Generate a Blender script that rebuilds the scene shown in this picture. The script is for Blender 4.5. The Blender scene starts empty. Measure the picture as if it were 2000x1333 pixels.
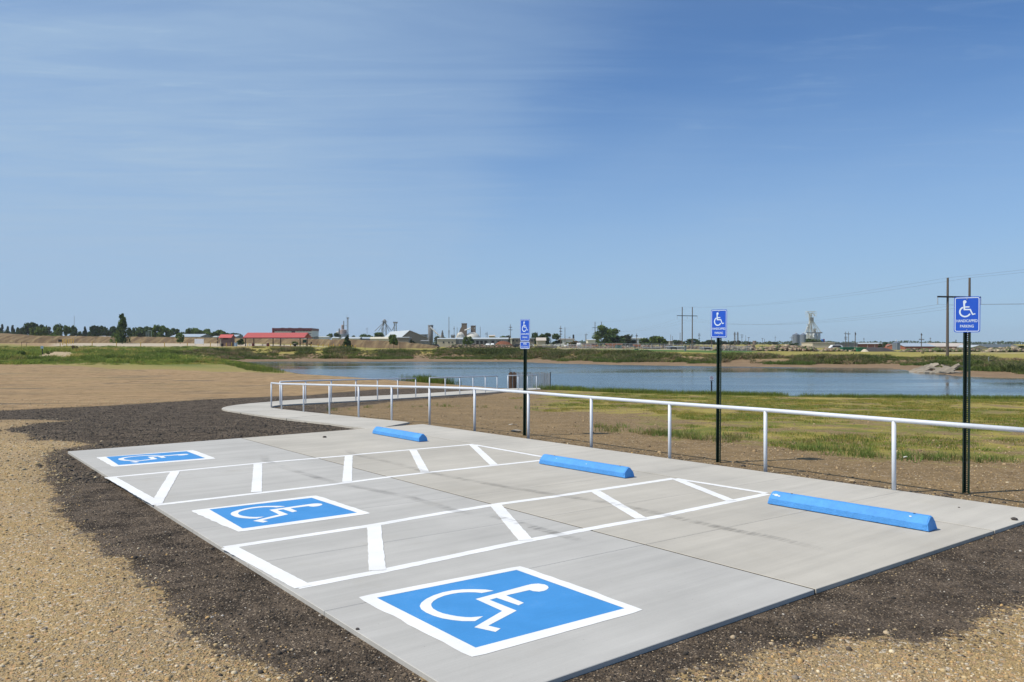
import bpy, bmesh, math, random
import numpy as np
from mathutils import Vector, Matrix, noise as mnoise
random.seed(7); rng = np.random.default_rng(7)
SC = bpy.context.scene
COL = SC.collection
# ------------------------------------------------------------------ camera
F, HY, CH = 1560.0, 672.0, 1.88          # focal length and horizon row on the 2000 px wide photo, eye height
cam = bpy.data.cameras.new('camera'); camo = bpy.data.objects.new('camera', cam); COL.objects.link(camo)
cam.sensor_width = 36; cam.lens = F / 2000 * 36; cam.shift_y = (HY - 666.5) / 2000
cam.clip_start = 0.1; cam.clip_end = 20000
camo.location = (0, 0, CH); camo.rotation_euler = (math.radians(90), 0, 0)
SC.camera = camo
# ------------------------------------------------------------------ light
SUN_EL = math.radians(53); sx, sy = -0.90, -0.25          # the sun stands to the left, a little behind the camera
SUN_AZ = math.atan2(sx, sy)                              # clockwise from +Y
sunv = Vector((math.cos(SUN_EL) * math.sin(SUN_AZ), math.cos(SUN_EL) * math.cos(SUN_AZ), math.sin(SUN_EL)))
sl = bpy.data.lights.new('sun', 'SUN'); sl.energy = 4.4; sl.angle = math.radians(0.53); sl.color = (1, 0.925, 0.80)
so = bpy.data.objects.new('sun', sl); COL.objects.link(so)
so.rotation_euler = sunv.to_track_quat('Z', 'Y').to_euler(); so.location = sunv * 50
wd = bpy.data.worlds.new('World'); SC.world = wd; wd.use_nodes = True
SC.view_settings.view_transform = 'Standard'; SC.view_settings.look = 'None'
SC.view_settings.exposure = 0; SC.view_settings.gamma = 1; SC.view_settings.use_curve_mapping = False
SC.cycles.use_denoising = True
SC.cycles.max_bounces = 6; SC.cycles.transparent_max_bounces = 12
SC.cycles.sample_clamp_indirect = 4

class NT:                                                # small node-tree helper
    def __init__(s, tree): s.t = tree; s.n = tree.nodes; s.l = tree.links
    def node(s, kind, inputs=None, **kw):
        n = s.n.new(kind)
        for k, v in kw.items(): setattr(n, k, v)
        for k, v in (inputs or {}).items(): s.put(n.inputs[k], v)
        return n
    def put(s, sock, v):
        if isinstance(v, bpy.types.NodeSocket): s.l.new(v, sock)
        elif v is not None:
            if isinstance(v, tuple) and len(v) == 3 and sock.type == 'RGBA': v = v + (1,)
            sock.default_value = v
    def math(s, op, a, b=None, c=None, clamp=False):
        n = s.n.new('ShaderNodeMath'); n.operation = op; n.use_clamp = clamp
        for i, v in enumerate((a, b, c)):
            if v is not None: s.put(n.inputs[i], v)
        return n.outputs[0]
    def mix(s, f, a, b, blend='MIX'):
        n = s.n.new('ShaderNodeMix'); n.data_type = 'RGBA'; n.blend_type = blend; n.clamp_factor = True
        s.put(n.inputs[0], f); s.put(n.inputs[6], a); s.put(n.inputs[7], b); return n.outputs[2]
    def noise(s, vec, scale, detail=3, rough=0.55, dist=0):
        n = s.node('ShaderNodeTexNoise', {'Scale': scale, 'Detail': detail, 'Roughness': rough, 'Distortion': dist})
        if vec is not None: s.l.new(vec, n.inputs['Vector'])
        return n.outputs['Fac']
    def vor(s, vec, scale, out='Distance', rand=1):
        n = s.node('ShaderNodeTexVoronoi', {'Scale': scale, 'Randomness': rand})
        if vec is not None: s.l.new(vec, n.inputs['Vector'])
        return n.outputs[out]
    def ss(s, v, a, b, lo=0.0, hi=1.0):
        n = s.node('ShaderNodeMapRange', {'Value': v, 'From Min': a, 'From Max': b, 'To Min': lo, 'To Max': hi}, interpolation_type='SMOOTHSTEP')
        return n.outputs[0]
    def lin(s, v, a, b, lo=0.0, hi=1.0):
        return s.node('ShaderNodeMapRange', {'Value': v, 'From Min': a, 'From Max': b, 'To Min': lo, 'To Max': hi}).outputs[0]
    def attr(s, name, out='Fac'): return s.node('ShaderNodeAttribute', attribute_name=name).outputs[out]
    def mapv(s, vec, scale=(1, 1, 1), rot=(0, 0, 0), loc=(0, 0, 0)):
        n = s.node('ShaderNodeMapping', {'Scale': scale, 'Rotation': rot, 'Location': loc}); s.l.new(vec, n.inputs['Vector']); return n.outputs[0]

# ---- sky: physical sky plus a thin veil of cirrus on a high plane
w = NT(wd.node_tree); w.n.clear()
sky = w.node('ShaderNodeTexSky', sky_type='NISHITA', sun_disc=False, sun_elevation=SUN_EL, sun_rotation=SUN_AZ)
sky.altitude = 900; sky.air_density = 1.0; sky.dust_density = 0.6; sky.ozone_density = 2.5
gen = w.node('ShaderNodeTexCoord').outputs['Generated']
sep = w.node('ShaderNodeSeparateXYZ'); w.l.new(gen, sep.inputs[0])
zc = w.math('MAXIMUM', sep.outputs[2], 0.03)
cx = w.math('DIVIDE', sep.outputs[0], zc); cy = w.math('DIVIDE', sep.outputs[1], zc)
pl = w.node('ShaderNodeCombineXYZ'); w.l.new(cx, pl.inputs[0]); w.l.new(cy, pl.inputs[1]); plane = pl.outputs[0]
n_big = w.noise(w.mapv(plane, (0.35, 0.16, 1), (0, 0, 0.5)), 1.0, 4, 0.5, 0.4)
n_str = w.noise(w.mapv(plane, (0.5, 2.0, 1), (0, 0, -0.45)), 1.0, 6, 0.6, 1.0)
n_fin = w.noise(w.mapv(plane, (1.2, 4.5, 1), (0, 0, 0.35)), 1.0, 6, 0.65, 1.4)
edge = w.math('ADD', w.math('MULTIPLY_ADD', cy, -0.13, 0.866), w.math('MULTIPLY_ADD', n_str, 0.75, -0.375))
veil = w.math('MULTIPLY_ADD', w.ss(w.math('SUBTRACT', edge, cx), -0.06, 0.62), 0.5, w.ss(w.math('SUBTRACT', edge, cx), -1.2, 3.2, 0.0, 0.75))
veil2 = w.ss(n_big, 0.35, 0.75)
vv = w.math('MULTIPLY', w.math('MULTIPLY_ADD', veil, 0.72, w.math('MULTIPLY', veil2, 0.30)), w.math('MULTIPLY_ADD', n_str, 1.1, 0.45))
wisp = w.math('MULTIPLY', w.ss(n_fin, 0.50, 0.78), w.ss(n_big, 0.36, 0.60))
cf = w.math('MULTIPLY', w.math('MULTIPLY_ADD', wisp, 0.26, vv), 0.74, clamp=True)
low = w.ss(sep.outputs[2], 0.0, 0.36, 0.80, 0.0)
cf = w.math('SUBTRACT', 1.0, w.math('MULTIPLY', w.math('SUBTRACT', 1.0, cf), w.math('SUBTRACT', 1.0, low)))
tone = w.node('ShaderNodeVectorMath', operation='MULTIPLY'); w.l.new(sky.outputs[0], tone.inputs[0]); tone.inputs[1].default_value = (0.61, 0.92, 1.22)   # clear, dry-air blue
skyc = w.mix(cf, tone.outputs[0], (3.6, 5.05, 6.9))
bg = w.node('ShaderNodeBackground', {'Color': skyc, 'Strength': 0.103})
out = w.node('ShaderNodeOutputWorld'); w.l.new(bg.outputs[0], out.inputs[0])

# ------------------------------------------------------------------ geometry helpers
def W(px, py, D): return Vector(((px - 1000) / F * D, D, CH - (py - HY) / F * D))
def G(px, py, z=0.0):
    D = (CH - z) * F / (py - HY); return Vector(((px - 1000) / F * D, D, z))
def zwalk(Y): return float(np.interp(Y, [17.5, 28.6, 34, 58], [0, -.45, -.55, -1.2]))
def GZ(px, py, off=0.0):
    z = 0.0
    for _ in range(25): z = 0.5 * z + 0.5 * (zwalk(G(px, py, z).y) + off)
    return G(px, py, z)
def Gw(px, py): return G(px, py, ZW)
ZW = -1.5

class MB:
    def __init__(s): s.v = []; s.f = []
    def add(s, vs, fs):
        b = len(s.v); s.v += [tuple(v) for v in vs]; s.f += [tuple(b + i for i in f) for f in fs]
    def poly(s, pts): s.add(pts, [tuple(range(len(pts)))])
    def box(s, c, size, rz=0.0):
        hx, hy, hz = size[0] / 2, size[1] / 2, size[2] / 2; ca, sa = math.cos(rz), math.sin(rz)
        vs = []
        for z in (-hz, hz):
            for x, y in ((-hx, -hy), (hx, -hy), (hx, hy), (-hx, hy)):
                vs.append((c[0] + x * ca - y * sa, c[1] + x * sa + y * ca, c[2] + z))
        s.add(vs, [(3, 2, 1, 0), (4, 5, 6, 7), (0, 1, 5, 4), (1, 2, 6, 5), (2, 3, 7, 6), (3, 0, 4, 7)])
    def bx(s, x0, x1, y0, y1, z0, z1): s.box(((x0 + x1) / 2, (y0 + y1) / 2, (z0 + z1) / 2), (abs(x1 - x0), abs(y1 - y0), abs(z1 - z0)))
    def bar(s, p0, p1, w, h=None):
        p0, p1 = Vector(p0), Vector(p1); h = h or w; d = (p1 - p0).normalized()
        up = Vector((0, 0, 1)) if abs(d.z) < 0.95 else Vector((0, 1, 0))
        a = d.cross(up).normalized() * w / 2; b = a.cross(d).normalized() * h / 2
        vs = [p + q for p in (p0, p1) for q in (-a - b, a - b, a + b, -a + b)]
        s.add(vs, [(0, 1, 2, 3), (7, 6, 5, 4), (0, 4, 5, 1), (1, 5, 6, 2), (2, 6, 7, 3), (3, 7, 4, 0)])
    def cyl(s, p0, p1, r0, r1=None, n=10, caps=True):
        p0, p1 = Vector(p0), Vector(p1); r1 = r0 if r1 is None else r1; d = (p1 - p0).normalized()
        up = Vector((0, 0, 1)) if abs(d.z) < 0.95 else Vector((0, 1, 0))
        a = d.cross(up).normalized(); b = a.cross(d).normalized(); vs = []
        for p, r in ((p0, r0), (p1, r1)):
            for i in range(n):
                t = 2 * math.pi * i / n; vs.append(p + (a * math.cos(t) + b * math.sin(t)) * r)
        fs = [(i, (i + 1) % n, n + (i + 1) % n, n + i) for i in range(n)]
        if caps: fs += [tuple(range(n - 1, -1, -1)), tuple(range(n, 2 * n))]
        s.add(vs, fs)
    def tube(s, pts, r, n=8):
        pts = [Vector(p) for p in pts]; k = len(pts); vs = []
        for i, p in enumerate(pts):
            d = (pts[min(i + 1, k - 1)] - pts[max(i - 1, 0)]).normalized()
            up = Vector((0, 0, 1)) if abs(d.z) < 0.95 else Vector((0, 1, 0))
            a = d.cross(up).normalized(); b = a.cross(d).normalized()
            for j in range(n):
                t = 2 * math.pi * j / n; vs.append(p + (a * math.cos(t) + b * math.sin(t)) * r)
        fs = [(i * n + j, i * n + (j + 1) % n, (i + 1) * n + (j + 1) % n, (i + 1) * n + j) for i in range(k - 1) for j in range(n)]
        fs += [tuple(range(n - 1, -1, -1)), tuple(range((k - 1) * n, k * n))]
        s.add(vs, fs)
    def prism(s, pts, z0, z1):                       # pts: xy polygon
        n = len(pts); vs = [(p[0], p[1], z0) for p in pts] + [(p[0], p[1], z1) for p in pts]
        s.add(vs, [tuple(range(n - 1, -1, -1)), tuple(range(n, 2 * n))] + [(i, (i + 1) % n, n + (i + 1) % n, n + i) for i in range(n)])
    def extrude(s, prof, y0, y1):                    # prof: xz polygon swept along y
        n = len(prof); vs = [(p[0], y0, p[1]) for p in prof] + [(p[0], y1, p[1]) for p in prof]
        s.add(vs, [tuple(range(n)), tuple(range(2 * n - 1, n - 1, -1))] + [(i, n + i, n + (i + 1) % n, (i + 1) % n) for i in range(n)])
    def loft(s, rings, closed=True, cap=True):
        k = len(rings[0]); vs = [p for r in rings for p in r]; fs = []
        for i in range(len(rings) - 1):
            for j in range(k if closed else k - 1):
                fs.append((i * k + j, i * k + (j + 1) % k, (i + 1) * k + (j + 1) % k, (i + 1) * k + j))
        if cap: fs += [tuple(range(k - 1, -1, -1)), tuple(range((len(rings) - 1) * k, len(rings) * k))]
        s.add(vs, fs)
    def dome(s, c, r, h, n=24, m=7, a0=0.0):
        rings = []
        for i in range(m):
            t = a0 + (math.pi / 2 - 0.02 - a0) * i / (m - 1)
            rings.append([(c[0] + r * math.cos(t) * math.cos(2 * math.pi * j / n), c[1] + r * math.cos(t) * math.sin(2 * math.pi * j / n), c[2] + h * math.sin(t)) for j in range(n)])
        s.loft(rings)
    def mesh(s, name, origin=(0, 0, 0), smooth=False, fix=True):
        me = bpy.data.meshes.new(name); o = Vector(origin)
        me.from_pydata([Vector(v) - o for v in s.v], [], s.f)
        if fix:
            bm = bmesh.new(); bm.from_mesh(me); bmesh.ops.recalc_face_normals(bm, faces=bm.faces); bm.to_mesh(me); bm.free()
        if smooth:
            for p in me.polygons: p.use_smooth = True
        me.update(); return me

def tag(o, label=None, cat=None, group=None, kind=None):
    if label: o['label'] = label
    if cat: o['category'] = cat
    if group: o['group'] = group
    if kind: o['kind'] = kind
    return o
def link(o, parent=None):
    COL.objects.link(o)
    if parent is not None: o.parent = parent
    return o
def thing(name, loc, label, cat, group=None, rz=0.0):
    o = bpy.data.objects.new(name, None); o.empty_display_size = 0.2; link(o); o.location = loc; o.rotation_euler = (0, 0, rz)
    return tag(o, label, cat, group)
def wloc(o):
    v = Vector(o.location)
    while o.parent: o = o.parent; v += Vector(o.location)
    return v
def part(name, mb, mat, root, smooth=False, local=False, label=None):   # local: mb is in the root's own axes; else in world axes (root unrotated)
    base = (0, 0, 0) if local or root is None else wloc(root)
    o = bpy.data.objects.new(name, mb.mesh(name, base, smooth)); o.data.materials.append(mat); link(o, root)
    if label: o['label'] = label
    return o
def single(name, mb, mat, label, cat, group=None, smooth=False, origin=None):
    og = Vector(origin) if origin is not None else sum((Vector(v) for v in mb.v), Vector()) / len(mb.v)
    o = bpy.data.objects.new(name, mb.mesh(name, og, smooth)); o.location = og; o.data.materials.append(mat); link(o)
    return tag(o, label, cat, group)
def copy_tree(o, parent=None):
    c = o.copy(); COL.objects.link(c)
    if parent is not None: c.parent = parent
    for ch in list(o.children): copy_tree(ch, c)
    return c
def fast_mesh(name, V, Fa, mat, colors=None, smooth=False):            # big meshes from numpy: V (n,3), Fa (m,k)
    me = bpy.data.meshes.new(name); n, (m, k) = len(V), Fa.shape
    me.vertices.add(n); me.vertices.foreach_set('co', np.ascontiguousarray(V, dtype=np.float32).ravel())
    me.loops.add(m * k); me.loops.foreach_set('vertex_index', np.ascontiguousarray(Fa, dtype=np.int32).ravel())
    me.polygons.add(m); me.polygons.foreach_set('loop_start', np.arange(0, m * k, k, dtype=np.int32))
    if smooth: me.polygons.foreach_set('use_smooth', np.ones(m, dtype=bool))
    me.update(calc_edges=True)
    if colors is not None:
        a = me.color_attributes.new('tint', 'FLOAT_COLOR', 'POINT')
        a.data.foreach_set('color', np.ascontiguousarray(np.c_[colors, np.ones(n)], dtype=np.float32).ravel())
    me.materials.append(mat); return me
def scatter(name, T, TF, pos, scale, rot, mat, col, lean=None):        # copies of template T at pos with z-rotation; one mesh
    n, t = len(pos), len(T); c, s_ = np.cos(rot)[:, None], np.sin(rot)[:, None]
    sc = np.asarray(scale); sc = sc if sc.ndim == 2 else np.repeat(sc[:, None], 3, 1)
    X = T[None, :, 0] * sc[:, :1]; Y = T[None, :, 1] * sc[:, 1:2]; Z = T[None, :, 2] * sc[:, 2:3]
    V = np.stack([X * c - Y * s_, X * s_ + Y * c, Z], -1) + pos[:, None, :]
    Fa = (TF[None] + (np.arange(n) * t)[:, None, None]).reshape(-1, TF.shape[1])
    return fast_mesh(name, V.reshape(-1, 3), Fa, mat, np.repeat(col, t, 0))
def stuff(name, me, label, cat):
    o = bpy.data.objects.new(name, me); link(o); return tag(o, label, cat, kind='stuff')

# value noise for numpy
def vnoise(x, y, seed=0):
    xi, yi = np.floor(x).astype(np.int64), np.floor(y).astype(np.int64); xf, yf = x - xi, y - yi
    def h(a, b):
        n = (a * 374761393 + b * 668265263 + seed * 982451653) & 0xffffffff
        n = ((n ^ (n >> 13)) * 1274126177) & 0xffffffff
        return ((n ^ (n >> 16)) & 0xffff) / 65535.0
    u, v = xf * xf * (3 - 2 * xf), yf * yf * (3 - 2 * yf)
    return (h(xi, yi) * (1 - u) + h(xi + 1, yi) * u) * (1 - v) + (h(xi, yi + 1) * (1 - u) + h(xi + 1, yi + 1) * u) * v
def fbm(x, y, seed=0, oct=4):
    r = 0; a = 0.5
    for i in range(oct): r = r + a * vnoise(x * 2 ** i, y * 2 ** i, seed + i); a *= 0.5
    return r / (1 - 0.5 ** oct)
def sdf(poly, X, Y):                                     # signed distance, positive inside
    P = np.array([(p[0], p[1]) for p in poly]); n = len(P); d = np.full(X.shape, 1e18); ins = np.zeros(X.shape, bool)
    for i in range(n):
        a, b = P[i], P[(i + 1) % n]; e = b - a; L = e @ e + 1e-12
        t = np.clip(((X - a[0]) * e[0] + (Y - a[1]) * e[1]) / L, 0, 1)
        d = np.minimum(d, (X - a[0] - t * e[0]) ** 2 + (Y - a[1] - t * e[1]) ** 2)
        if a[1] != b[1]:
            ins ^= ((a[1] > Y) != (b[1] > Y)) & (X < (b[0] - a[0]) * (Y - a[1]) / (b[1] - a[1]) + a[0])
    d = np.sqrt(d); return np.where(ins, d, -d)
def pdist(line, X, Y):
    P = np.array([(p[0], p[1]) for p in line]); d = np.full(X.shape, 1e18)
    for a, b in zip(P[:-1], P[1:]):
        e = b - a; t = np.clip(((X - a[0]) * e[0] + (Y - a[1]) * e[1]) / (e @ e + 1e-12), 0, 1)
        d = np.minimum(d, (X - a[0] - t * e[0]) ** 2 + (Y - a[1] - t * e[1]) ** 2)
    return np.sqrt(d)
def sstep(x, a, b): t = np.clip((x - a) / (b - a), 0, 1); return t * t * (3 - 2 * t)

# ------------------------------------------------------------------ materials
def material(name, col, rough=0.8, var=0.18, vscale=3.0, bump=0.15, bscale=None, metallic=0.0, spec=0.4, tint=False, objvar=0.0, stretch=(1, 1, 1)):
    m = bpy.data.materials.new(name); m.use_nodes = True; t = NT(m.node_tree); b = t.n['Principled BSDF']
    co = t.mapv(t.node('ShaderNodeTexCoord').outputs['Object'], stretch)
    n = t.noise(co, vscale, 5, 0.6); n2 = t.noise(co, vscale * 9, 3, 0.6)
    fac = t.math('MULTIPLY_ADD', n, 0.65, t.math('MULTIPLY', n2, 0.35))
    base = t.attr('tint', 'Color') if tint else None
    v = t.lin(fac, 0.25, 0.75, 1 - var, 1 + var)
    if objvar: v = t.math('MULTIPLY', v, t.lin(t.node('ShaderNodeObjectInfo').outputs['Random'], 0, 1, 1 - objvar, 1 + objvar))
    mul = t.node('ShaderNodeVectorMath', operation='SCALE')
    t.put(mul.inputs[0], base if tint else tuple(col)); t.put(mul.inputs['Scale'], v)
    t.l.new(mul.outputs[0], b.inputs['Base Color'])
    b.inputs['Roughness'].default_value = rough; b.inputs['Metallic'].default_value = metallic; b.inputs['Specular IOR Level'].default_value = spec
    if bump:
        bn = t.node('ShaderNodeBump', {'Strength': bump, 'Distance': 0.02, 'Height': t.noise(co, bscale or vscale * 12, 4, 0.6)}); t.l.new(bn.outputs[0], b.inputs['Normal'])
    return m
def leafmat(name, tint=True, col=(0.07, 0.11, 0.03), objvar=0.25, trans=0.3):
    m = bpy.data.materials.new(name); m.use_nodes = True; t = NT(m.node_tree); t.n.clear()
    base = t.attr('tint', 'Color') if tint else t.node('ShaderNodeRGB').outputs[0]
    if not tint: base.default_value = tuple(col) + (1,)
    r = t.node('ShaderNodeObjectInfo').outputs['Random']
    pos = t.node('ShaderNodeTexCoord').outputs['Object']
    v = t.math('MULTIPLY', t.lin(r, 0, 1, 1 - objvar, 1 + objvar), t.lin(t.noise(pos, 3.0, 3), 0.3, 0.7, 0.85, 1.15))
    mul = t.node('ShaderNodeVectorMath', operation='SCALE'); t.put(mul.inputs[0], base); t.put(mul.inputs['Scale'], v)
    d = t.node('ShaderNodeBsdfDiffuse', {'Color': mul.outputs[0]}); tr = t.node('ShaderNodeBsdfTranslucent', {'Color': mul.outputs[0]})
    mx = t.node('ShaderNodeMixShader', {0: trans}); t.l.new(d.outputs[0], mx.inputs[1]); t.l.new(tr.outputs[0], mx.inputs[2])
    o = t.node('ShaderNodeOutputMaterial'); t.l.new(mx.outputs[0], o.inputs[0]); return m

AANG = math.radians(38.5)                                # direction of the parking stalls on the ground
def concrete(name, col, warm=0.0):
    m = bpy.data.materials.new(name); m.use_nodes = True; t = NT(m.node_tree); b = t.n['Principled BSDF']
    pos = t.node('ShaderNodeNewGeometry').outputs['Position']
    al = t.mapv(pos, (1, 1, 1), (0, 0, -AANG))           # x along the broom strokes
    broom = t.noise(t.mapv(al, (0.9, 120, 1)), 1.0, 4, 0.65)
    streak = t.noise(t.mapv(al, (0.35, 5.5, 1)), 1.0, 5, 0.6)
    blot = t.noise(pos, 0.55, 5, 0.6); speck = t.noise(pos, 55, 3, 0.7); fine = t.noise(pos, 240, 2, 0.6)
    f = t.math('ADD', t.math('MULTIPLY', blot, 0.46), t.math('ADD', t.math('MULTIPLY', streak, 0.32), t.math('ADD', t.math('MULTIPLY', broom, 0.16), t.math('ADD', t.math('MULTIPLY', speck, 0.10), t.math('MULTIPLY', fine, 0.08)))))
    v = t.lin(f, 0.40, 0.72, 0.80, 1.16)
    mul = t.node('ShaderNodeVectorMath', operation='SCALE'); t.put(mul.inputs[0], tuple(col)); t.put(mul.inputs['Scale'], v)
    c = t.mix(t.ss(t.noise(pos, 1.3, 5, 0.7), 0.55, 0.8, 0, 0.35), mul.outputs[0], (col[0] * 0.82, col[1] * 0.77, col[2] * 0.66))
    pit = t.vor(pos, 9.0); c = t.mix(t.ss(pit, 0.012, 0.05, 0.55, 0), c, (0.09, 0.08, 0.07))
    t.l.new(c, b.inputs['Base Color']); b.inputs['Roughness'].default_value = 0.85; b.inputs['Specular IOR Level'].default_value = 0.25
    h = t.math('ADD', t.math('MULTIPLY', broom, 0.6), t.math('MULTIPLY', fine, 0.5))
    bn = t.node('ShaderNodeBump', {'Strength': 0.22, 'Distance': 0.004, 'Height': h}); t.l.new(bn.outputs[0], b.inputs['Normal'])
    return m
def paint(name, col, worn=0.35):
    m = bpy.data.materials.new(name); m.use_nodes = True; t = NT(m.node_tree); b = t.n['Principled BSDF']
    pos = t.node('ShaderNodeNewGeometry').outputs['Position']; al = t.mapv(pos, (1, 1, 1), (0, 0, -AANG))
    broom = t.noise(t.mapv(al, (1.2, 130, 1)), 1.0, 3, 0.6); bl = t.noise(pos, 2.2, 5, 0.6); sp = t.noise(pos, 130, 2, 0.7)
    f = t.math('ADD', t.math('MULTIPLY', bl, 0.55), t.math('ADD', t.math('MULTIPLY', broom, 0.25), t.math('MULTIPLY', sp, 0.2)))
    mul = t.node('ShaderNodeVectorMath', operation='SCALE'); t.put(mul.inputs[0], tuple(col)); t.put(mul.inputs['Scale'], t.lin(f, 0.3, 0.7, 0.84, 1.12))
    wear = t.math('MULTIPLY', t.ss(t.math('ADD', sp, t.math('MULTIPLY', bl, 0.5)), 0.87, 1.02), worn)
    c = t.mix(wear, mul.outputs[0], (0.40, 0.39, 0.37)); t.l.new(c, b.inputs['Base Color'])
    b.inputs['Roughness'].default_value = 0.62; b.inputs['Specular IOR Level'].default_value = 0.3
    bn = t.node('ShaderNodeBump', {'Strength': 0.2, 'Distance': 0.003, 'Height': t.math('ADD', broom, sp)}); t.l.new(bn.outputs[0], b.inputs['Normal'])
    return m

M = {}
M['conc_a'] = concrete('grey_broomed_concrete', (0.445, 0.435, 0.41)); M['conc_b'] = concrete('beige_broomed_concrete', (0.452, 0.425, 0.372)); M['conc_c'] = concrete('pale_broomed_concrete', (0.475, 0.45, 0.40))
M['subbase'] = material('dark_joint_filler', (0.05, 0.042, 0.028), 0.95)
M['white'] = paint('white_road_paint', (0.80, 0.80, 0.79), 0.55); M['blue'] = paint('blue_road_paint', (0.055, 0.265, 0.60), 0.45)
M['stopblue'] = material('blue_block_paint', (0.075, 0.30, 0.70), 0.6, 0.20, 5, 0.5, 70)
M['chip'] = material('bare_concrete_chip', (0.6, 0.66, 0.7), 0.9); M['dark'] = material('dark_steel', (0.02, 0.02, 0.022), 0.6)
M['rail'] = material('white_rail_paint', (0.62, 0.66, 0.72), 0.4, 0.10, 3, 0.06, spec=0.5)
M['green_post'] = material('dark_green_post_paint', (0.006, 0.021, 0.013), 0.4, 0.15, 4, 0.05)
M['signblue'] = material('blue_sign_sheeting', (0.012, 0.085, 0.52), 0.35, 0.06, 5, 0.02, spec=0.5); M['signwhite'] = material('white_sign_sheeting', (0.62, 0.72, 0.82), 0.4, 0.05, 5, 0.02)
M['alu'] = material('bare_aluminium', (0.55, 0.57, 0.6), 0.35, 0.08, 4, 0.05, metallic=0.8); M['galv'] = material('galvanised_steel', (0.42, 0.44, 0.46), 0.5, 0.15, 2, 0.05, metallic=0.4)
M['signred'] = material('red_sign_print', (0.45, 0.05, 0.06), 0.5)
M['picket'] = material('weathered_wood_lath', (0.36, 0.33, 0.30), 0.9, 0.25, 5, 0.3, objvar=0.25); M['picket_red'] = material('brown_stained_lath', (0.19, 0.125, 0.085), 0.9, 0.25, 5, 0.3, objvar=0.35)
M['wood'] = material('weathered_pole_wood', (0.13, 0.105, 0.085), 0.95, 0.2, 1.5, 0.2, stretch=(1, 1, 0.1)); M['wire'] = material('dark_cable', (0.16, 0.17, 0.19), 0.6)
M['yellow'] = material('yellow_bollard_paint', (0.62, 0.38, 0.04), 0.6); M['redroof'] = material('faded_red_metal_roof', (0.52, 0.115, 0.10), 0.5, 0.08, 1.0, 0.05)
M['brown'] = material('brown_block_wall', (0.20, 0.13, 0.11), 0.9); M['tan'] = material('tan_metal_siding', (0.50, 0.44, 0.34), 0.7, 0.1, 0.4); M['cream'] = material('cream_siding', (0.62, 0.58, 0.46), 0.7, 0.1, 0.4)
M['whitewall'] = material('white_metal_siding', (0.68, 0.70, 0.70), 0.6, 0.1, 0.4); M['greywall'] = material('grey_siding', (0.22, 0.225, 0.23), 0.7, 0.12, 0.4); M['taupe'] = material('taupe_siding', (0.22, 0.195, 0.165), 0.7, 0.1, 0.4)
M['whiteroof'] = material('pale_metal_roof', (0.46, 0.50, 0.52), 0.45, 0.10, 0.5); M['blueroof'] = material('blue_grey_metal_roof', (0.38, 0.44, 0.50), 0.45, 0.12, 0.3); M['tanroof'] = material('rust_streaked_roof', (0.52, 0.46, 0.40), 0.6, 0.25, 0.25)
M['slate'] = material('dark_slate_roof', (0.10, 0.12, 0.13), 0.7); M['maroon'] = material('maroon_fascia', (0.13, 0.022, 0.028), 0.5, 0.08, 0.4); M['maroon_lit'] = material('maroon_painted_sunlit', (0.30, 0.05, 0.05), 0.5)  # end panel: fascia maroon with sunlight put into its colour
M['glass'] = material('dark_window_glass', (0.03, 0.035, 0.045), 0.12, 0.05, 1, 0.0, spec=0.6); M['redbrown'] = material('red_brown_siding', (0.26, 0.095, 0.06), 0.8, 0.2, 0.3)
M['silo'] = material('stained_concrete_silo', (0.15, 0.15, 0.155), 0.9, 0.2, 0.3); M['silobrown'] = material('stained_brown_concrete', (0.20, 0.155, 0.125), 0.9, 0.2, 0.3); M['dome'] = material('dirty_white_dome', (0.55, 0.54, 0.50), 0.7, 0.22, 0.25)
M['binsteel'] = material('corrugated_bin_steel', (0.22, 0.25, 0.30), 0.4, 0.1, 0.4, 0.1, metallic=0.5); M['steel'] = material('grey_lattice_steel', (0.22, 0.235, 0.25), 0.6, 0.2, 0.6); M['palesteel'] = material('pale_lattice_steel', (0.62, 0.62, 0.58), 0.6, 0.2, 0.6); M['whitepipe'] = material('white_spout_paint', (0.72, 0.73, 0.74), 0.5, 0.1, 0.5)
M['pinkbin'] = material('pinkish_weathered_bin', (0.34, 0.27, 0.26), 0.8, 0.25, 0.3)
M['rust'] = material('rusty_sheet_steel', (0.17, 0.062, 0.03), 0.9, 0.35, 0.8); M['orange'] = material('orange_hopper_paint', (0.52, 0.15, 0.035), 0.7, 0.3, 0.6); M['dumpgreen'] = material('green_dumpster_paint', (0.03, 0.17, 0.09), 0.6, 0.2, 0.6)
M['black'] = material('black_plastic', (0.012, 0.012, 0.014), 0.5); M['white_car'] = material('white_vehicle_paint', (0.78, 0.79, 0.8), 0.3, 0.04); M['dark_car'] = material('dark_vehicle_paint', (0.03, 0.035, 0.05), 0.3, 0.04); M['tyre'] = material('black_rubber', (0.015, 0.015, 0.015), 0.9)
M['bluebin'] = material('pale_blue_plastic', (0.30, 0.42, 0.52), 0.5); M['green_bin'] = material('green_bin_paint', (0.02, 0.12, 0.10), 0.5)
M['slab'] = material('broken_concrete_slab', (0.27, 0.235, 0.185), 0.95, 0.22, 1.2, 0.4, 12, objvar=0.2); M['rock'] = material('dark_stone', (0.07, 0.06, 0.055), 0.9, 0.3, 20); M['paper'] = material('white_paper_scrap', (0.75, 0.74, 0.7), 0.8, 0.05, 10, 0.1)
M['bark'] = material('grey_brown_bark', (0.10, 0.08, 0.06), 0.95, 0.3, 2); M['leaf'] = leafmat('tree_leaves', True, objvar=0.18); M['grass'] = leafmat('grass_blades', True, objvar=0.0, trans=0.4)
M['stones'] = material('loose_stones', (1, 1, 1), 0.9, 0.12, 60, 0.2, 200, tint=True); M['mound'] = material('dark_millings_heap', (0.055, 0.05, 0.05), 0.95, 0.3, 1.0, 0.5, 6)
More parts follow.
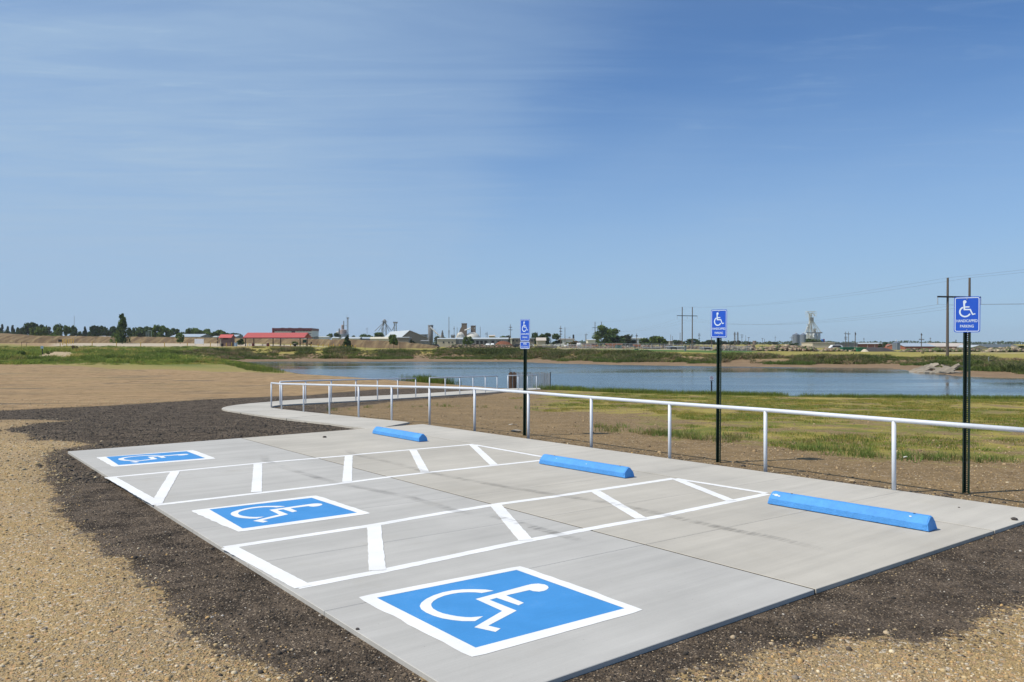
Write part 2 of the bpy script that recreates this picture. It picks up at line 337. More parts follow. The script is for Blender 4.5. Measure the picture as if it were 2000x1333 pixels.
M['rubble'] = material('mixed_rubble', (1, 1, 1), 0.95, 0.2, 1.0, 0.3, tint=True); M['board'] = material('white_board_face', (0.72, 0.73, 0.76), 0.6, 0.03); M['mast'] = material('pale_green_steel_pole', (0.30, 0.38, 0.36), 0.6)
def chain_material():
    m = bpy.data.materials.new('chain_link_mesh'); m.use_nodes = True; t = NT(m.node_tree); b = t.n['Principled BSDF']
    b.inputs['Base Color'].default_value = (0.36, 0.38, 0.40, 1); b.inputs['Roughness'].default_value = 0.5; b.inputs['Metallic'].default_value = 0.5
    co = t.node('ShaderNodeTexCoord').outputs['Object']; wv = t.mapv(co, (1, 1, 1), (0, math.radians(45), 0))
    s_ = t.node('ShaderNodeSeparateXYZ'); t.l.new(wv, s_.inputs[0])
    fr = lambda o: t.math('LESS_THAN', t.math('FRACT', t.math('MULTIPLY', o, 17.0)), 0.13)
    t.l.new(t.math('MAXIMUM', fr(s_.outputs[0]), fr(s_.outputs[2])), b.inputs['Alpha']); return m
M['chain'] = chain_material()

# ------------------------------------------------------------------ terrain
near_shore = [Gw(*p) for p in [(465, 708.5), (500, 715), (540, 723), (570, 729), (600, 733), (650, 736), (700, 739), (760, 743), (820, 748), (880, 752), (930, 756), (970, 759), (1010, 762.5), (1060, 764.5), (1100, 766), (1160, 769), (1250, 773), (1350, 778), (1450, 781), (1600, 785), (1800, 788), (2000, 790), (2300, 793), (2700, 800)]]
far_shore = [Gw(*p) for p in [(465, 708.5), (520, 705.5), (560, 705.3), (700, 706.2), (800, 705.4), (900, 705.6), (1000, 706.5), (1060, 709.5), (1200, 713), (1400, 716), (1600, 718.5), (1740, 719.2), (1770, 724), (1790, 728), (1840, 731), (1870, 735), (1920, 737.5), (2000, 739), (2150, 741), (2700, 748)]]
pond = near_shore + far_shore[::-1][:-1]
def height(X, Y):
    X = np.asarray(X, float); Y = np.asarray(Y, float); Ys = np.maximum(Y, 1.0); px = 1000 + F * X / Ys
    zn = np.interp(Y, [0, 17.5, 28.6, 34, 58, 80, 104, 130, 170, 200, 240, 300], [-.028, -.045, -.5, -.6, -1.22, -1.1, -.85, -.5, .3, .8, 1.2, 2.2])
    zf = np.interp(px, [-1000, 600, 680, 740, 830, 1000, 1200, 1400, 1600, 1800, 2600], [1.0, 1.0, .6, .3, .25, .3, .2, -.15, -.42, -.4, -.4])
    zf = zf + np.interp(px, [500, 740], [1, 0]) * np.interp(Y, [205, 235, 300], [0, .2, 1.2])
    k = sstep(Y, 100, 165) * sstep(px, 380, 520); z = zn * (1 - k) + zf * k
    z = np.where(Y > 300, z + (0.9 - z) * sstep(Y, 340, 700), z)
    ins = sdf(pond, X, Y); dn = pdist(near_shore, X, Y); df = pdist(far_shore, X, Y)
    pn = ZW + 0.04 + 0.075 * dn + 0.0016 * dn ** 2
    wob = 1 + 0.5 * (fbm(X / 7, Y / 7, 11) - 0.5)
    d2 = df * wob; pf = ZW + np.interp(d2, [0, 7, 8.5, 11.5, 18, 400], [0.03, .42, .62, 1.35, 2.2, 60])
    pr = np.where(dn < df, pn, pf); land = np.minimum(z, pr)
    z = np.where(ins > 0, ZW - 0.03 - 0.12 * np.minimum(np.minimum(dn, df), 12), land)
    far = sstep(Y, 30, 110)
    z = z + (fbm(X / 3.1, Y / 3.1, 3) - 0.5) * (0.015 + 0.16 * far) * (1 - sstep(np.where(ins > 0, 1, 0), 0, 1))
    return z
def hz(x, y): return float(height(np.array([x]), np.array([y]))[0])
def axis(lo, hi, segs):                                  # segs: (limit, step, growth)
    a = [0.0]; st = segs[0][1]
    for lim, step, gr in segs:
        st = max(st, step)
        while a[-1] < lim: a.append(a[-1] + st); st *= gr
    return a
xp = axis(0, 0, [(16, .2, 1.0), (60, .22, 1.025), (170, 1.0, 1.005), (9000, 1.6, 1.13)]); xs = np.array([-v for v in xp[:0:-1]] + xp)
ya = axis(0, 0, [(26, .17, 1.0), (60, .2, 1.02), (200, .8, 1.004), (330, 1.4, 1.02), (12000, 3, 1.14)]); yb = axis(0, 0, [(3, .5, 1.1), (900, 1, 1.4)])
ys = np.array([-v for v in yb[:0:-1]] + ya)
GX, GY = np.meshgrid(xs, ys); GZh = height(GX, GY)
TV = np.stack([GX, GY, GZh], -1).reshape(-1, 3); nx, ny = len(xs), len(ys)
ii = (np.arange(ny - 1)[:, None] * nx + np.arange(nx - 1)[None, :]).reshape(-1)
TF = np.stack([ii, ii + 1, ii + nx + 1, ii + nx], -1)
# --- cover weights
o5 = -0.05
mill1 = [GZ(*p, off=o5) for p in [(700, 1500), (600, 1400), (545, 1333), (500, 1297), (448, 1276), (411, 1249), (330, 1188), (282, 1148), (250, 1117), (184, 1062), (140, 1040), (128, 1013), (100, 967), (84, 907), (104, 880), (180, 869), (130, 862), (62, 860), (50, 850), (7, 840), (62, 828), (140, 823), (60, 820), (-60, 820), (-60, 804), (75, 799), (162, 795), (225, 792), (300, 787), (400, 781), (462, 778), (532, 775), (600, 773), (640, 769), (720, 762.5), (760, 760.5), (820, 759), (860, 758), (920, 760), (940, 764), (700, 779), (500, 790), (440, 800), (740, 842), (600, 900), (900, 1300)]]
mill2 = [G(*p, z=o5) for p in [(700, 1500), (900, 1300), (1500, 1150), (2000, 1000), (2080, 1005), (2400, 1060), (2400, 1180), (2000, 1199), (1927, 1223), (1850, 1256), (1790, 1262), (1710, 1242), (1642, 1247), (1555, 1264), (1462, 1285), (1400, 1320), (1300, 1360), (1100, 1450), (900, 1600)]]
mill3 = [GZ(*p, off=o5) for p in [(528, 797), (548, 800), (600, 806), (638, 808), (646, 800), (660, 797), (720, 791), (760, 786), (820, 781.5), (880, 778), (940, 774), (985, 768), (1030, 764), (1050, 760), (900, 768), (760, 776), (600, 784), (535, 791)]]
edge_line = [G(800, 825), G(1128, 871), G(1500, 922.5), G(1750, 957.5), G(2000, 992.5), G(2300, 1033)]
lawn_poly = [GZ(*p, off=o5) for p in [(1050, 795), (1060, 806), (1150, 803), (1240, 815), (1300, 826), (1260, 842), (1330, 856), (1400, 860), (1480, 868), (1560, 880), (1650, 893), (1800, 905), (2000, 905), (2400, 915), (2800, 800)]] + [G(2800, 790, -1.3), G(2000, 782, -1.3), G(1400, 775, -1.35), G(1100, 766, -1.4), G(1062, 776, -1.2)]
lot_edge = [W(-900, 712, 108)] + [G(px, py, -.86) for px, py in [(-300, 711.5), (0, 712.5), (100, 713), (200, 718), (300, 720), (400, 722)]] + [G(470, 728, -1.1), G(530, 732, -1.25), G(600, 735, -1.4)]
weed_poly = lot_edge + [Gw(560, 729), Gw(520, 718), Gw(465, 708), Gw(430, 703), W(430, 690, 185), W(470, 679, 225), W(100, 678, 235), W(0, 668, 290), W(-900, 668, 290)]
road_poly = [W(108, 671, 295), W(240, 671, 295), W(480, 674, 285), W(600, 676.5, 262), W(640, 678, 255), W(640, 679.5, 240), W(480, 677.8, 232), W(240, 676, 232), W(150, 676, 232), W(100, 674, 240)]
bare1 = [W(px, py, D) for px, py, D in [(55, 690, 128), (70, 683, 165), (140, 683, 168), (170, 688, 150), (150, 690, 130)]]
bare2 = [W(px, py, D) for px, py, D in [(245, 696, 150), (252, 688, 178), (272, 689, 178), (274, 697, 150), (262, 699, 140)]]
green_poly = [W(px, py, D) for px, py, D in [(1060, 687, 235), (1200, 686.5, 250), (1480, 688, 235), (1480, 690, 205), (1400, 693, 180), (1200, 692, 195), (1080, 690.5, 205)]]
gpath_poly = [W(px, py, D) for px, py, D in [(1080, 683.5, 270), (1400, 685, 270), (1400, 687, 250), (1080, 686.5, 250)]]
X, Y = GX, GY; pxg = 1000 + F * X / np.maximum(Y, 1)
A_mill = np.maximum.reduce([sdf(mill1, X, Y), sdf(mill2, X, Y), sdf(mill3, X, Y), 0.16 - np.abs(pdist(edge_line, X, Y) - 0.06)])
A_mill = np.clip(A_mill, -3, 3)
dnear = pdist(near_shore, X, Y); dfar = pdist(far_shore, X, Y); inp = sdf(pond, X, Y) > 0
isfar = (dfar < dnear) & (Y > 60)
lawn_s = np.clip(sdf(lawn_poly, X, Y), -5, 5)
weed_s = np.clip(sdf(weed_poly, X, Y), -20, 20)
right_side = sstep(sdf([G(728, 839), G(800, 825), G(2000, 992.5), G(2400, 1046), W(3500, 790, 44), W(1400, 775, 52), W(1060, 766, 60), GZ(1000, 768), GZ(900, 772), GZ(700, 790), GZ(540, 796), GZ(640, 815)], X, Y), -0.15, 0.15)
field = np.where(isfar, sstep(dfar, 9, 13), 0) * sstep(pxg, 420, 520)
field = np.maximum(field, sstep(Y, 300, 330))
def wt(poly, soft): return sstep(sdf(poly, X, Y), -soft, soft)
road = np.maximum(wt(road_poly, 2), wt(gpath_poly, 2)); bare = np.maximum(wt(bare1, 2), wt(bare2, 2)); green = wt(green_poly, 3)
path2 = np.where((pxg > 1480) & (Y > 190) & (Y < 208), 1.0, 0) * sstep(np.abs(Y - 199), 7, 5) * sstep(pxg, 1810, 1840)
road = np.maximum(road, path2 * 0.8)
beach = np.where(isfar & ~inp, 1 - sstep(dfar, 8.5, 11.5), 0)
me = fast_mesh('ground', TV, TF, None, None, True) if False else None
def ground_material():
    m = bpy.data.materials.new('ground_cover'); m.use_nodes = True; t = NT(m.node_tree); b = t.n['Principled BSDF']
    pos = t.node('ShaderNodeNewGeometry').outputs['Position']
    flat = t.mapv(pos, (1, 1, 0.001))
    n1 = t.noise(flat, 0.7, 6, 0.6); n2 = t.noise(flat, 4.0, 5, 0.65); n3 = t.noise(flat, 22, 4, 0.7); n4 = t.noise(flat, 0.12, 4, 0.55)
    st = t.node('ShaderNodeTexVoronoi', {'Scale': 46.0}); t.l.new(flat, st.inputs['Vector'])
    stc = t.node('ShaderNodeSeparateColor'); t.l.new(st.outputs['Color'], stc.inputs[0])
    st2 = t.node('ShaderNodeTexVoronoi', {'Scale': 110.0}); t.l.new(flat, st2.inputs['Vector'])
    stc2 = t.node('ShaderNodeSeparateColor'); t.l.new(st2.outputs['Color'], stc2.inputs[0])
    def scale(c, f):
        v = t.node('ShaderNodeVectorMath', operation='SCALE'); t.put(v.inputs[0], c); t.put(v.inputs['Scale'], f); return v.outputs[0]
    # tan gravel
    g = t.mix(t.lin(n2, 0.3, 0.7), (0.345, 0.24, 0.108), (0.455, 0.33, 0.163))
    g = t.mix(t.ss(n1, 0.4, 0.72), g, (0.38, 0.28, 0.158))
    g = scale(g, t.lin(stc2.outputs[0], 0, 1, 0.72, 1.25))
    g = t.mix(t.ss(stc.outputs[0], 0.86, 0.90, 0, 0.5), g, (0.28, 0.25, 0.21)); g = scale(g, t.lin(t.noise(flat, 0.35, 5, 0.6), 0.3, 0.7, 0.86, 1.12)); g = t.mix(t.ss(stc.outputs[1], 0.90, 0.94, 0, 0.8), g, (0.62, 0.55, 0.45)); g = t.mix(t.ss(stc.outputs[2], 0.86, 0.9, 0, 0.6), g, (0.50, 0.30, 0.16))
    # sandy lot further off
    tr = t.noise(t.mapv(flat, (0.16, 1.6, 1), (0, 0, 0.14)), 1.0, 6, 0.65, 0.8)
    s = t.mix(t.lin(tr, 0.3, 0.7), (0.265, 0.175, 0.09), (0.47, 0.325, 0.18)); s = t.mix(t.ss(n4, 0.45, 0.7, 0, 0.5), s, (0.315, 0.235, 0.12))
    s = scale(s, t.lin(n3, 0.3, 0.7, 0.85, 1.15))
    wet = t.noise(t.mapv(flat, (0.10, 0.45, 1), (0, 0, 0.1), (3.3, 1.2, 0)), 1.0, 4, 0.6); s = t.mix(t.ss(wet, 0.575, 0.68, 0, 0.7), s, (0.13, 0.115, 0.095))
    s = scale(s, t.ss(t.noise(t.mapv(flat, (1.0, 3.2, 1), (0, 0, 0.12)), 1.0, 6, 0.75), 0.38, 0.55, 0.55, 1.07))
    s = t.mix(t.ss(t.noise(t.mapv(flat, (0.22, 0.5, 1), (0, 0, 0.3)), 1.0, 6, 0.7), 0.50, 0.66, 0, 0.6), s, (0.22, 0.165, 0.10)); s = scale(s, t.ss(t.noise(t.mapv(flat, (2.6, 0.12, 1), (0, 0, 0.95)), 1.0, 4, 0.6, 0.6), 0.30, 0.44, 0.72, 1.0))
    c = t.mix(t.attr('lot'), g, s)
    # millings
    mcol = t.mix(t.lin(n2, 0.3, 0.7), (0.064, 0.049, 0.036), (0.104, 0.080, 0.058)); mcol = scale(mcol, t.lin(stc2.outputs[1], 0, 1, 0.55, 1.5)); mcol = t.mix(t.ss(n1, 0.50, 0.72, 0, 0.6), mcol, (0.125, 0.10, 0.075)); mcol = scale(mcol, t.ss(t.noise(t.mapv(flat, (2.2, 2.2, 1)), 1.0, 6, 0.75), 0.36, 0.58, 0.42, 1.25))
    mcol = t.mix(t.ss(stc2.outputs[2], 0.955, 0.97, 0, 0.9), mcol, (0.42, 0.34, 0.25))
    msd = t.math('ADD', t.attr('mill'), t.math('ADD', t.math('MULTIPLY_ADD', n1, 0.8, -0.4), t.math('ADD', t.math('MULTIPLY_ADD', n2, 0.55, -0.275), t.math('MULTIPLY_ADD', n3, 0.26, -0.13))))
    mf = t.ss(msd, -0.05, 0.06); halo = t.math('MULTIPLY', t.ss(msd, -0.75, 0.05), t.ss(n3, 0.42, 0.62, 0, 0.55))
    dirt = t.mix(t.lin(n2, 0.3, 0.72), (0.17, 0.118, 0.06), (0.29, 0.205, 0.11)); dirt = t.mix(t.ss(n1, 0.45, 0.7, 0, 0.7), dirt, (0.31, 0.215, 0.11)); dirt = scale(dirt, t.lin(n3, 0.3, 0.7, 0.8, 1.18)); dirt = t.mix(t.ss(stc.outputs[0], 0.955, 0.97, 0, 0.8), dirt, (0.48, 0.40, 0.31))
    c = t.mix(t.attr('dirt'), c, dirt)
    # lawn
    lw = t.mix(t.ss(n1, 0.38, 0.62), (0.34, 0.275, 0.075), (0.17, 0.18, 0.04)); lw = t.mix(t.math('MULTIPLY', t.attr('straw'), 0.7), lw, (0.39, 0.31, 0.085)); lw = t.mix(t.ss(t.noise(flat, 0.8, 5, 0.65), 0.47, 0.58, 0, 0.85), lw, dirt); lw = scale(lw, t.lin(n3, 0.25, 0.75, 0.65, 1.3))
    lsd = t.math('ADD', t.attr('lawn'), t.math('ADD', t.math('MULTIPLY_ADD', n1, 6.0, -3.0), t.math('ADD', t.math('MULTIPLY_ADD', n2, 2.4, -1.2), t.math('MULTIPLY_ADD', n3, 1.0, -0.5))))
    c = t.mix(t.ss(lsd, -0.3, 0.9), c, lw)
    c = t.mix(halo, c, mcol); c = t.mix(mf, c, mcol)
    # weeds and far field
    wd_ = t.mix(t.ss(n4, 0.35, 0.65), (0.13, 0.165, 0.045), (0.25, 0.235, 0.07)); wd_ = t.mix(t.ss(n1, 0.5, 0.75, 0, 0.6), wd_, (0.30, 0.235, 0.10)); wd_ = t.mix(t.ss(t.math('ADD', t.attr('weed'), t.math('MULTIPLY_ADD', n4, 6.0, -3.0)), 11, 2, 0, 0.9), wd_, (0.31, 0.25, 0.095)); wd_ = scale(wd_, t.lin(n2, 0.3, 0.7, 0.7, 1.25))
    wsd = t.math('ADD', t.attr('weed'), t.math('MULTIPLY_ADD', n4, 7.0, -3.5)); c = t.mix(t.ss(wsd, -0.8, 0.8), c, wd_)
    fn = t.noise(t.mapv(flat, (0.05, 0.14, 1)), 1.0, 6, 0.65)
    fl = t.mix(t.lin(fn, 0.32, 0.68), (0.24, 0.22, 0.055), (0.36, 0.30, 0.09)); fl = scale(fl, t.lin(n1, 0.3, 0.7, 0.82, 1.16))
    c = t.mix(t.attr('field'), c, fl)
    gr = t.mix(t.lin(n1, 0.3, 0.7), (0.065, 0.13, 0.03), (0.10, 0.17, 0.04)); c = t.mix(t.attr('green'), c, gr)
    bc = t.mix(t.lin(n1, 0.3, 0.7), (0.19, 0.13, 0.08), (0.27, 0.19, 0.115)); c = t.mix(t.attr('beach'), c, bc)
    c = t.mix(t.math('MULTIPLY', t.attr('bare'), t.ss(n1, 0.3, 0.45)), c, (0.44, 0.34, 0.22)); c = t.mix(t.attr('road'), c, (0.46, 0.39, 0.29))
    t.l.new(c, b.inputs['Base Color']); b.inputs['Roughness'].default_value = 0.95; b.inputs['Specular IOR Level'].default_value = 0.15
    peb = t.math('SUBTRACT', 1.0, st.outputs['Distance']); peb2 = t.math('SUBTRACT', 1.0, st2.outputs['Distance'])
    h = t.math('ADD', t.math('MULTIPLY', peb, 0.9), t.math('ADD', t.math('MULTIPLY', peb2, 0.5), t.math('MULTIPLY', n2, 5.0)))
    bn = t.node('ShaderNodeBump', {'Strength': 0.9, 'Distance': 0.011, 'Height': h}); lump = t.noise(t.mapv(flat, (1.6, 1.6, 1)), 1.0, 6, 0.72); bn2 = t.node('ShaderNodeBump', {'Strength': 0.7, 'Distance': 0.10, 'Height': lump, 'Normal': bn.outputs[0]}); t.l.new(bn2.outputs[0], b.inputs['Normal'])
    return m
M['ground'] = ground_material()
me = fast_mesh('ground', TV, TF, M['ground'], None, True)
lot = sstep(Y, 14, 26) * (1 - right_side)
straw = sstep(fbm(X / 4, Y / 2.2, 21), 0.42, 0.62) * sstep(Y, 17, 26)
for nm, arr in (('mill', A_mill), ('dirt', right_side), ('lawn', lawn_s), ('weed', weed_s), ('field', field), ('green', green), ('beach', beach), ('bare', bare), ('road', road), ('lot', lot), ('straw', straw)):
    a = me.attributes.new(nm, 'FLOAT', 'POINT'); a.data.foreach_set('value', np.ascontiguousarray(arr, dtype=np.float32).ravel())
ground = bpy.data.objects.new('ground', me); link(ground); tag(ground, kind='structure')

# ------------------------------------------------------------------ thin summer haze
def haze(density):
    mb = MB(); mb.box((0, 750, 18), (5200, 3700, 48)); o = bpy.data.objects.new('haze', mb.mesh('haze')); link(o); tag(o, kind='stuff')
    m = bpy.data.materials.new('summer_haze'); m.use_nodes = True; t = NT(m.node_tree); t.n.clear()
    v = t.node('ShaderNodeVolumePrincipled', {'Color': (0.86, 0.92, 1.0), 'Density': density, 'Anisotropy': 0.2}); oo = t.node('ShaderNodeOutputMaterial'); t.l.new(v.outputs[0], oo.inputs['Volume'])
    o.data.materials.append(m)
haze(0.00011)

# ------------------------------------------------------------------ pond
def water_material():
    m = bpy.data.materials.new('pond_water'); m.use_nodes = True; t = NT(m.node_tree); b = t.n['Principled BSDF']
    pos = t.node('ShaderNodeNewGeometry').outputs['Position']
    calm = t.noise(t.mapv(pos, (0.012, 0.05, 1)), 1.0, 4, 0.6)
    r1 = t.noise(t.mapv(pos, (0.9, 2.2, 1)), 1.0, 5, 0.6); r2 = t.noise(t.mapv(pos, (4.0, 7.0, 1)), 1.0, 3, 0.6)
    b.inputs['Base Color'].default_value = (0.045, 0.075, 0.085, 1); b.inputs['IOR'].default_value = 1.33
    k = t.ss(calm, 0.40, 0.58)
    t.l.new(t.lin(k, 0, 1, 0.05, 0.17), b.inputs['Roughness'])
    bn = t.node('ShaderNodeBump', {'Strength': t.lin(k, 0, 1, 0.08, 0.5), 'Distance': 0.05, 'Height': t.math('ADD', r1, t.math('MULTIPLY', r2, 0.35))}); t.l.new(bn.outputs[0], b.inputs['Normal'])
    return m
wm = MB(); cxp = sum((Vector(p) for p in pond), Vector()) / len(pond)
wm.poly([(p.x + (p.x - cxp.x) * 0.012, p.y + math.copysign(1.2, p.y - 75), ZW) for p in pond])
wo = bpy.data.objects.new('pond_water', wm.mesh('pond_water')); wo.data.materials.append(water_material()); link(wo); tag(wo, kind='structure')

# ------------------------------------------------------------------ parking pad: slabs, joints and paint
def isect(a, b, c, d):
    x1, y1, x2, y2, x3, y3, x4, y4 = a.x, a.y, b.x, b.y, c.x, c.y, d.x, d.y
    den = (x1 - x2) * (y3 - y4) - (y1 - y2) * (x3 - x4); p = x1 * y2 - y1 * x2; q = x3 * y4 - y3 * x4
    return Vector(((p * (x3 - x4) - (x1 - x2) * q) / den, (p * (y3 - y4) - (y1 - y2) * q) / den, 0))
LONG = [(G(132, 882), G(855, 1333)), (G(480, 858), G(1593.6, 1151.7)), (G(833, 851.6), G(1932.8, 1035.2)), (G(800, 825), G(2000, 992.5))]
TRAN = [(G(132, 882), G(705, 838)), None, (G(458, 1024), G(824, 979)), (G(512, 1098), G(962, 1026)), (G(650, 1190.5), G(1258, 1064.4)), (G(1064.5, 1333), G(1592.5, 1151.6))]
t0, t2 = TRAN[0], TRAN[2]; TRAN[1] = (t0[0].lerp(t2[0], 0.52) + Vector((0, 0, 0)), t0[1].lerp(t2[1], 0.52))
TR2 = list(TRAN); TR2[5] = (G(1592.5, 1151.6), G(2000, 1018))
def grid_pt(i, j): return isect(*LONG[i], *(TR2[j] if i >= 1 else TRAN[j]))
GP = [[grid_pt(i, j) for j in range(6)] for i in range(4)]
pad_outline = [GP[0][j] for j in range(6)] + [GP[1][5], GP[2][5], GP[3][5]] + [GP[3][0], GP[2][0], GP[1][0]]
pad = bpy.data.objects.new('parking_pad', None); link(pad); tag(pad, kind='structure')
sb = MB(); pc_ = sum(pad_outline, Vector()) / len(pad_outline); sb.prism([(p + (pc_ - p).normalized() * 0.014).xy[:] for p in pad_outline], -0.16, -0.005); part('joint_filler', sb, M['subbase'], pad)
cols = ['conc_a', 'conc_b', 'conc_c']
def inset_quad(q, g):
    c = sum(q, Vector()) / 4; outq = []
    for k in range(4):
        a, b, d = q[k], q[(k + 1) % 4], q[(k - 1) % 4]; e1 = (b - a).normalized(); e2 = (d - a).normalized()
        s_ = max(abs(e1.cross(e2).z), 0.2); outq.append(a + (e1 + e2) * (g / s_))
    return outq
def subdiv(pts, step, jit, closed=True):
    outp = []; n = len(pts)
    for k in range(n if closed else n - 1):
        a, b = Vector(pts[k]), Vector(pts[(k + 1) % n]); L = (b - a).length; m = max(1, int(L / step)); nn = Vector((-(b - a).y, (b - a).x, 0)).normalized()
        for i in range(m): outp.append(a.lerp(b, i / m) + nn * (random.uniform(-jit, jit) if i else 0))
    if not closed: outp.append(Vector(pts[-1]))
    return outp
def slab_mesh(q, top, bot, bev=0.004):
    mb = MB(); o1 = q; c = inset_quad(q, bev)
    r0 = [Vector((p.x, p.y, bot)) for p in o1]; r1 = [Vector((p.x, p.y, top - bev * 0.8)) for p in o1]; r2 = [Vector((p.x, p.y, top)) for p in c]
    mb.loft([r0, r1, r2]); return mb
for i in range(3):
    for j in range(5):
        q = [GP[i][j], GP[i + 1][j], GP[i + 1][j + 1], GP[i][j + 1]]
        gap = 0.0030
        q = inset_quad(q, gap)
        # wider tooled joints along the two long joints
        for k, side in ((0, i > 0), (3, i > 0), (1, i < 2), (2, i < 2)):
            if side:
                o = {0: 1, 3: 2, 1: 0, 2: 3}[k]; q[k] = q[k] + (q[o] - q[k]).normalized() * 0.0105
        part('concrete_panel', slab_mesh(q, 0.0, -0.15), M[cols[i]], pad)

def stripe_mb(a, b, w, z=0.0015, step=0.06, jit=0.003):
    a, b = Vector(a), Vector(b); d = (b - a).normalized(); n = Vector((-d.y, d.x, 0)) * w / 2
    m = max(1, int((b - a).length / step)); mb = MB(); vs = []
    for i in range(m + 1):
        p = a.lerp(b, i / m); j1, j2 = random.uniform(-jit, jit), random.uniform(-jit, jit)
        vs += [p - n * (1 + j1 / w * 2), p + n * (1 + j2 / w * 2)]
    vs = [(v[0], v[1], z) for v in vs]
    mb.add(vs, [(2 * i, 2 * i + 2, 2 * i + 3, 2 * i + 1) for i in range(m)]); return mb
# layered a few millimetres where a cross-hatch meets a line
stripes = [([(205, 934), (511, 904.6), (532, 902.8), (687, 889.6), (702, 887.7), (926, 868)], .105, 0), ([(304, 987), (648, 947), (668, 944.3), (757, 932.5), (827, 924.3), (851, 921.8), (1056, 899.8)], .105, 0),
           ([(217, 933.5), (309, 986)], .13, 1), ([(927, 869.3), (1058, 892.5)], .10, 1),
           ([(342, 921.5), (305, 985)], .13, 2), ([(504, 906.5), (501, 962)], .13, 2), ([(681, 890.5), (678, 942)], .13, 2), ([(807, 880), (830, 923)], .13, 2), ([(923, 869.5), (965, 909)], .13, 2),
           ([(438, 1070.5), (719, 1028), (875, 1000.8), (905, 996.3), (975, 985), (1082, 970.5), (1102, 967.5), (1316, 935)], .11, 0),
           ([(580, 1147.5), (749, 1115.5), (1022, 1058), (1072, 1048.7), (1104, 1042.7), (1156, 1032.5), (1288, 1009), (1305, 1005.5), (1432, 979), (1499, 965)], .11, 0),
           ([(447, 1070), (592, 1147)], .14, 1), ([(1320, 935.5), (1497, 964)], .10, 1),
           ([(730.5, 1026), (737, 1115)], .14, 2), ([(968, 987), (1027, 1056)], .14, 2), ([(1163, 960.5), (1252, 1013.5)], .135, 2), ([(1322, 937), (1428, 979)], .13, 2)]
def poly_stripe(pts, w_, z):
    P = []
    for a, b in zip(pts[:-1], pts[1:]):
        m = max(1, int((b - a).length / .06)); P += [a.lerp(b, i / m) for i in range(m)]
    P.append(pts[-1]); vs = []; n = len(P)
    for i, p in enumerate(P):
        d = (P[min(i + 1, n - 1)] - P[max(i - 1, 0)]).normalized(); nn = Vector((-d.y, d.x, 0)); j1, j2 = random.uniform(-.004, .004), random.uniform(-.004, .004)
        vs += [p - nn * (w_ / 2 + j1), p + nn * (w_ / 2 + j2)]
    mb = MB(); mb.add([(v[0], v[1], z) for v in vs], [(2 * i, 2 * i + 2, 2 * i + 3, 2 * i + 1) for i in range(n - 1)]); return mb
for pts, w_, lv in stripes:
    part('painted_stripe', poly_stripe([G(*p) for p in pts], w_, 0.0015 + 0.0012 * lv), M['white'], pad)

OUT = {'near': [(697, 1167), (1017, 1106), (1259, 1192), (921, 1286)], 'mid': [(370.7, 998), (618, 968), (726, 1003.5), (465, 1040)], 'far': [(187.5, 894), (378, 879.6), (423, 896.4), (222, 912.6)]}
INN = {'near': [(736, 1168.4), (1009, 1114), (1220, 1189), (929, 1266)], 'mid': [(409, 995.7), (609, 973), (697.6, 1002), (474, 1033)], 'far': [(207, 893), (364.5, 882), (401, 895.5), (231.6, 909)]}
def crop(p): return G(650 + p[0] / 3.077, 1080 + p[1] / 3.077)
BODY = [(1165, 197), (1195, 190), (1235, 187), (1275, 193), (1292, 202), (1297, 211), (1290, 221), (1272, 230), (1240, 236), (1205, 233), (1183, 226), (1042, 258), (1148, 303), (1116, 318), (985, 273), (942, 285), (1105, 350), (935, 440), (1008, 458), (978, 478), (850, 450), (1018, 352), (858, 280)]
WHO = [(968, 230), (920, 223), (850, 221), (780, 222), (720, 228), (660, 240), (605, 258), (560, 280), (532, 302), (522, 322), (532, 342), (560, 361), (605, 381), (660, 397), (720, 407), (780, 413), (855, 413), (903, 384)]
WHI = [(895, 244), (860, 240), (810, 239), (760, 242), (715, 249), (670, 260), (630, 276), (605, 292), (592, 308), (592, 322), (603, 338), (630, 354), (665, 367), (705, 376), (750, 384), (795, 389), (830, 390), (903, 384)]
# the near symbol's own frame: a affine basis from its blue field
def frame(key):
    q = [G(*p) for p in INN[key]]; return q
def bilin_inv(p, q):
    u, v = 0.5, 0.5
    for _ in range(30):
        f = (q[0] * (1 - u) * (1 - v) + q[1] * u * (1 - v) + q[2] * u * v + q[3] * (1 - u) * v) - p
        fu = (q[1] - q[0]) * (1 - v) + (q[2] - q[3]) * v; fv = (q[3] - q[0]) * (1 - u) + (q[2] - q[1]) * u
        det = fu.x * fv.y - fu.y * fv.x; du = (f.x * fv.y - f.y * fv.x) / det; dv = (fu.x * f.y - fu.y * f.x) / det
        u -= du; v -= dv
    return u, v
qn = frame('near'); B_uv = [bilin_inv(crop(p), qn) for p in BODY]; O_uv = [bilin_inv(crop(p), qn) for p in WHO]; I_uv = [bilin_inv(crop(p), qn) for p in WHI]
def bil(u, v, q): return q[0] * (1 - u) * (1 - v) + q[1] * u * (1 - v) + q[2] * u * v + q[3] * (1 - u) * v
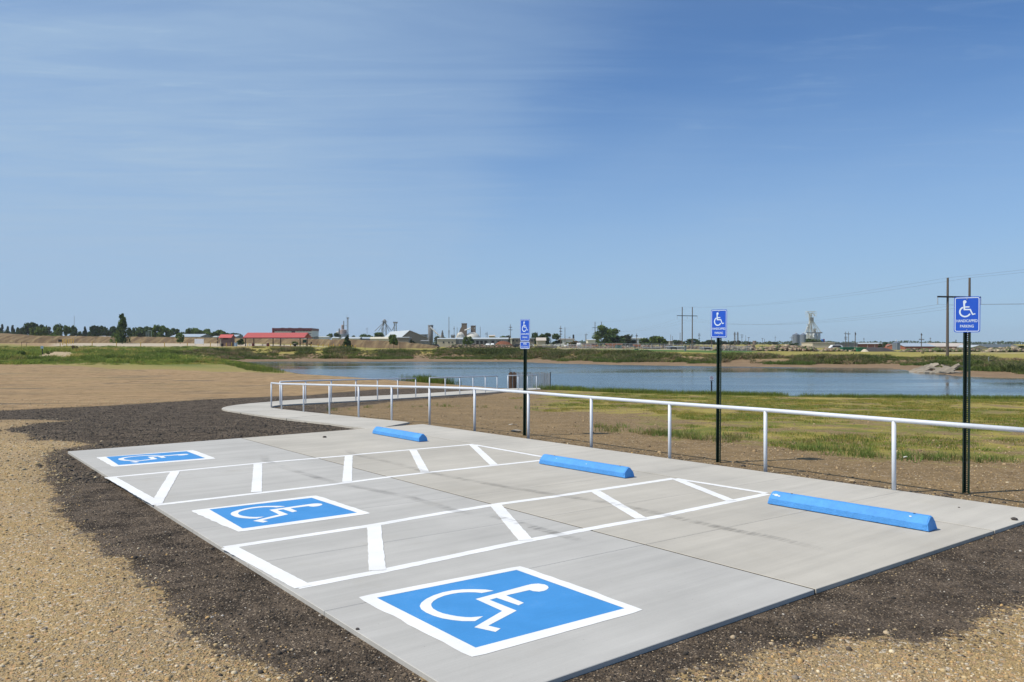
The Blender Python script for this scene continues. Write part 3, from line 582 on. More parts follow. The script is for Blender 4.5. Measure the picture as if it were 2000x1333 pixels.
for key, lab in (('near', 'nearest blue wheelchair symbol'), ('mid', 'middle blue wheelchair symbol'), ('far', 'farthest blue wheelchair symbol')):
    qi = [G(*p) for p in INN[key]]; qo = [G(*p) for p in OUT[key]]
    sy_ = bpy.data.objects.new('accessible_symbol', None); link(sy_, pad)
    mb = MB(); mb.poly([(p.x, p.y, 0.0014) for p in subdiv(qi, 0.12, 0.003)]); part('blue_field', mb, M['blue'], sy_)
    mb = MB(); ri, ro = [], []
    for k in range(4):
        n = 14
        for i in range(n):
            t = i / n; j = random.uniform(-.006, .006) if i else 0
            a = qi[k].lerp(qi[(k + 1) % 4], t); o = qo[k].lerp(qo[(k + 1) % 4], t)
            if i == 0: o = o.lerp(a, 0.10)
            ri.append(Vector((a.x, a.y, 0.0022))); ro.append(Vector((o.x + j, o.y + j, 0.0022)))
    n = len(ri); mb.add(ri + ro, [(i, (i + 1) % n, n + (i + 1) % n, n + i) for i in range(n)]); part('white_border', mb, M['white'], sy_)
    mb = MB(); mb.poly([(bil(u, v, qi).x, bil(u, v, qi).y, 0.0026) for u, v in B_uv]); part('seated_figure', mb, M['white'], sy_)
    mb = MB(); oo = [bil(u, v, qi) for u, v in O_uv]; il = [bil(u, v, qi) for u, v in I_uv]
    vs = [(p.x, p.y, 0.0026) for p in oo] + [(p.x, p.y, 0.0026) for p in il]; k = len(oo)
    mb.add(vs, [(i, i + 1, k + i + 1, k + i) for i in range(k - 1)]); part('wheel_arc', mb, M['white'], sy_)
# tyre marks
def tyre_material():
    m = bpy.data.materials.new('tyre_rubber_smear'); m.use_nodes = True; t = NT(m.node_tree); b = t.n['Principled BSDF']
    b.inputs['Base Color'].default_value = (0.10, 0.095, 0.09, 1); b.inputs['Roughness'].default_value = 0.9
    pos = t.node('ShaderNodeNewGeometry').outputs['Position']; al = t.mapv(pos, (1, 1, 1), (0, 0, -AANG))
    rib = t.noise(t.mapv(al, (2, 60, 1)), 1.0, 2, 0.5); bl = t.noise(pos, 2.0, 4, 0.6)
    al_ = t.math('MULTIPLY', t.attr('fade'), t.math('MULTIPLY', t.ss(rib, 0.38, 0.62), t.ss(bl, 0.3, 0.65))); t.l.new(t.math('MULTIPLY', al_, 0.36), b.inputs['Alpha']); return m
M['smear'] = tyre_material()
def tyre(px, w_):
    pts = [G(*p) for p in px]; P = []
    for a, b in zip(pts[:-1], pts[1:]):
        for i in range(8): P.append(a.lerp(b, i / 8))
    P.append(pts[-1]); n = len(P); vs, fd = [], []
    for i, p in enumerate(P):
        d = (P[min(i + 1, n - 1)] - P[max(i - 1, 0)]).normalized(); nn = Vector((-d.y, d.x, 0)) * w_ / 2; e = min(1, i / 6, (n - 1 - i) / 10)
        for k, f in ((-1, 0), (-.6, .9), (0, 1), (.6, .9), (1, 0)): vs.append(Vector((p.x, p.y, .0052)) + nn * k); fd.append(f * e)
    mb = MB(); mb.add(vs, [(5 * i + k, 5 * i + 5 + k, 5 * i + 6 + k, 5 * i + k + 1) for i in range(n - 1) for k in range(4)])
    o = part('tyre_mark', mb, M['smear'], pad); a = o.data.attributes.new('fade', 'FLOAT', 'POINT'); a.data.foreach_set('value', fd)
tyre([(676, 878), (690, 888), (760, 903), (835, 923), (910, 938), (990, 952), (1095, 969), (1200, 985), (1300, 1007), (1410, 1032), (1520, 1053), (1640, 1082)], .16)
tyre([(514, 886), (518, 900), (560, 916), (655, 944), (720, 956), (800, 972), (890, 999), (960, 1008), (1040, 1030), (1100, 1047), (1180, 1072)], .16)

# ------------------------------------------------------------------ walkway
outer = [GZ(*p) for p in [(727, 839), (700, 835.5), (640, 827), (560, 818), (500, 810), (470, 805.6), (448, 802.3), (437, 800.2), (433, 798.3), (436, 796), (445, 793.8), (462, 791), (490, 788), (520, 785.6), (550, 783), (600, 779.4), (650, 777), (700, 775), (760, 772), (820, 769.3), (870, 766), (920, 763), (960, 760.8), (1000, 759), (1054, 758)]]
inner = [GZ(*p) for p in [(800, 825), (766, 821.5), (700, 815), (643, 809.3), (592, 804), (560, 800.5), (545, 798.7), (533, 797.2), (529, 796.2), (530, 794.7), (536, 793), (546, 791.5), (570, 789.8), (600, 788.2), (650, 785.5), (700, 783), (740, 780.7), (780, 778.4), (820, 776), (870, 772.6), (920, 769.3), (960, 766.6), (990, 764.8), (1020, 763), (1056, 760.4)]]
wk = bpy.data.objects.new('walkway', None); link(wk); tag(wk, kind='structure')
K = len(outer); segs = [(0, 3), (3, 5), (5, 7), (7, 10), (10, 12), (12, 14), (14, 16), (16, 18), (18, 20), (20, 22), (22, 24)]
for a, b in segs:
    mb = MB(); ro = []; ra = []
    for i in range(a, b + 1):
        po, pi_ = outer[i].copy(), inner[i].copy()
        if i == a and a: po = po.lerp(outer[i + 1], 0.02); pi_ = pi_.lerp(inner[i + 1], 0.02)
        ra.append([Vector((po.x, po.y, po.z - .15)), Vector((pi_.x, pi_.y, pi_.z - .15)), pi_, po])
    mb.loft(ra); part('concrete_panel', mb, M['conc_c'], wk)

# ------------------------------------------------------------------ wheel stops
def wheel_stop(p0, p1, label, chips):
    d = (p1 - p0); L = d.length; d.normalize(); rz = math.atan2(d.y, d.x)
    root = thing('parking_stop', p0, label, 'wheel stop', 'blue wheel stops at the heads of the stalls', rz)
    prof = [(.006, 0.006), (.0, .013), (.004, .072), (.014, .084), (.066, .140), (.080, .147), (.120, .147), (.134, .140), (.186, .084), (.196, .072), (.200, .013), (.194, .006)]
    rings = []
    n = 64
    for i in range(n + 1):
        x = L * i / n; e = min(1, i, n - i); f = 1 if e else 0.93
        if i == 0: x = 0
        rings.append([(x + (0.012 if (i == 0 and z > .03) else (-.012 if (i == n and z > .03) else 0)), .100 + (y - .100) * (f if z > .03 else 1) + random.uniform(-.0012, .0012), z * (f if z > .1 else 1) + random.uniform(-.0012, .0012)) for y, z in prof])
    mb = MB(); mb.loft(rings); o = part('block', mb, M['stopblue'], root, local=True)
    for x in (L * .14, L * .9):
        c = MB(); c.cyl((x, .100, .140), (x, .100, .1495), .012, n=10); part('rebar_pin', c, M['dark'], root, local=True)
    for x, y, z, s_ in chips:
        c = MB(); pts = [(x + s_ * random.uniform(.6, 1.2) * math.cos(a), y + s_ * .35 * random.uniform(.6, 1.2) * math.sin(a), z + .002 + (s_ * .35 * math.sin(a)) * 1.08) for a in np.linspace(0, 6.28, 9)[:-1]]
        c.poly(pts); part('paint_chip', c, M['chip'], root, local=True)
    return root
ST = [((1499, 985.2), (1813.5, 1040.3), 'longest looking blue wheel stop, its end chipped white, in front of the near stall', [(.09, .040, .1145, .030), (.13, .035, .1090, .018), (.05, .043, .1175, .014), (1.62, .045, .1200, .016)]),
      ((1052.5, 906.6), (1220.5, 935.4), 'blue wheel stop of the middle stall, touching the tip of the white cross hatching', [(.35, .045, .1195, .010), (1.0, .036, .1105, .012)]),
      ((727, 847.6), (818, 864), 'blue wheel stop of the far stall, beside the dark millings and walkway bend', [])]
for a, b, lab, chips in ST: wheel_stop(G(*a), G(*b), lab, chips)

# ------------------------------------------------------------------ handrails
def rail(posts, label, tops=0.9, r=.03, extra=None):
    root = thing('handrail', posts[0], label, 'handrail', 'white pipe handrails along the walkway')
    tp = [p + Vector((0, 0, tops)) for p in posts]
    if extra: tp = ([extra[0]] if extra[0] else []) + tp + ([extra[1]] if extra[1] else [])
    mb = MB(); mb.tube(tp, r, 12); part('top_rail', mb, M['rail'], root, True)
    for p in posts:
        c = MB(); c.cyl(p - Vector((0, 0, .12)), p + Vector((0, 0, tops - r * .5)), r * .92, n=12); part('post', c, M['rail'], root, True)
    return root
near_posts = [GZ(*p) for p in [(530, 796), (550, 800), (593, 804.5), (643.4, 810), (700.4, 815.5), (765, 821.5), (839, 829)]] + [G(*p) for p in [(927, 839.8), (1032, 854.3), (1155, 873), (1308, 895), (1495, 920), (1746, 957.5)]]
dl = near_posts[-1] - near_posts[-2]; near_posts.append(near_posts[-1] + dl)
rail(near_posts, 'long white pipe handrail running along the back edge of the parking pad')
rail([GZ(*p) for p in [(547, 791), (597, 787.8), (647, 785.2), (695, 782.8), (737.4, 780.4), (777, 778), (812, 776)]], 'white pipe handrail on the far leg of the walkway, the section by its bend')
rail([GZ(*p) for p in [(839, 774), (869.6, 772), (898, 770.3), (924, 768.6), (948, 767), (971, 765.6)]], 'white pipe handrail on the far walkway leg, second section, near the reeds')
rail([GZ(*p) for p in [(992, 763.5), (1012, 762.6), (1030.4, 761.6), (1048, 760.6)]], 'short white pipe handrail at the water end of the walkway, before the laths')

# ------------------------------------------------------------------ accessible parking signs
def text_mesh(body, size, width=None, zoff=0.0, fat=0.0):
    cu = bpy.data.curves.new('lettering', 'FONT'); cu.body = body; cu.size = size; cu.align_x = 'CENTER'; cu.resolution_u = 3; cu.offset = fat
    ob = bpy.data.objects.new('lettering', cu); COL.objects.link(ob); bpy.context.view_layer.update()
    me = bpy.data.meshes.new_from_object(ob.evaluated_get(bpy.context.evaluated_depsgraph_get())); COL.objects.unlink(ob); bpy.data.objects.remove(ob)
    xs_ = [v.co.x for v in me.vertices]; k = (width / (max(xs_) - min(xs_))) if width else 1
    for v in me.vertices: v.co = Vector((v.co.x * k, 0, v.co.y)) + Vector((0, zoff, 0))   # stands in the xz plane
    return me
def rrect(w_, h_, r, n=6):
    pts = []
    for cx_, cy_, a0 in ((w_ / 2 - r, h_ / 2 - r, 0), (-w_ / 2 + r, h_ / 2 - r, 90), (-w_ / 2 + r, -h_ / 2 + r, 180), (w_ / 2 - r, -h_ / 2 + r, 270)):
        for i in range(n + 1):
            a = math.radians(a0 + 90 * i / n); pts.append((cx_ + r * math.cos(a), cy_ + r * math.sin(a)))
    return pts
def plate(w_, h_, r, y, th, zc, mat, name, root, bord=None, bmat=None, bi=.010, bw=.009):
    mb = MB(); pr = rrect(w_, h_, r); mb.extrude([(x, z + zc) for x, z in pr], y, y + th); p = part(name, mb, mat, root, local=True)
    if bmat:
        a = rrect(w_ - 2 * bi, h_ - 2 * bi, r - bi * .5); b = rrect(w_ - 2 * (bi + bw), h_ - 2 * (bi + bw), max(r - bi - bw * .5, .006)); n = len(a); m2 = MB()
        m2.add([(x, y - .0012, z + zc) for x, z in a] + [(x, y - .0012, z + zc) for x, z in b], [(i, (i + 1) % n, n + (i + 1) % n, n + i) for i in range(n)])
        part('border', m2, bmat, p, local=True)
    return p
def isa(root, zc, s_, y, mat):                            # upright wheelchair symbol; s_ = sign height / 930 crop units
    cv = lambda p: ((p[0] - 520) * s_, y, (595 - p[1]) * s_ + zc)
    hd = [(465 + 42 * math.cos(a), 258 + 42 * math.sin(a)) for a in np.linspace(math.radians(78), math.radians(-205 - 0), 16)]
    body = hd + [(428, 300), (440, 480), (585, 480), (645, 612), (725, 592), (716, 566), (665, 578), (608, 448), (477, 444), (476, 412), (580, 410), (580, 380), (473, 380)]
    mb = MB(); mb.poly([cv(p) for p in body]); part('seated_figure', mb, mat, root, local=True)
    mb = MB(); A = np.linspace(math.radians(247), math.radians(25), 26)
    o = [(475 + 147 * math.cos(a), 522 + 147 * math.sin(a)) for a in A]; i_ = [(475 + 108 * math.cos(a), 522 + 108 * math.sin(a)) for a in A]; k = len(o)
    mb.add([cv(p) for p in o] + [cv(p) for p in i_], [(j, j + 1, k + j + 1, k + j) for j in range(k - 1)]); part('wheel_arc', mb, mat, root, local=True)
def letter(root, body, size, width, zc, y, mat, fat=0.0):
    me = text_mesh(body, size, width, y, fat)
    for v in me.vertices: v.co.z += zc
    o = bpy.data.objects.new('lettering', me); me.materials.append(mat); link(o, root); return o
FACE = math.atan2(-math.cos(AANG), math.sin(AANG)) 
def u_post(root, H):
    mb = MB(); t = .004
    fl, dp, wb = .044, .034, .024                         # half width at the flange tips, depth, half width of the web
    for s_ in (-1, 1):
        mb.bx(s_ * (wb + .004), s_ * fl, 0, t, -.35, H)                                  # flange at the front
        mb.add([(s_ * (wb + .004), 0, -.35), (s_ * (wb + .004), 0, H), (s_ * wb, dp, H), (s_ * wb, dp, -.35), (s_ * (wb + .004 + t), t, -.35), (s_ * (wb + .004 + t), t, H), (s_ * (wb + t), dp, H), (s_ * (wb + t), dp, -.35)],
               [(0, 1, 2, 3), (7, 6, 5, 4), (0, 3, 7, 4), (1, 5, 6, 2)])
        mb.bx(s_ * .0075, s_ * wb, dp, dp + t, -.35, H)                                  # web either side of the row of holes
    z = -.35; step = .0254
    while z < H - step:
        mb.bx(-.0075, .0075, dp, dp + t, z, z + step * .42); z += step
    mb.bx(-.0075, .0075, dp, dp + t, z, H)
    part('post', mb, M['green_post'], root, local=True)
def acc_sign(base, top, label, turn=0.0, van=False, lean=0.0):
    # the face looks back down the stalls: local -y points along -A
    root = thing('accessible_parking_sign', base, label, 'parking sign', 'accessible parking signs behind the handrail', AANG - math.pi / 2 + turn)
    root.rotation_euler = (0, lean, AANG - math.pi / 2 + turn)
    Hh = top - base.z; u_post(root, Hh - .03 if not van else Hh - .05)
    w_, h_ = .305, .457; zc = Hh - h_ / 2
    p = plate(w_, h_, .028, -.0035, .002, zc, M['signblue'], 'sign_panel', root, bmat=M['signwhite'])
    isa(p, zc, .457 / 930 * .985, -.0047, M['signwhite'])
    letter(p, 'HANDICAPPED', .050, .245, zc - .098, -.0047, M['signwhite'], .0006); letter(p, 'PARKING', .050, .158, zc - .166, -.0047, M['signwhite'], .0006)
    for dz in (h_ / 2 - .030, -h_ / 2 + .030):
        c = MB(); c.cyl((0, -.004, zc + dz), (0, -.010, zc + dz), .008, .006, 10); part('bolt', c, M['alu'], p, local=True)
    bk = MB(); bk.prism([(0, 0)] * 0 or [(-w_ / 2, -.0013), (w_ / 2, -.0013), (w_ / 2, -.0010), (-w_ / 2, -.0010)], zc - h_ / 2 + .03, zc + h_ / 2 - .03); part('panel_back', bk, M['alu'], p, local=True)
    if van:
        w2, h2 = .305, .152; z2 = zc - h_ / 2 - h2 / 2 - .012
        q = plate(w2, h2, .026, -.0035, .002, z2, M['signblue'], 'van_plate', root, bmat=M['signwhite'], bi=.004, bw=.012)
        letter(q, 'VAN', .055, .115, z2 + .012, -.0047, M['signwhite'], .001); letter(q, 'ACCESSIBLE', .046, .225, z2 - .046, -.0047, M['signwhite'])
        for dz in (h2 / 2 - .02, -h2 / 2 + .017):
            c = MB(); c.cyl((0, -.004, z2 + dz), (0, -.009, z2 + dz), .007, .006, 10); part('bolt', c, M['alu'], q, local=True)
    return root
for (bx_, by_), ty, lab, turn, van, lean in (((1886.5, 963), 580, 'largest blue handicapped parking sign, overlapping the tall wooden power poles', .10, False, .006), ((1402.5, 903), 605, 'blue handicapped parking sign on the middle green post', 0.03, False, .008), ((1024, 850), 624, 'blue handicapped parking sign with a second VAN ACCESSIBLE plate under it', 0.03, True, .011)):
    b = G(bx_, by_, -.03); acc_sign(b, CH + (HY - ty) / F * b.y, lab, turn, van, lean)

# ------------------------------------------------------------------ small sign by the water
nb = G(1390, 768, -1.35); r = thing('prohibition_sign', nb, 'small square sign with a red prohibition ring on a dark post by the pond', 'sign')
mb = MB(); mb.box((0, .03, .42), (.08, .05, 1.1)); part('post', mb, M['dark'], r, local=True)
p = plate(.30, .34, .02, -.01, .01, .95, M['signwhite'], 'sign_panel', r)
mb = MB(); A = np.linspace(0, 2 * math.pi, 25)[:-1]; n = len(A)
mb.add([(.10 * math.cos(a), -.013, .99 + .10 * math.sin(a)) for a in A] + [(.078 * math.cos(a), -.013, .99 + .078 * math.sin(a)) for a in A], [(i, (i + 1) % n, n + (i + 1) % n, n + i) for i in range(n)]); part('red_ring', mb, M['signred'], p, local=True)
mb = MB(); mb.poly([(-.065, -.0145, 1.055), (-.05, -.0145, 1.065), (.065, -.0145, .925), (.05, -.0145, .915)]); part('slash', mb, M['signred'], p, local=True)
mb = MB(); mb.poly([(-.06, -.0115, .975), (-.03, -.0115, 1.005), (.0, -.0115, .99), (.06, -.0115, 1.0), (.06, -.0115, .98), (0, -.0115, .965)]); part('swimmer_print', mb, M['black'], p, local=True)
mb = MB(); mb.bx(-.13, .13, -.012, -.011, .80, .83); part('caption_bar', mb, M['black'], p, local=True)

# ------------------------------------------------------------------ snow fence and its roll at the water end of the walk
fz = lambda px, py: GZ(px, py, -.1)
fr = thing('snow_fence', fz(1040, 761), 'open fence of thin upright wooden laths at the water end of the walkway', 'picket fence')
pA, pB, pC = W(1009, 758.5, 60), W(1060, 759.5, 59.5), W(1073, 762, 57.6)
pts = [pA.lerp(pB, i / 21) for i in range(22)] + [pB.lerp(pC, i / 7) for i in range(1, 8)]
for i, p in enumerate(pts):
    h = 1.2 + random.uniform(-.05, .05); mb = MB(); mb.bar(p + Vector((0, 0, -.06)), p + Vector((random.uniform(-.02, .02), random.uniform(-.02, .02), h)), .044, .014)
    part('picket', mb, M['picket'], fr)
for hh in (.2, .6, 1.0):
    mb = MB(); mb.tube([p + Vector((0, -.012, hh)) for p in pts], .003, 5); part('wire_strand', mb, M['wire'], fr)
mb = MB(); mb.cyl(pC + Vector((.06, 0, -.3)), pC + Vector((.08, 0, 1.28)), .03, n=8); part('end_post', mb, M['dark'], fr)
rc = W(1000.5, 759.5, 58.8); rl = thing('fence_roll', rc, 'upright roll of dark brown fence laths standing at the pond edge', 'fence roll')
for i in range(46):
    a = i * .42; rr = .27 - i * .0035 + random.uniform(-.006, .006); p = rc + Vector((rr * math.cos(a), rr * math.sin(a), -.05))
    mb = MB(); mb.bar(p, p + Vector((random.uniform(-.025, .025), random.uniform(-.02, .02), 1.22 + random.uniform(-.06, .07))), .04, .014); part('picket', mb, M['picket_red'], rl)
mb = MB(); mb.cyl(rc + Vector((-.17, .1, -.1)), rc + Vector((-.17, .1, 1.5)), .018, n=6); part('stake', mb, M['dark'], rl)

# ------------------------------------------------------------------ little things on the ground
def stone(name, p, s_, mat, label, cat, group=None, flat=.6):
    mb = MB(); rings = []
    for i in range(5):
        t = -1.2 + 2.4 * i / 4; rr = math.cos(t * .95)
        rings.append([(p.x + s_ * rr * math.cos(a) * random.uniform(.8, 1.15), p.y + s_ * rr * math.sin(a) * random.uniform(.8, 1.15), p.z + s_ * flat * (math.sin(t) * .8 + .55)) for a in np.linspace(0, 6.28, 9)[:-1]])
    mb.loft(rings); return single(name, mb, mat, label, cat, group)
stone('stone', G(1981, 1016), .035, M['rock'], 'dark stone lying on the concrete near the corner of the pad', 'stone')
stone('stone', G(698, 1230), .014, M['rock'], 'small black stone on the concrete edge beside the nearest wheelchair symbol', 'stone')
stone('stone', G(634, 855), .04, M['rock'], 'dark clod on the concrete by the far stall, near the millings', 'stone')
stone('stone', G(1664, 941, -.03), .055, material('pale_stone', (0.40, 0.30, 0.18), .9), 'pale tan stone in the dirt just behind the concrete edge', 'stone', flat=.4)
stone('stone', G(1873, 992, 0), .012, M['rock'], 'tiny dark stone on the walkway concrete by the closest sign', 'stone')
stone('stone', G(1008, 843, -.04), .12, M['slab'], 'flat tan piece of concrete in the dirt beside the van sign post', 'stone', flat=.25)
for px, py, lab in ((1001, 830.5, 'white scrap of paper in the dirt left of the van sign post'), (1773, 894.5, 'white scrap of paper in the grass right of the handrail post')):
    p = G(px, py, hz(*G(px, py, -.1).xy) + .01); mb = MB(); v = [p + Vector((-.10, -.03, .005)), p + Vector((.02, -.05, .03)), p + Vector((.11, .02, .006)), p + Vector((.0, .04, .02)), p + Vector((-.07, .03, .012))]
    mb.add(v + [q + Vector((0, 0, .004)) for q in v], [(0, 1, 2, 3, 4), (9, 8, 7, 6, 5)] + [(i, (i + 1) % 5, 5 + (i + 1) % 5, 5 + i) for i in range(5)]); single('paper_scrap', mb, M['paper'], lab, 'litter')

# ------------------------------------------------------------------ trees
def crown_mesh(name, kind, n, leaf, greens, seed):
    r = np.random.default_rng(seed)                      # unit crown: x,y in -0.5..0.5, z in 0..1
    lobes = []
    if kind == 'round':
        for _ in range(34 if n > 3000 else 16):
            z = r.uniform(.08, .86); R = .42 * math.sqrt(max(.05, 1 - ((z - .5) / .52) ** 2)); a = r.uniform(0, 6.28); q = R * math.sqrt(r.uniform(.15, 1)); lobes.append((q * math.cos(a), q * math.sin(a), z, r.uniform(.10, .19)))
    elif kind == 'cone':
        for i in range(26):
            z = (i + .5) / 26; R = .46 * (1 - z) ** .75 * (.75 + .5 * r.random()); a = r.uniform(0, 6.28); lobes.append((R * .6 * math.cos(a), R * .6 * math.sin(a), z * .95 + .02, .05 + R * .36))
    elif kind == 'spire':
        for i in range(46):
            z = ((i + .5) / 46) ** 1.15; R = (.55 if z < .16 else .46 * (1 - z) ** .55) * (.40 + .85 * r.random()); a = r.uniform(0, 6.28); lobes.append((R * .65 * math.cos(a), R * .65 * math.sin(a), z * .96 + .02, .05 + R * .3))
    elif kind == 'spread':
        for _ in range(30):
            a = r.uniform(0, 6.28); q = .40 * math.sqrt(r.random()); z = .10 + .75 * (1 - (q / .45) ** 2) * r.uniform(.25, 1.1); lobes.append((q * math.cos(a), q * math.sin(a), z, r.uniform(.09, .16)))
    else:                                                # bush
        for _ in range(12):
            a = r.uniform(0, 6.28); q = .36 * math.sqrt(r.random()); lobes.append((q * math.cos(a), q * math.sin(a), r.uniform(.12, .75) * (1 - q * .8), r.uniform(.13, .2)))
    L = np.array(lobes); k = r.integers(0, len(L), n); d = r.normal(size=(n, 3)); d /= np.linalg.norm(d, axis=1)[:, None]
    rad = L[k, 3] * r.uniform(.35, 1.08, n) ** .6
    c = L[k, :3] + d * rad[:, None] * np.array([1, 1, 1.0])
    nn = d * .7 + r.normal(size=(n, 3)) * .7; nn /= np.linalg.norm(nn, axis=1)[:, None]
    u = np.cross(nn, r.normal(size=(n, 3))); u /= np.linalg.norm(u, axis=1)[:, None]; v = np.cross(nn, u)
    s = leaf * r.uniform(.6, 1.4, n)[:, None]
    V = np.stack([c - u * s, c + v * s * .7, c + u * s, c - v * s * .7], 1).reshape(-1, 3); V[:, 2] = np.clip(V[:, 2], 0, 1.05)
    Fq = np.arange(4 * n).reshape(-1, 4)
    g = np.array(greens); col = g[r.integers(0, len(g), len(L))][k] * r.uniform(.75, 1.3, n)[:, None]
    return fast_mesh(name, V, Fq, M['leaf'], np.repeat(col, 4, 0))
DG = [(.065, .10, .035), (.05, .085, .03), (.085, .12, .04)]; MG = [(.10, .15, .04), (.08, .13, .035), (.125, .175, .045)]; BG = [(.15, .21, .05), (.125, .19, .045), (.18, .235, .06)]; CG = [(.055, .08, .045), (.065, .085, .052), (.045, .07, .042)]; GG = [(.09, .105, .065), (.075, .09, .05), (.11, .12, .08)]; RG = [(.16, .10, .06), (.12, .09, .05), (.10, .12, .04)]
CR = {'d_round': crown_mesh('dark_round_crown', 'round', 1200, .070, DG, 1), 'd_round2': crown_mesh('dark_round_crown', 'round', 1200, .070, DG, 2), 'm_round': crown_mesh('green_round_crown', 'round', 1300, .066, MG, 3), 'm_round2': crown_mesh('green_round_crown', 'round', 1300, .066, MG, 4),
      'b_bush': crown_mesh('bright_bush_crown', 'bush', 900, .075, BG, 5), 'b_round': crown_mesh('bright_round_crown', 'round', 1100, .07, BG, 6), 'c_cone': crown_mesh('conifer_crown', 'cone', 1200, .06, CG, 7), 'm_spire': crown_mesh('tall_pyramid_crown', 'spire', 3600, .034, MG + DG, 8), 'm_spread': crown_mesh('spreading_crown', 'spread', 3600, .040, MG + DG[:1], 9),
      'g_round': crown_mesh('grey_green_crown', 'round', 1200, .06, GG, 10), 'd_bush': crown_mesh('dark_bush_crown', 'bush', 1000, .07, DG, 11), 'm_bush': crown_mesh('green_bush_crown', 'bush', 1200, .05, MG, 21), 'y_bush': crown_mesh('pale_green_bush_crown', 'bush', 1200, .05, BG + [(.22, .22, .07)], 22), 'r_bush': crown_mesh('brown_bush_crown', 'bush', 900, .065, RG, 12), 'd_cone': crown_mesh('dark_cone_crown', 'cone', 1300, .06, DG, 13), 'big_round': crown_mesh('large_round_crown', 'round', 3600, .036, MG + DG[:1], 14)}
def trunk_mesh():
    mb = MB(); mb.cyl((0, 0, -.03), (.01, 0, .45), .045, .028, 7); mb.cyl((.01, 0, .45), (.0, .01, .8), .028, .01, 6)
    for a in (0.3, 2.2, 4.1, 5.2): mb.cyl((.005, 0, .22 + .05 * a / 2), (.22 * math.cos(a), .22 * math.sin(a), .50 + .05 * a), .018, .006, 5)
    return mb.mesh('trunk')
TRUNK = trunk_mesh(); TRUNK.materials.append(M['bark'])
ORD = ['first', 'second', 'third', 'fourth', 'fifth', 'sixth', 'seventh', 'eighth', 'ninth', 'tenth', 'eleventh', 'twelfth', 'thirteenth', 'fourteenth', 'fifteenth']
def placed(px, all_px, prefix, segs):                    # label that counts from the left between two landmarks
    for lim, where in segs:
        if px < lim: break
    lo = max([-1e9] + [l for l, _ in segs if l <= px]); same = sorted(p for p in all_px if lo <= p < lim)
    return '%s, %s from left %s' % (prefix, ORD[same.index(px)], where) if len(same) > 1 else '%s, %s' % (prefix, where)
TSEG = [(145, 'left of the radio mast'), (239, 'between radio mast and tall pointed tree'), (320, 'just right of the tall pointed tree'), (9999, 'above the low grey building')]
SSEG = [(600, 'left of the red banded building'), (660, 'left of the grey elevator'), (751, 'right of the grey elevator'), (9999, 'around the big gabled shed')]
PSEG = [(760, 'left of the lattice towers'), (960, 'around the white domes'), (1150, 'right of the van sign'), (1342, 'left of the middle pole pair'), (1405, 'beside the middle sign'), (1500, 'right of the middle sign'), (1700, 'near the white elevator tower'), (9999, 'over the long low sheds')]
def tree(px, top, wpx, D, crown, label, group=None, cat='tree', base=None, name=None, low=.03):
    X_ = (px - 1000) / F * D; zb = hz(X_, D) if base is None else CH - (base - HY) / F * D
    zt = CH - (top - HY) / F * D; H = zt - zb; w_ = wpx / F * D
    nm = name or ('shrub' if 'bush' in crown else 'tree')
    w_ *= 1.5 if D > 300 and 'big' not in crown and 'spread' not in crown else 1.08
    r = thing(nm, (X_, D, zb), label, cat, group, random.uniform(0, 6.28))
    t = bpy.data.objects.new('trunk', TRUNK); link(t, r); t.scale = (H * .5 if H < 4 else H * .4,) * 2 + (H * .95,)
    c = bpy.data.objects.new('crown', CR[crown]); link(c, r); c.location = (0, 0, H * low); c.scale = (w_, w_, H * (1 - low) / 1.0)
    return r
GL = 'treeline on the left skyline'
LST = [(-70, 634, 26, 560, 'd_round'), (-45, 638, 20, 560, 'c_cone'), (-20, 633, 18, 560, 'c_cone'), (4, 634, 12, 600, 'c_cone'), (15, 638, 12, 600, 'c_cone'), (25, 636, 12, 600, 'c_cone'), (10, 645, 22, 580, 'd_round'), (31, 645, 10, 580, 'd_round2')]
for px, top, w_, D, cr in LST:
    tree(px, top, w_, D, cr, placed(px, [q_[0] for q_ in LST], 'bluish dark tree', [(9999, 'at the left end of the skyline')]), 'dark trees at the left end of the skyline')
LST = [(39, 639, 11, 480, 'd_round'), (48, 638, 10, 500, 'd_round2'), (60, 628.5, 24, 470, 'd_round2'), (82, 633, 18, 520, 'd_round'), (92, 642, 12, 520, 'c_cone'), (104, 637, 16, 520, 'g_round'), (112, 640, 12, 520, 'd_round'), (138, 634.5, 15, 500, 'd_round'), (150, 643, 20, 500, 'd_round2'), (160, 645, 14, 520, 'd_round'), (166, 638.5, 11, 490, 'c_cone'), (176, 647, 16, 500, 'd_round'),
                            (187, 635, 19, 480, 'd_round2'), (196, 640, 14, 490, 'c_cone'), (204, 635.5, 15, 480, 'd_round'), (215, 636.5, 17, 480, 'd_round2'), (225, 638, 15, 490, 'd_round'), (256, 641, 12, 480, 'd_round'), (267, 638, 24, 470, 'd_round2'), (283, 636.5, 22, 470, 'd_round'), (295, 639, 18, 480, 'd_round2'), (338, 640, 18, 470, 'd_round'), (349, 650, 12, 480, 'd_round2'), (364, 645, 16, 500, 'd_round')]
for px, top, w_, D, cr in LST:
    tree(px, top, w_, D, cr, placed(px, [q_[0] for q_ in LST], 'dark skyline tree', TSEG), GL)
LST = [(121, 630.5, 23, 440, 'm_round'), (307, 635, 15, 450, 'm_round2'), (323, 635, 22, 450, 'm_round'), (374, 641, 16, 480, 'm_round2'), (393, 640.5, 28, 470, 'm_round'), (403, 643, 20, 490, 'm_round2'), (424, 643.5, 28, 480, 'm_round')]
for px, top, w_, D, cr in LST:
    tree(px, top, w_, D, cr, placed(px, [q_[0] for q_ in LST], 'mid green skyline tree', TSEG), 'mid green trees of the left treeline')
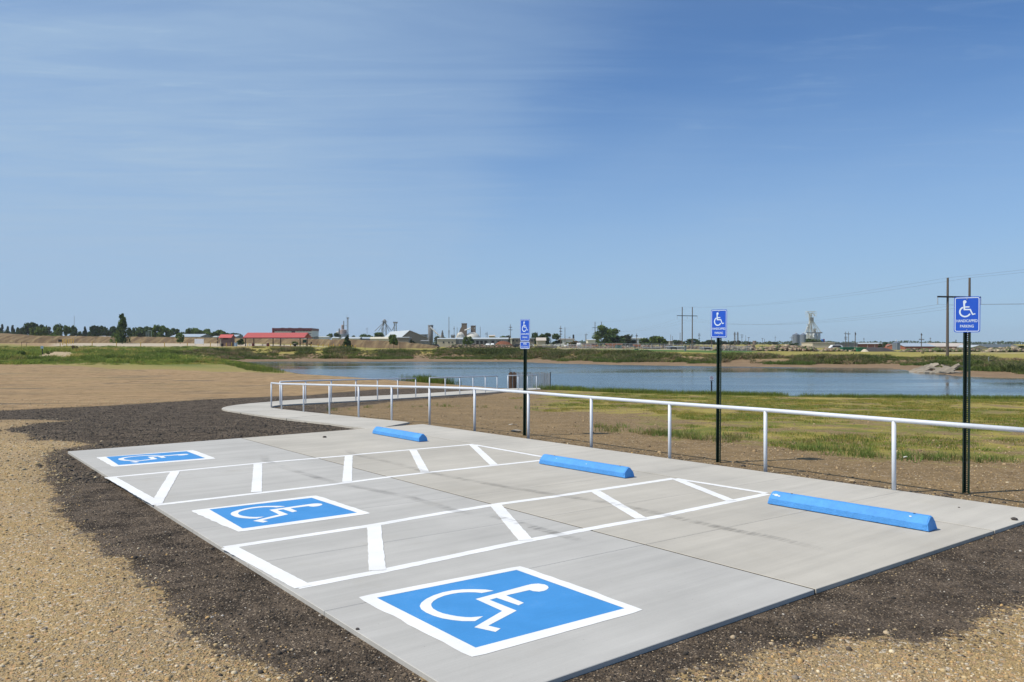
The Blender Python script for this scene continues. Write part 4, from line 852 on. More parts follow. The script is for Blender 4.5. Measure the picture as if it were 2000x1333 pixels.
LST = [(70, 640, 19, 400, 'b_round'), (82, 637.5, 17, 410, 'b_round'), (97, 648, 18, 390, 'b_bush'), (112, 647.5, 15, 390, 'b_bush'), (211, 651, 14, 390, 'b_bush'), (3, 646, 12, 480, 'b_bush')]
for px, top, w_, D, cr in LST:
    tree(px, top, w_, D, cr, placed(px, [q_[0] for q_ in LST], 'bright green bushy skyline tree', TSEG), 'bright green bushes of the left treeline')
for px in range(440, 476, 9): tree(px, 649.5 + random.random() * 1.5, 16, 520, random.choice(['d_round', 'd_round2']), placed(px, range(440, 476, 9), 'low dark tree', [(9999, 'between restroom and long red roof')]), 'trees behind the restroom')
tree(239, 614.5, 36, 285, 'm_spire', 'tall pointed green tree beside the gravel road, highest tree on the left', low=.02)
tree(352, 649.5, 18, 275, 'm_round', 'small round green tree by the gravel road, left of the white board', low=.15)
tree(470.5, 657, 17, 250, 'd_bush', 'dark bushy small tree between the restroom and the picnic shelter', low=.05)
tree(678, 656, 21, 262, 'd_cone', 'dark broad conifer in front of the embankment, beside the yellow posts', low=.03)
tree(769, 653.5, 20, 255, 'm_round2', 'bright small tree in front of the embankment, right of the lattice towers', low=.08)
tree(577, 664.5, 12, 262, 'b_bush', 'small bright shrub behind the picnic tables at the right end of the shelter', low=.05)
for px, top, w_, D, base, cr, lb in [(14, 681, 34, 150, 692, 'm_bush', 'wide green bush at the left edge beyond the sandy lot'), (42, 683, 18, 142, 694, 'm_bush', 'green bush left of the small pale sign'), (95, 684, 16, 140, 692, 'y_bush', 'yellow green bush right of the small pale sign'), (300, 684, 34, 165, 697, 'd_bush', 'dark bush right of the bare sandy patch in the weeds'), (338, 682, 30, 170, 696, 'm_bush', 'green bush below the small round tree'), (372, 682, 26, 175, 694, 'd_bush', 'dark bush below the blank white board'), (408, 683, 34, 172, 696, 'd_bush', 'dark bush at the left tip of the pond below the restroom'), (215, 686, 30, 150, 700, 'm_bush', 'broad green bush below the tall pointed tree'), (165, 690, 26, 140, 701, 'y_bush', 'pale green bush in front of the rusty brown weed clump')]:
    tree(px, top, w_, D, cr, lb, cat='shrub', base=base, low=0)
tree(145, 670.5, 13, 170, 'r_bush', 'rusty brown tall weed clump standing in the green weeds', cat='shrub', low=.0, base=686)
LST = [(651, 649.5, 19, 620, 'd_round'), (613, 656, 12, 800, 'd_round2'), (625, 655, 16, 800, 'd_round'), (687, 655, 12, 700, 'd_round2'), (714, 651.5, 21, 520, 'm_round'), (737, 649.5, 20, 500, 'm_round2'), (777, 649, 22, 470, 'm_round'), (790, 656, 14, 470, 'd_round'), (803, 658, 15, 380, 'd_bush'), (818, 649.5, 13, 600, 'm_round')]
for px, top, w_, D, cr in LST:
    tree(px, top, w_, D, cr, placed(px, [q_[0] for q_ in LST], 'green tree among sheds', SSEG), 'trees among the industrial sheds')
tree(914.5, 657.5, 15, 370, 'm_round2', 'small green tree in front of the long low shed, below the white domes')
tree(975, 655.5, 20, 600, 'm_round', 'green tree beside the yellowish plant building'); tree(991, 655, 13, 640, 'g_round', 'grey green tree left of the van sign post')
tree(860, 656, 16, 560, 'd_round', 'dark tree at the foot of the white conveyor tube')
tree(1043, 649, 12, 430, 'd_round2', 'dark tree just right of the van sign'); tree(1051, 655, 12, 460, 'd_round', 'dark tree behind the cream shed')
tree(1075.5, 649.5, 30, 440, 'd_round', 'round dark tree between the cream shed and the tall utility pole')
tree(1119, 660, 18, 330, 'r_bush', 'half brown shrub among the white tanks in the yard', low=.0); tree(1171, 666, 7, 320, 'm_round', 'thin small tree before the orange hoppers')
tree(1184, 634.5, 47, 420, 'big_round', 'largest round green tree, behind the wooden pole pair'); tree(1203, 654, 28, 400, 'd_round2', 'dark low tree leaning against the largest round tree'); tree(1222, 653.5, 28, 430, 'g_round', 'grey green tree right of the largest round tree')
tree(1276, 646, 54, 380, 'm_spread', 'wide spreading green tree behind the chain link fence', low=.0)
LST = [(1324, 664, 18, 560, 'd_round'), (1338, 666, 16, 600, 'g_round'), (1354, 661.5, 22, 560, 'd_round2'), (1380, 666.5, 16, 700, 'd_round'), (1392, 664, 18, 700, 'd_round2'), (1412, 666, 16, 700, 'd_round'), (1428, 666.5, 10, 700, 'd_round2'), (1438, 665, 12, 700, 'd_round'), (1458, 668, 12, 700, 'd_round'), (1508, 668.5, 14, 800, 'd_round'), (1516, 668.5, 10, 800, 'd_round2')]
for px, top, w_, D, cr in LST:
    tree(px, top, w_, D, cr, placed(px, [q_[0] for q_ in LST], 'low dark skyline tree', PSEG), 'low dark trees on the skyline')
tree(1552, 668, 14, 540, 'd_bush', 'dark bush at the foot of the paired grain bins'); tree(1589, 661.5, 26, 520, 'd_round', 'dark tree at the foot of the tall white elevator tower')
tree(1724, 668, 14, 400, 'd_round2', 'dark round tree in front of the long red brown shed', low=.05)
tree(2003, 671, 30, 330, 'd_bush', 'dark bush at the right end of the far berm')

# far woods on the horizon: one mass
def woods():
    r = np.random.default_rng(5); n = 16000; az = r.uniform(-1.15, 1.15, n); D = r.uniform(1500, 1800, n)
    hgt = 1.5 + 5 * fbm(az * 60, az * 0, 31) + 3.5 * fbm(az * 260, az * 0, 33)
    z = r.uniform(0, 1, n) ** .8 * hgt
    c = np.stack([np.tan(az * .75) * D, D, z + .5], 1); s = r.uniform(1.0, 2.0, n)[:, None]
    u = r.normal(size=(n, 3)); u /= np.linalg.norm(u, axis=1)[:, None]; v = np.cross(u, r.normal(size=(n, 3))); v /= np.linalg.norm(v, axis=1)[:, None]
    V = np.stack([c - u * s, c + v * s, c + u * s, c - v * s], 1).reshape(-1, 3)
    col = np.array(DG)[r.integers(0, 3, n)] * r.uniform(.8, 1.3, n)[:, None]
    return fast_mesh('distant_woods', V, np.arange(4 * n).reshape(-1, 4), M['leaf'], np.repeat(col, 4, 0))
stuff('distant_woods', woods(), 'low dark woods along the flat horizon', 'woods')

# ------------------------------------------------------------------ dry embankment
def embankment():
    P = [(-500, 300, 666.5, 656), (-100, 300, 666.5, 656), (60, 300, 666.8, 656.2), (110, 300, 669.6, 656.6), (240, 298, 670.3, 658), (350, 296, 671.5, 659.2), (450, 290, 673, 661), (600, 285, 675.5, 662.8), (700, 282, 677.3, 664.2), (740, 280, 677.8, 666), (780, 280, 678.4, 668.5), (810, 280, 678.6, 671.5), (835, 280, 678.6, 674.5), (850, 280, 678.6, 677)]
    xs_ = np.arange(-500, 851, 2.5); A = np.array(P, float); T_ = np.linspace(0, 1, 9); V = []; r = np.random.default_rng(3)
    for px in xs_:
        D, yb, yt = [np.interp(px, A[:, 0], A[:, i]) for i in (1, 2, 3)]
        xb = (px - 1000) / F * D; zb = CH - (yb - HY) / F * D; Dt = D + 9; zt = CH - (yt - HY) / F * Dt
        gul = fbm(np.array([px / 6.0]), np.array([0.0]), 41)[0]
        for t in T_:
            y = D + 9 * t; x = xb * y / D; V.append((x + t * 1.5, y, zb - .6 * (t == 0) + (zt - zb) * t ** .9 + (gul - .5) * .7 * math.sin(math.pi * t) + r.uniform(-.12, .12)))
        V.append((xb * (D + 16) / D, D + 16, zt + r.uniform(-.1, .1))); V.append((xb * (D + 34) / D, D + 34, 0))
    k = 11; V = np.array(V); n = len(xs_); i = (np.arange(n - 1)[:, None] * k + np.arange(k - 1)[None]).ravel()
    return fast_mesh('embankment', V, np.stack([i, i + k, i + k + 1, i + 1], 1), None, None, False)
def emb_mat():
    m = bpy.data.materials.new('dry_grass_slope'); m.use_nodes = True; t = NT(m.node_tree); b = t.n['Principled BSDF']
    pos = t.node('ShaderNodeNewGeometry').outputs['Position']
    n = t.noise(t.mapv(pos, (.55, .04, .06), (0, .35, 0)), 1.0, 5, 0.65); n2 = t.noise(t.mapv(pos, (.12, .12, .5)), 1.0, 4, 0.6); n3 = t.noise(pos, 2.5, 3, .6)
    c = t.mix(t.ss(n, .38, .66), (.14, .095, .055), (.27, .20, .105)); c = t.mix(t.ss(n2, .5, .7, 0, .6), c, (.19, .13, .08)); c = t.mix(t.ss(n3, .55, .75, 0, .5), c, (.26, .22, .10))
    t.l.new(c, b.inputs['Base Color']); b.inputs['Roughness'].default_value = 1; b.inputs['Specular IOR Level'].default_value = .1
    bn = t.node('ShaderNodeBump', {'Strength': .8, 'Distance': .3, 'Height': n3}); t.l.new(bn.outputs[0], b.inputs['Normal']); return m
em = embankment(); em.materials.clear(); em.materials.append(emb_mat()); eo = bpy.data.objects.new('embankment', em); link(eo); tag(eo, kind='structure')

# ------------------------------------------------------------------ buildings
def shed(name, label, px0, px1, ye, yr, D, depth, wall, roof, cat='shed', ridge='x', over=.3, base=None, extras=(), group=None, twist=0.0):
    x0, x1 = (px0 - 1000) / F * D, (px1 - 1000) / F * D; zb = hz((x0 + x1) / 2, D) if base is None else CH - (base - HY) / F * D
    ze, zr = CH - (ye - HY) / F * D, CH - (yr - HY) / F * D; cx_ = (x0 + x1) / 2; w_ = x1 - x0; ze -= zb; zr -= zb
    r = thing(name, (cx_, D, zb), label, cat, group, twist)
    mb = MB(); h = w_ / 2
    if ridge == 'x':
        mb.add([(-h, 0, -.5), (h, 0, -.5), (h, depth, -.5), (-h, depth, -.5), (-h, 0, ze), (h, 0, ze), (h, depth, ze), (-h, depth, ze), (-h, depth / 2, zr - .05), (h, depth / 2, zr - .05)],
               [(0, 1, 5, 4), (3, 7, 6, 2), (0, 4, 8, 7, 3), (1, 2, 6, 9, 5), (0, 3, 2, 1), (4, 5, 9, 8), (7, 8, 9, 6)])
        part('wall', mb, wall, r, local=True); mb = MB(); s = (zr - ze) / (depth / 2); t = .12
        for a, b in ((-over, depth / 2), (depth + over, depth / 2)):
            z0 = ze - over * s + .04; mb.add([(-h - over, a, z0), (h + over, a, z0), (h + over, b, zr + .04), (-h - over, b, zr + .04), (-h - over, a, z0 + t), (h + over, a, z0 + t), (h + over, b, zr + .04 + t), (-h - over, b, zr + .04 + t)], [(0, 1, 2, 3), (7, 6, 5, 4), (0, 4, 5, 1), (0, 3, 7, 4), (1, 5, 6, 2), (2, 6, 7, 3)])
    else:
        mb.add([(-h, 0, -.5), (h, 0, -.5), (h, depth, -.5), (-h, depth, -.5), (-h, 0, ze), (h, 0, ze), (h, depth, ze), (-h, depth, ze), (0, 0, zr - .05), (0, depth, zr - .05)],
               [(0, 1, 5, 8, 4), (3, 7, 9, 6, 2), (0, 4, 7, 3), (1, 2, 6, 5), (0, 3, 2, 1), (4, 8, 9, 7), (5, 6, 9, 8)])
        part('wall', mb, wall, r, local=True); mb = MB(); s = (zr - ze) / h; t = .12
        for sg in (-1, 1):
            z0 = ze - over * s + .04; a = sg * (h + over); mb.add([(a, -over, z0), (0, -over, zr + .04), (0, depth + over, zr + .04), (a, depth + over, z0), (a, -over, z0 + t), (0, -over, zr + .04 + t), (0, depth + over, zr + .04 + t), (a, depth + over, z0 + t)], [(0, 1, 2, 3), (7, 6, 5, 4), (0, 4, 5, 1), (0, 3, 7, 4), (1, 5, 6, 2), (2, 6, 7, 3)])
    part('roof', mb, roof, r, local=True)
    for nm, a, b, yt, yb, mt in extras:
        e = MB(); e.bx((a - 1000) / F * D - cx_, (b - 1000) / F * D - cx_, -.12, .1, CH - (yb - HY) / F * D - zb, CH - (yt - HY) / F * D - zb); part(nm, e, mt, r, local=True)
    return r
# restroom
R = shed('restroom', 'small brown block restroom with a red gable roof and a dark vent pipe', 429, 450.5, 660, 654.6, 236, 3.4, M['brown'], M['redroof'], 'restroom', base=677.3, extras=[('vent_opening', 436, 446, 661, 663.3, M['black']), ('door_panel', 430.5, 432, 662, 677, M['tan'])])
mb = MB(); mb.cyl((.9, 2.6, 2.0), (.9, 2.6, 3.85), .22, n=10); part('vent_pipe', mb, M['black'], R, local=True)
mb = MB(); mb.cyl((.9, 2.6, 3.85), (.9, 2.6, 4.0), .27, n=10); part('vent_cap', mb, M['black'], R, local=True)
# picnic shelter
D = 234; b0 = W(536, 677.6, D); pv = thing('picnic_shelter', b0, 'long open picnic shelter with a faded red metal roof on dark posts', 'picnic shelter', rz=-.045)
xw = lambda px: (px - 536) / F * D
mb = MB(); x0, x1 = xw(476.3), xw(597.3)
prof = [(-1.3, 2.55), (2.6, 4.0), (6.5, 2.55), (6.5, 2.67), (2.6, 4.14), (-1.3, 2.67)]
mb.add([(x0, y, z) for y, z in prof] + [(x1, y, z) for y, z in prof], [(0, 1, 7, 6), (1, 2, 8, 7), (2, 3, 9, 8), (3, 4, 10, 9), (4, 5, 11, 10), (5, 0, 6, 11), (0, 5, 4, 1), (1, 4, 3, 2), (6, 7, 10, 11), (7, 8, 9, 10)])
rf = part('roof', mb, M['redroof'], pv, local=True)
for i in range(31):
    x = x0 + (x1 - x0) * (i + .5) / 31; m2 = MB(); m2.bar((x, -1.3, 2.70), (x, 2.58, 4.165), .05, .05); part('roof_rib', m2, M['redroof'], rf, local=True)
mb = MB(); mb.bx(x0, x1, -1.36, -1.3, 2.40, 2.66); part('fascia', mb, M['maroon'], pv, local=True)
for px in (480.5, 535, 588.5):
    for dx, y in ((-.25, 0), (.25, 5.2)):
        m2 = MB(); m2.box((xw(px) + dx, y, 1.3), (.22, .22, 2.75)); part('post', m2, M['dark'], pv, local=True)
mb = MB(); mb.bx(x0 + .4, x1 - .4, -.9, 6.1, -.3, .03); part('floor_slab', mb, M['conc_c'], pv, local=True)
def table_at(px, lab):
    o = W(px, 677.2, 236); t = thing('picnic_table', o, lab, 'picnic table', 'picnic tables under the red roofed shelter')
    mb = MB(); mb.bx(-.9, .9, -.38, .38, .70, .76); part('tabletop', mb, M['dark'], t, local=True)
    for y in (-.75, .75): mb = MB(); mb.bx(-.9, .9, y - .13, y + .13, .42, .46); part('bench', mb, M['dark'], t, local=True)
    for x in (-.6, .6):
        mb = MB(); mb.bar((x, -.75, .42), (x, .75, .42), .06); mb.bar((x, -.55, 0), (x, -.25, .70), .06); mb.bar((x, .55, 0), (x, .25, .70), .06); part('leg_frame', mb, M['dark'], t, local=True)
for px, lab in ((492, 'dark picnic table at the left end of the red roofed shelter'), (517, 'dark picnic table left of the middle posts of the shelter'), (551, 'dark picnic table just right of the middle posts of the shelter'), (577, 'dark picnic table at the right end of the shelter')): table_at(px, lab)
def barrel(px, py, D, mat, h, lab, lid=None, name='trash_barrel', cat='trash barrel'):
    o = W(px, py, D); t = thing(name, o, lab, cat); mb = MB(); mb.cyl((0, 0, -.05), (0, 0, h), .36, .40, 12); part('drum', mb, mat, t, local=True)
    mb = MB(); mb.cyl((0, 0, h), (0, 0, h + .08), .44, .40, 12); part('lid', mb, lid or mat, t, local=True)
barrel(494.5, 677.3, 231, M['maroon'], .85, 'dark red trash barrel under the left half of the shelter'); barrel(523.5, 678, 231, M['maroon'], 1.1, 'tall dark red trash barrel with a pale lid near the middle of the shelter', M['tan'])
barrel(576, 678.5, 230, M['black'], 1.0, 'black trash barrel with a pale lid at the right end of the shelter', M['tan']); barrel(434, 677.6, 233, M['black'], .85, 'black trash barrel at the corner of the restroom')
r = thing('water_hydrant_box', W(460.5, 676.8, 233), 'pale blue box between two thin posts right of the restroom', 'utility box'); mb = MB(); mb.box((0, 0, .5), (.55, .5, 1.0)); part('box', mb, M['bluebin'], r, local=True)
for x in (-.45, .42): mb = MB(); mb.box((x, 0, .6), (.1, .1, 1.3)); part('post', mb, M['bluebin'], r, local=True)
r = thing('utility_post', W(425.6, 675, 238), 'dark utility post with two small boxes, left of the restroom', 'utility post'); mb = MB(); mb.cyl((0, 0, -.2), (0, 0, 3.2), .08, n=8); part('post', mb, M['dark'], r, local=True)
for z in (.9, 1.9): mb = MB(); mb.box((0, -.12, z), (.32, .2, .5)); part('meter_box', mb, M['dark'], r, local=True)
r = thing('information_board', W(595, 677.3, 236), 'dark green information board on two legs at the right end of the shelter', 'notice board'); mb = MB(); mb.box((0, 0, 1.55), (1.05, .12, .85)); part('board', mb, M['green_bin'], r, local=True)
for x in (-.45, .45): mb = MB(); mb.box((x, .09, .9), (.1, .1, 2.0)); part('leg', mb, M['dark'], r, local=True)
r = thing('barbecue_grill', W(606, 677.4, 236), 'small black pedestal barbecue grill right of the notice board', 'grill'); mb = MB(); mb.cyl((0, 0, -.1), (0, 0, .6), .06, n=8); part('pedestal', mb, M['black'], r, local=True)
mb = MB(); mb.box((-.1, 0, .72), (.75, .5, .28)); part('fire_box', mb, M['black'], r, local=True)
mb = MB(); mb.cyl((.3, 0, .8), (.3, 0, 1.35), .18, n=10); part('raised_lid', mb, M['black'], r, local=True)
r = thing('white_board', W(389, 674, 262), 'blank white board on short legs in front of the embankment', 'board'); mb = MB(); mb.box((0, 0, 1.15), (3.0, .12, 1.62)); part('panel', mb, M['board'], r, local=True)
for x in (-1.3, 1.3): mb = MB(); mb.box((x, .1, .4), (.12, .1, 1.5)); part('leg', mb, M['galv'], r, local=True)
# yellow bollards
BOL = [(117.5, 670, 675.5, 220), (122, 663.5, 672, 240), (125, 663, 671, 255), (128.5, 662.8, 670.5, 262), (130.5, 664, 675.5, 220), (134, 662.5, 670.3, 270), (137, 662.3, 670.2, 275), (140, 662.2, 670, 280), (143.5, 662, 669.8, 285), (180, 668.2, 675.8, 225), (227.6, 668.7, 676, 228), (274.8, 669, 676.3, 228), (321.3, 669.4, 676.8, 228), (366, 670, 677, 228), (411, 669.5, 677, 226), (442, 670.3, 677.2, 225), (452.6, 669.5, 677, 228), (484, 671, 678.3, 226), (526.3, 671.5, 679, 224), (567.6, 672, 679.3, 224), (607.8, 673, 679.6, 226),
       (621.3, 672.2, 678.3, 236), (631, 672.2, 678.8, 236), (641.5, 672, 678.6, 240), (647, 674.5, 681.5, 218), (651.5, 672.2, 678, 244), (662.8, 673, 679.7, 228), (675.2, 674.2, 681, 220), (687, 674.5, 682.3, 212), (693.8, 675, 682, 214)]
BSEG = [(125.5, 'left of the brown weed clump'), (160, 'around the brown weed clump'), (300, 'by the tall pointed tree'), (430, 'by the white board'), (470, 'beside the restroom'), (600, 'before the picnic shelter'), (660, 'right of the shelter'), (9999, 'by the dark broad conifer')]
for px, yt, yb, D in BOL:
    o = W(px, yb, D); h = (yb - yt) / F * D; t = thing('bollard', o, placed(px, [q_[0] for q_ in BOL], 'yellow post', BSEG), 'bollard', 'yellow posts along the gravel road'); o.z = min(o.z, hz(o.x, o.y) + .3)
    mb = MB(); mb.cyl((0, 0, -.4), (0, 0, h), .10, n=8); mb.cyl((0, 0, h), (0, 0, h + .05), .10, .03, 8); part('shaft', mb, M['yellow'], t, local=True)
# left small sign, thin posts, dark bin
r = thing('small_sign', W(82.5, 690, 122), 'small pale square sign on a dark post in the green weeds', 'sign'); mb = MB(); mb.box((0, 0, .4), (.10, .08, 1.2)); part('post', mb, M['dark'], r, local=True)
mb = MB(); mb.box((0, -.07, .88), (.42, .03, .42)); part('sign_panel', mb, M['bluebin'], r, local=True)
for px, yt, yb, D, lab in ((42, 663, 675, 200, 'thin dark stake in the grass left of the small pale sign'), (51.5, 664, 675.5, 198, 'thin dark stake in the grass nearest the small pale sign'), (109.5, 660.5, 668.5, 270, 'dark stake in front of the embankment beside the black box'), (713, 672, 684, 190, 'dark stake on the bank right of the yellow posts'), (781, 671, 687, 185, 'thin dark stake on the bank below the bright small tree'), (1007.5, 680, 688.5, 185, 'thin stake on the far bank left of the van sign post'), (1014, 680, 688.5, 185, 'thin stake on the far bank right beside the van sign post'), (1667, 694, 702, 140, 'short stake in the yellow field above the far bank')):
    o = W(px, yb, D); o.z = hz(o.x, o.y); mb = MB(); mb.cyl(o - Vector((0, 0, .2)), o + Vector((0, 0, (yb - yt) / F * D)), .045, n=6); single('stake', mb, M['dark'], lab, 'stake', origin=o)
def box_bin(px, yt, yb, wpx, D, mat, lab, name='bin', cat='bin'):
    o = W(px, yb, D); h = (yb - yt) / F * D; w_ = wpx / F * D; t = thing(name, o, lab, cat)
    mb = MB(); mb.loft([[(x * w_ * .46, y * w_ * .46, -.1) for x, y in ((-1, -1), (1, -1), (1, 1), (-1, 1))], [(x * w_ * .5, y * w_ * .5, h * .88) for x, y in ((-1, -1), (1, -1), (1, 1), (-1, 1))]]); part('body', mb, mat, t, local=True)
    mb = MB(); mb.box((0, 0, h * .94), (w_ * 1.06, w_ * 1.06, h * .11)); part('lid', mb, mat, t, local=True); return t
box_bin(117.5, 663.5, 667.8, 5, 290, M['black'], 'black box at the foot of the embankment by the cluster of yellow posts'); box_bin(1243, 681.5, 687.8, 7, 235, M['green_bin'], 'green bin on the lawn in front of the chain link fence')
box_bin(1802.3, 688.8, 692.3, 3.8, 190, M['black'], 'black bin on the yellow field, left of the tall wooden poles'); t = box_bin(1937, 703.5, 710, 7.5, 108, M['black'], 'black bin beside a leaning pale post on the far bank'); mb = MB(); mb.bar((-.38, 0, -.1), (-.42, 0, .75), .06); mb.bar((-.42, 0, .75), (-.37, 0, .88), .06); part('leaning_post', mb, M['galv'], t, local=True)
# vehicles behind the embankment top
def van(px, D, zb, L, lab, mat, h=2.2, rz=0):
    o = Vector(((px - 1000) / F * D, D, zb)); t = thing('parked_car', o, lab, 'car', None, rz)
    pr = [(-L / 2, .35), (-L / 2, h * .5), (-L * .40, h * .58), (-L * .26, h * .95), (L * .22, h), (L * .36, h * .92), (L * .47, h * .52), (L / 2, h * .42), (L / 2, .35)]
    mb = MB(); mb.extrude(pr, -.9, .9); part('body', mb, mat, t, local=True)
    for y in (-.905, .905): mb = MB(); mb.add([(-L * .30, y, h * .6), (L * .34, y, h * .6), (L * .24, y, h * .9), (-L * .24, y, h * .9)], [(0, 1, 2, 3)]); part('window', mb, M['glass'], t, local=True)
    for x in (-L * .3, L * .3):
        for y in (-.85, .85): mb = MB(); mb.cyl((x, y - .1, .35), (x, y + .1, .35), .35, n=12); part('wheel', mb, M['tyre'], t, local=True)
    return t
van(200.5, 340, 3.6, 3.4, 'white car whose roof shows above the dry embankment, the larger of two', M['white_car'], 1.65); van(211, 345, 3.6, 2.4, 'smaller white car behind the dry embankment beside a bright bush', M['white_car'], 1.55)
van(850, 310, hz(-30, 310), 3.4, 'dark car parked at the end of the embankment below the grey silo', M['dark_car'], 1.5)
van(1012, 360, hz(2, 360), 4.6, 'dark car parked in front of the windowed grey building', M['dark_car'], 1.5); van(928, 350, hz(-16, 350), 5, 'dark pickup parked before the long low shed, right of its tree', M['dark_car'], 1.6)
van(1035, 365, hz(8, 365), 4.2, 'white car beside the windowed grey building, right of the van sign', M['white_car'], 1.5); van(1089, 420, hz(24, 420), 4.2, 'white car parked left of the tall utility pole', M['white_car'], 1.6)
van(1632, 250, hz(101, 250), 4.6, 'white truck among rubble, left of the green dumpsters', M['white_car'], 2.0)
# sheds and works
shed('low_grey_building', 'low grey roofed building peeping over the embankment left of the white board', 333, 390, 658.5, 653, 430, 18, M['greywall'], M['blueroof'], 'building')
shed('low_cream_building', 'small cream building behind the embankment left of the restroom', 415, 424, 659, 657, 470, 8, M['cream'], M['whiteroof'], 'building'); shed('small_grey_building', 'small grey building between restroom and dark bushy tree', 449, 462, 658, 654.5, 430, 10, M['greywall'], M['blueroof'], 'building')
D = 520; r = thing('office_building', ((570 - 1000) / F * D, D, 1.0), 'tall building with a dark red upper band and grey window bands', 'building', rz=.05)
xo = lambda px: (px - 570) / F * D; zo = lambda py: CH - (py - HY) / F * D - 1.0
mb = MB(); mb.bx(xo(536), xo(608), .6, 24, -1, zo(645.5)); part('wall', mb, M['whitewall'], r, local=True)
mb = MB(); mb.bx(xo(533.5), xo(608.5), -.4, 24.4, zo(646.2), zo(641.3)); part('upper_band', mb, M['maroon'], r, local=True)
mb = MB(); mb.bx(xo(532.3), xo(533.5), -.5, 10, zo(650.5), zo(641)); part('end_panel', mb, M['maroon_lit'], r, local=True)
for a, b, yt, yb in ((536, 607.6, 646.2, 647.6), (575.5, 607.5, 651.3, 652.8), (536.2, 607.4, 655.5, 656.6)):
    n = 12
    for i in range(n):
        mb = MB(); w_ = (xo(b) - xo(a)) / n; mb.bx(xo(a) + w_ * i + .12, xo(a) + w_ * (i + 1) - .12, .48, .7, zo(yb), zo(yt)); part('window', mb, M['glass'], r, local=True)
mb = MB(); mb.bx(xo(569), xo(576), .35, .8, zo(658), zo(644)); part('stair_glazing', mb, M['glass'], r, local=True)
for px in (546, 560, 580): mb = MB(); mb.bx(xo(px), xo(px + 5), 4, 8, zo(641.2), zo(640.3)); part('roof_unit', mb, M['greywall'], r, local=True)
shed('flat_grey_annexe', 'flat grey annexe right of the red banded building', 599, 612, 658.6, 658, 430, 12, M['greywall'], M['greywall'], 'building'); shed('pale_trailer', 'pale low trailer building between the annexe and dark trees', 618, 640, 659, 657.4, 560, 9, M['whitewall'], M['whiteroof'], 'building')
shed('cream_cabin', 'small cream cabin above the embankment near the grey elevator', 648, 660, 661, 659.3, 420, 6, M['cream'], M['whiteroof'], 'building')
shed('white_low_shed', 'white low shed above the embankment behind the dark conifer', 667, 701, 662, 659, 400, 9, M['cream'], M['whiteroof']); shed('grey_low_shed', 'grey low shed between two white low sheds', 700, 724, 662, 659.2, 405, 9, M['greywall'], M['blueroof']); shed('long_cream_shed', 'cream low shed in front of the big pale roofed shed', 723, 763, 662.3, 659, 395, 8, M['cream'], M['cream'])
shed('grey_box_shed', 'flat roofed grey shed in front of the big gabled shed', 776, 798, 660, 659.2, 372, 10, M['taupe'], M['whiteroof'])
# big gabled shed, gable to the right
D = 430; zb = 0.5; xg = lambda px: (px - 1000) / F * D; zg = lambda py: CH - (py - HY) / F * D
r = thing('big_gabled_shed', (xg(800), D, zb), 'big shed with a long pale roof and a brown gable end', 'shed')
A_ = [xg(784) - xg(800), xg(831) - xg(800)]; rz_ = zg(646.3) - zb; ze_ = zg(660.5) - zb; off = Vector((xg(722) - xg(784), 45, 0))
g0 = [Vector((A_[0], 0, -1)), Vector((A_[1] + 1, 3, -1)), Vector((A_[1] + 1, 3, ze_)), Vector((0, 1, rz_)), Vector((A_[0], 0, ze_))]; g1 = [p + off for p in g0]
mb = MB(); mb.loft([g0, g1]); part('wall', mb, M['taupe'], r, local=True)
mb = MB()
for a, b in ((4, 3), (3, 2)):
    o = Vector((0, -.4, .12)); q = [g0[a] + o, g0[b] + o, g1[b] + Vector((0, 0, .12)), g1[a] + Vector((0, 0, .12))]; mb.add(q + [p + Vector((0, 0, .15)) for p in q], [(0, 1, 2, 3), (7, 6, 5, 4), (0, 4, 5, 1), (1, 5, 6, 2), (2, 6, 7, 3), (3, 7, 4, 0)])
part('roof', mb, M['whiteroof'], r, local=True)
shed('grey_block', 'grey block building behind the gabled shed, left of the silo', 822, 832, 654, 653.6, 480, 10, M['greywall'], M['greywall'], 'building'); shed('grey_lean_to', 'low grey lean to at the foot of the silo', 822, 836, 667, 665.5, 380, 8, M['greywall'], M['greywall'])
# lattice legs
def lattice(mb, x, y, z0, z1, w0, w1, t=.16, step=None):
    n = max(3, int((z1 - z0) / (step or w0 * 1.3)))
    P = lambda i, k: Vector((x + (w0 + (w1 - w0) * i / n) / 2 * (-1 if k in (0, 3) else 1), y + (w0 + (w1 - w0) * i / n) / 2 * (-1 if k < 2 else 1), z0 + (z1 - z0) * i / n))
    for k in range(4): mb.bar(P(0, k), P(n, k), t)
    for i in range(n):
        for k in range(4):
            mb.bar(P(i, k), P(i + 1, (k + 1) % 4), t * .6); mb.bar(P(i + 1, k), P(i + 1, (k + 1) % 4), t * .6)
D = 700; zz = lambda py, D: CH - (py - HY) / F * D; xx = lambda px, D: (px - 1000) / F * D
r = thing('elevator_tower', (xx(751, D), D, 0), 'taller lattice elevator tower with slanting spouts, behind the pale roofed shed', 'grain elevator', 'lattice elevator towers')
mb = MB(); lattice(mb, 0, 0, 0, zz(629, D), 3.6, 2.4, .32); part('lattice_frame', mb, M['steel'], r, local=True)
mb = MB(); mb.bx(-1.5, 1.5, -1.5, 1.5, zz(629, D), zz(626.5, D)); mb.bx(-2.6, 2.6, -1.8, 1.8, zz(629.3, D), zz(628.8, D)); mb.cyl((0, 0, zz(626.5, D)), (0, 0, zz(624, D)), 1.3, .6, 8); part('head_house', mb, M['steel'], r, local=True)
for px, py in ((732, 647), (739, 647.5), (745, 647.5), (765, 647), (760, 647.5)):
    mb = MB(); mb.cyl((0, 0, zz(629, D)), (xx(px, D) - xx(751, D), 0, zz(py, D)), .28, n=6); part('spout', mb, M['steel'], r, local=True)
r = thing('elevator_tower', (xx(772, D), D, 0), 'shorter lattice elevator tower right of its taller twin, behind the pale roofed shed', 'grain elevator', 'lattice elevator towers')
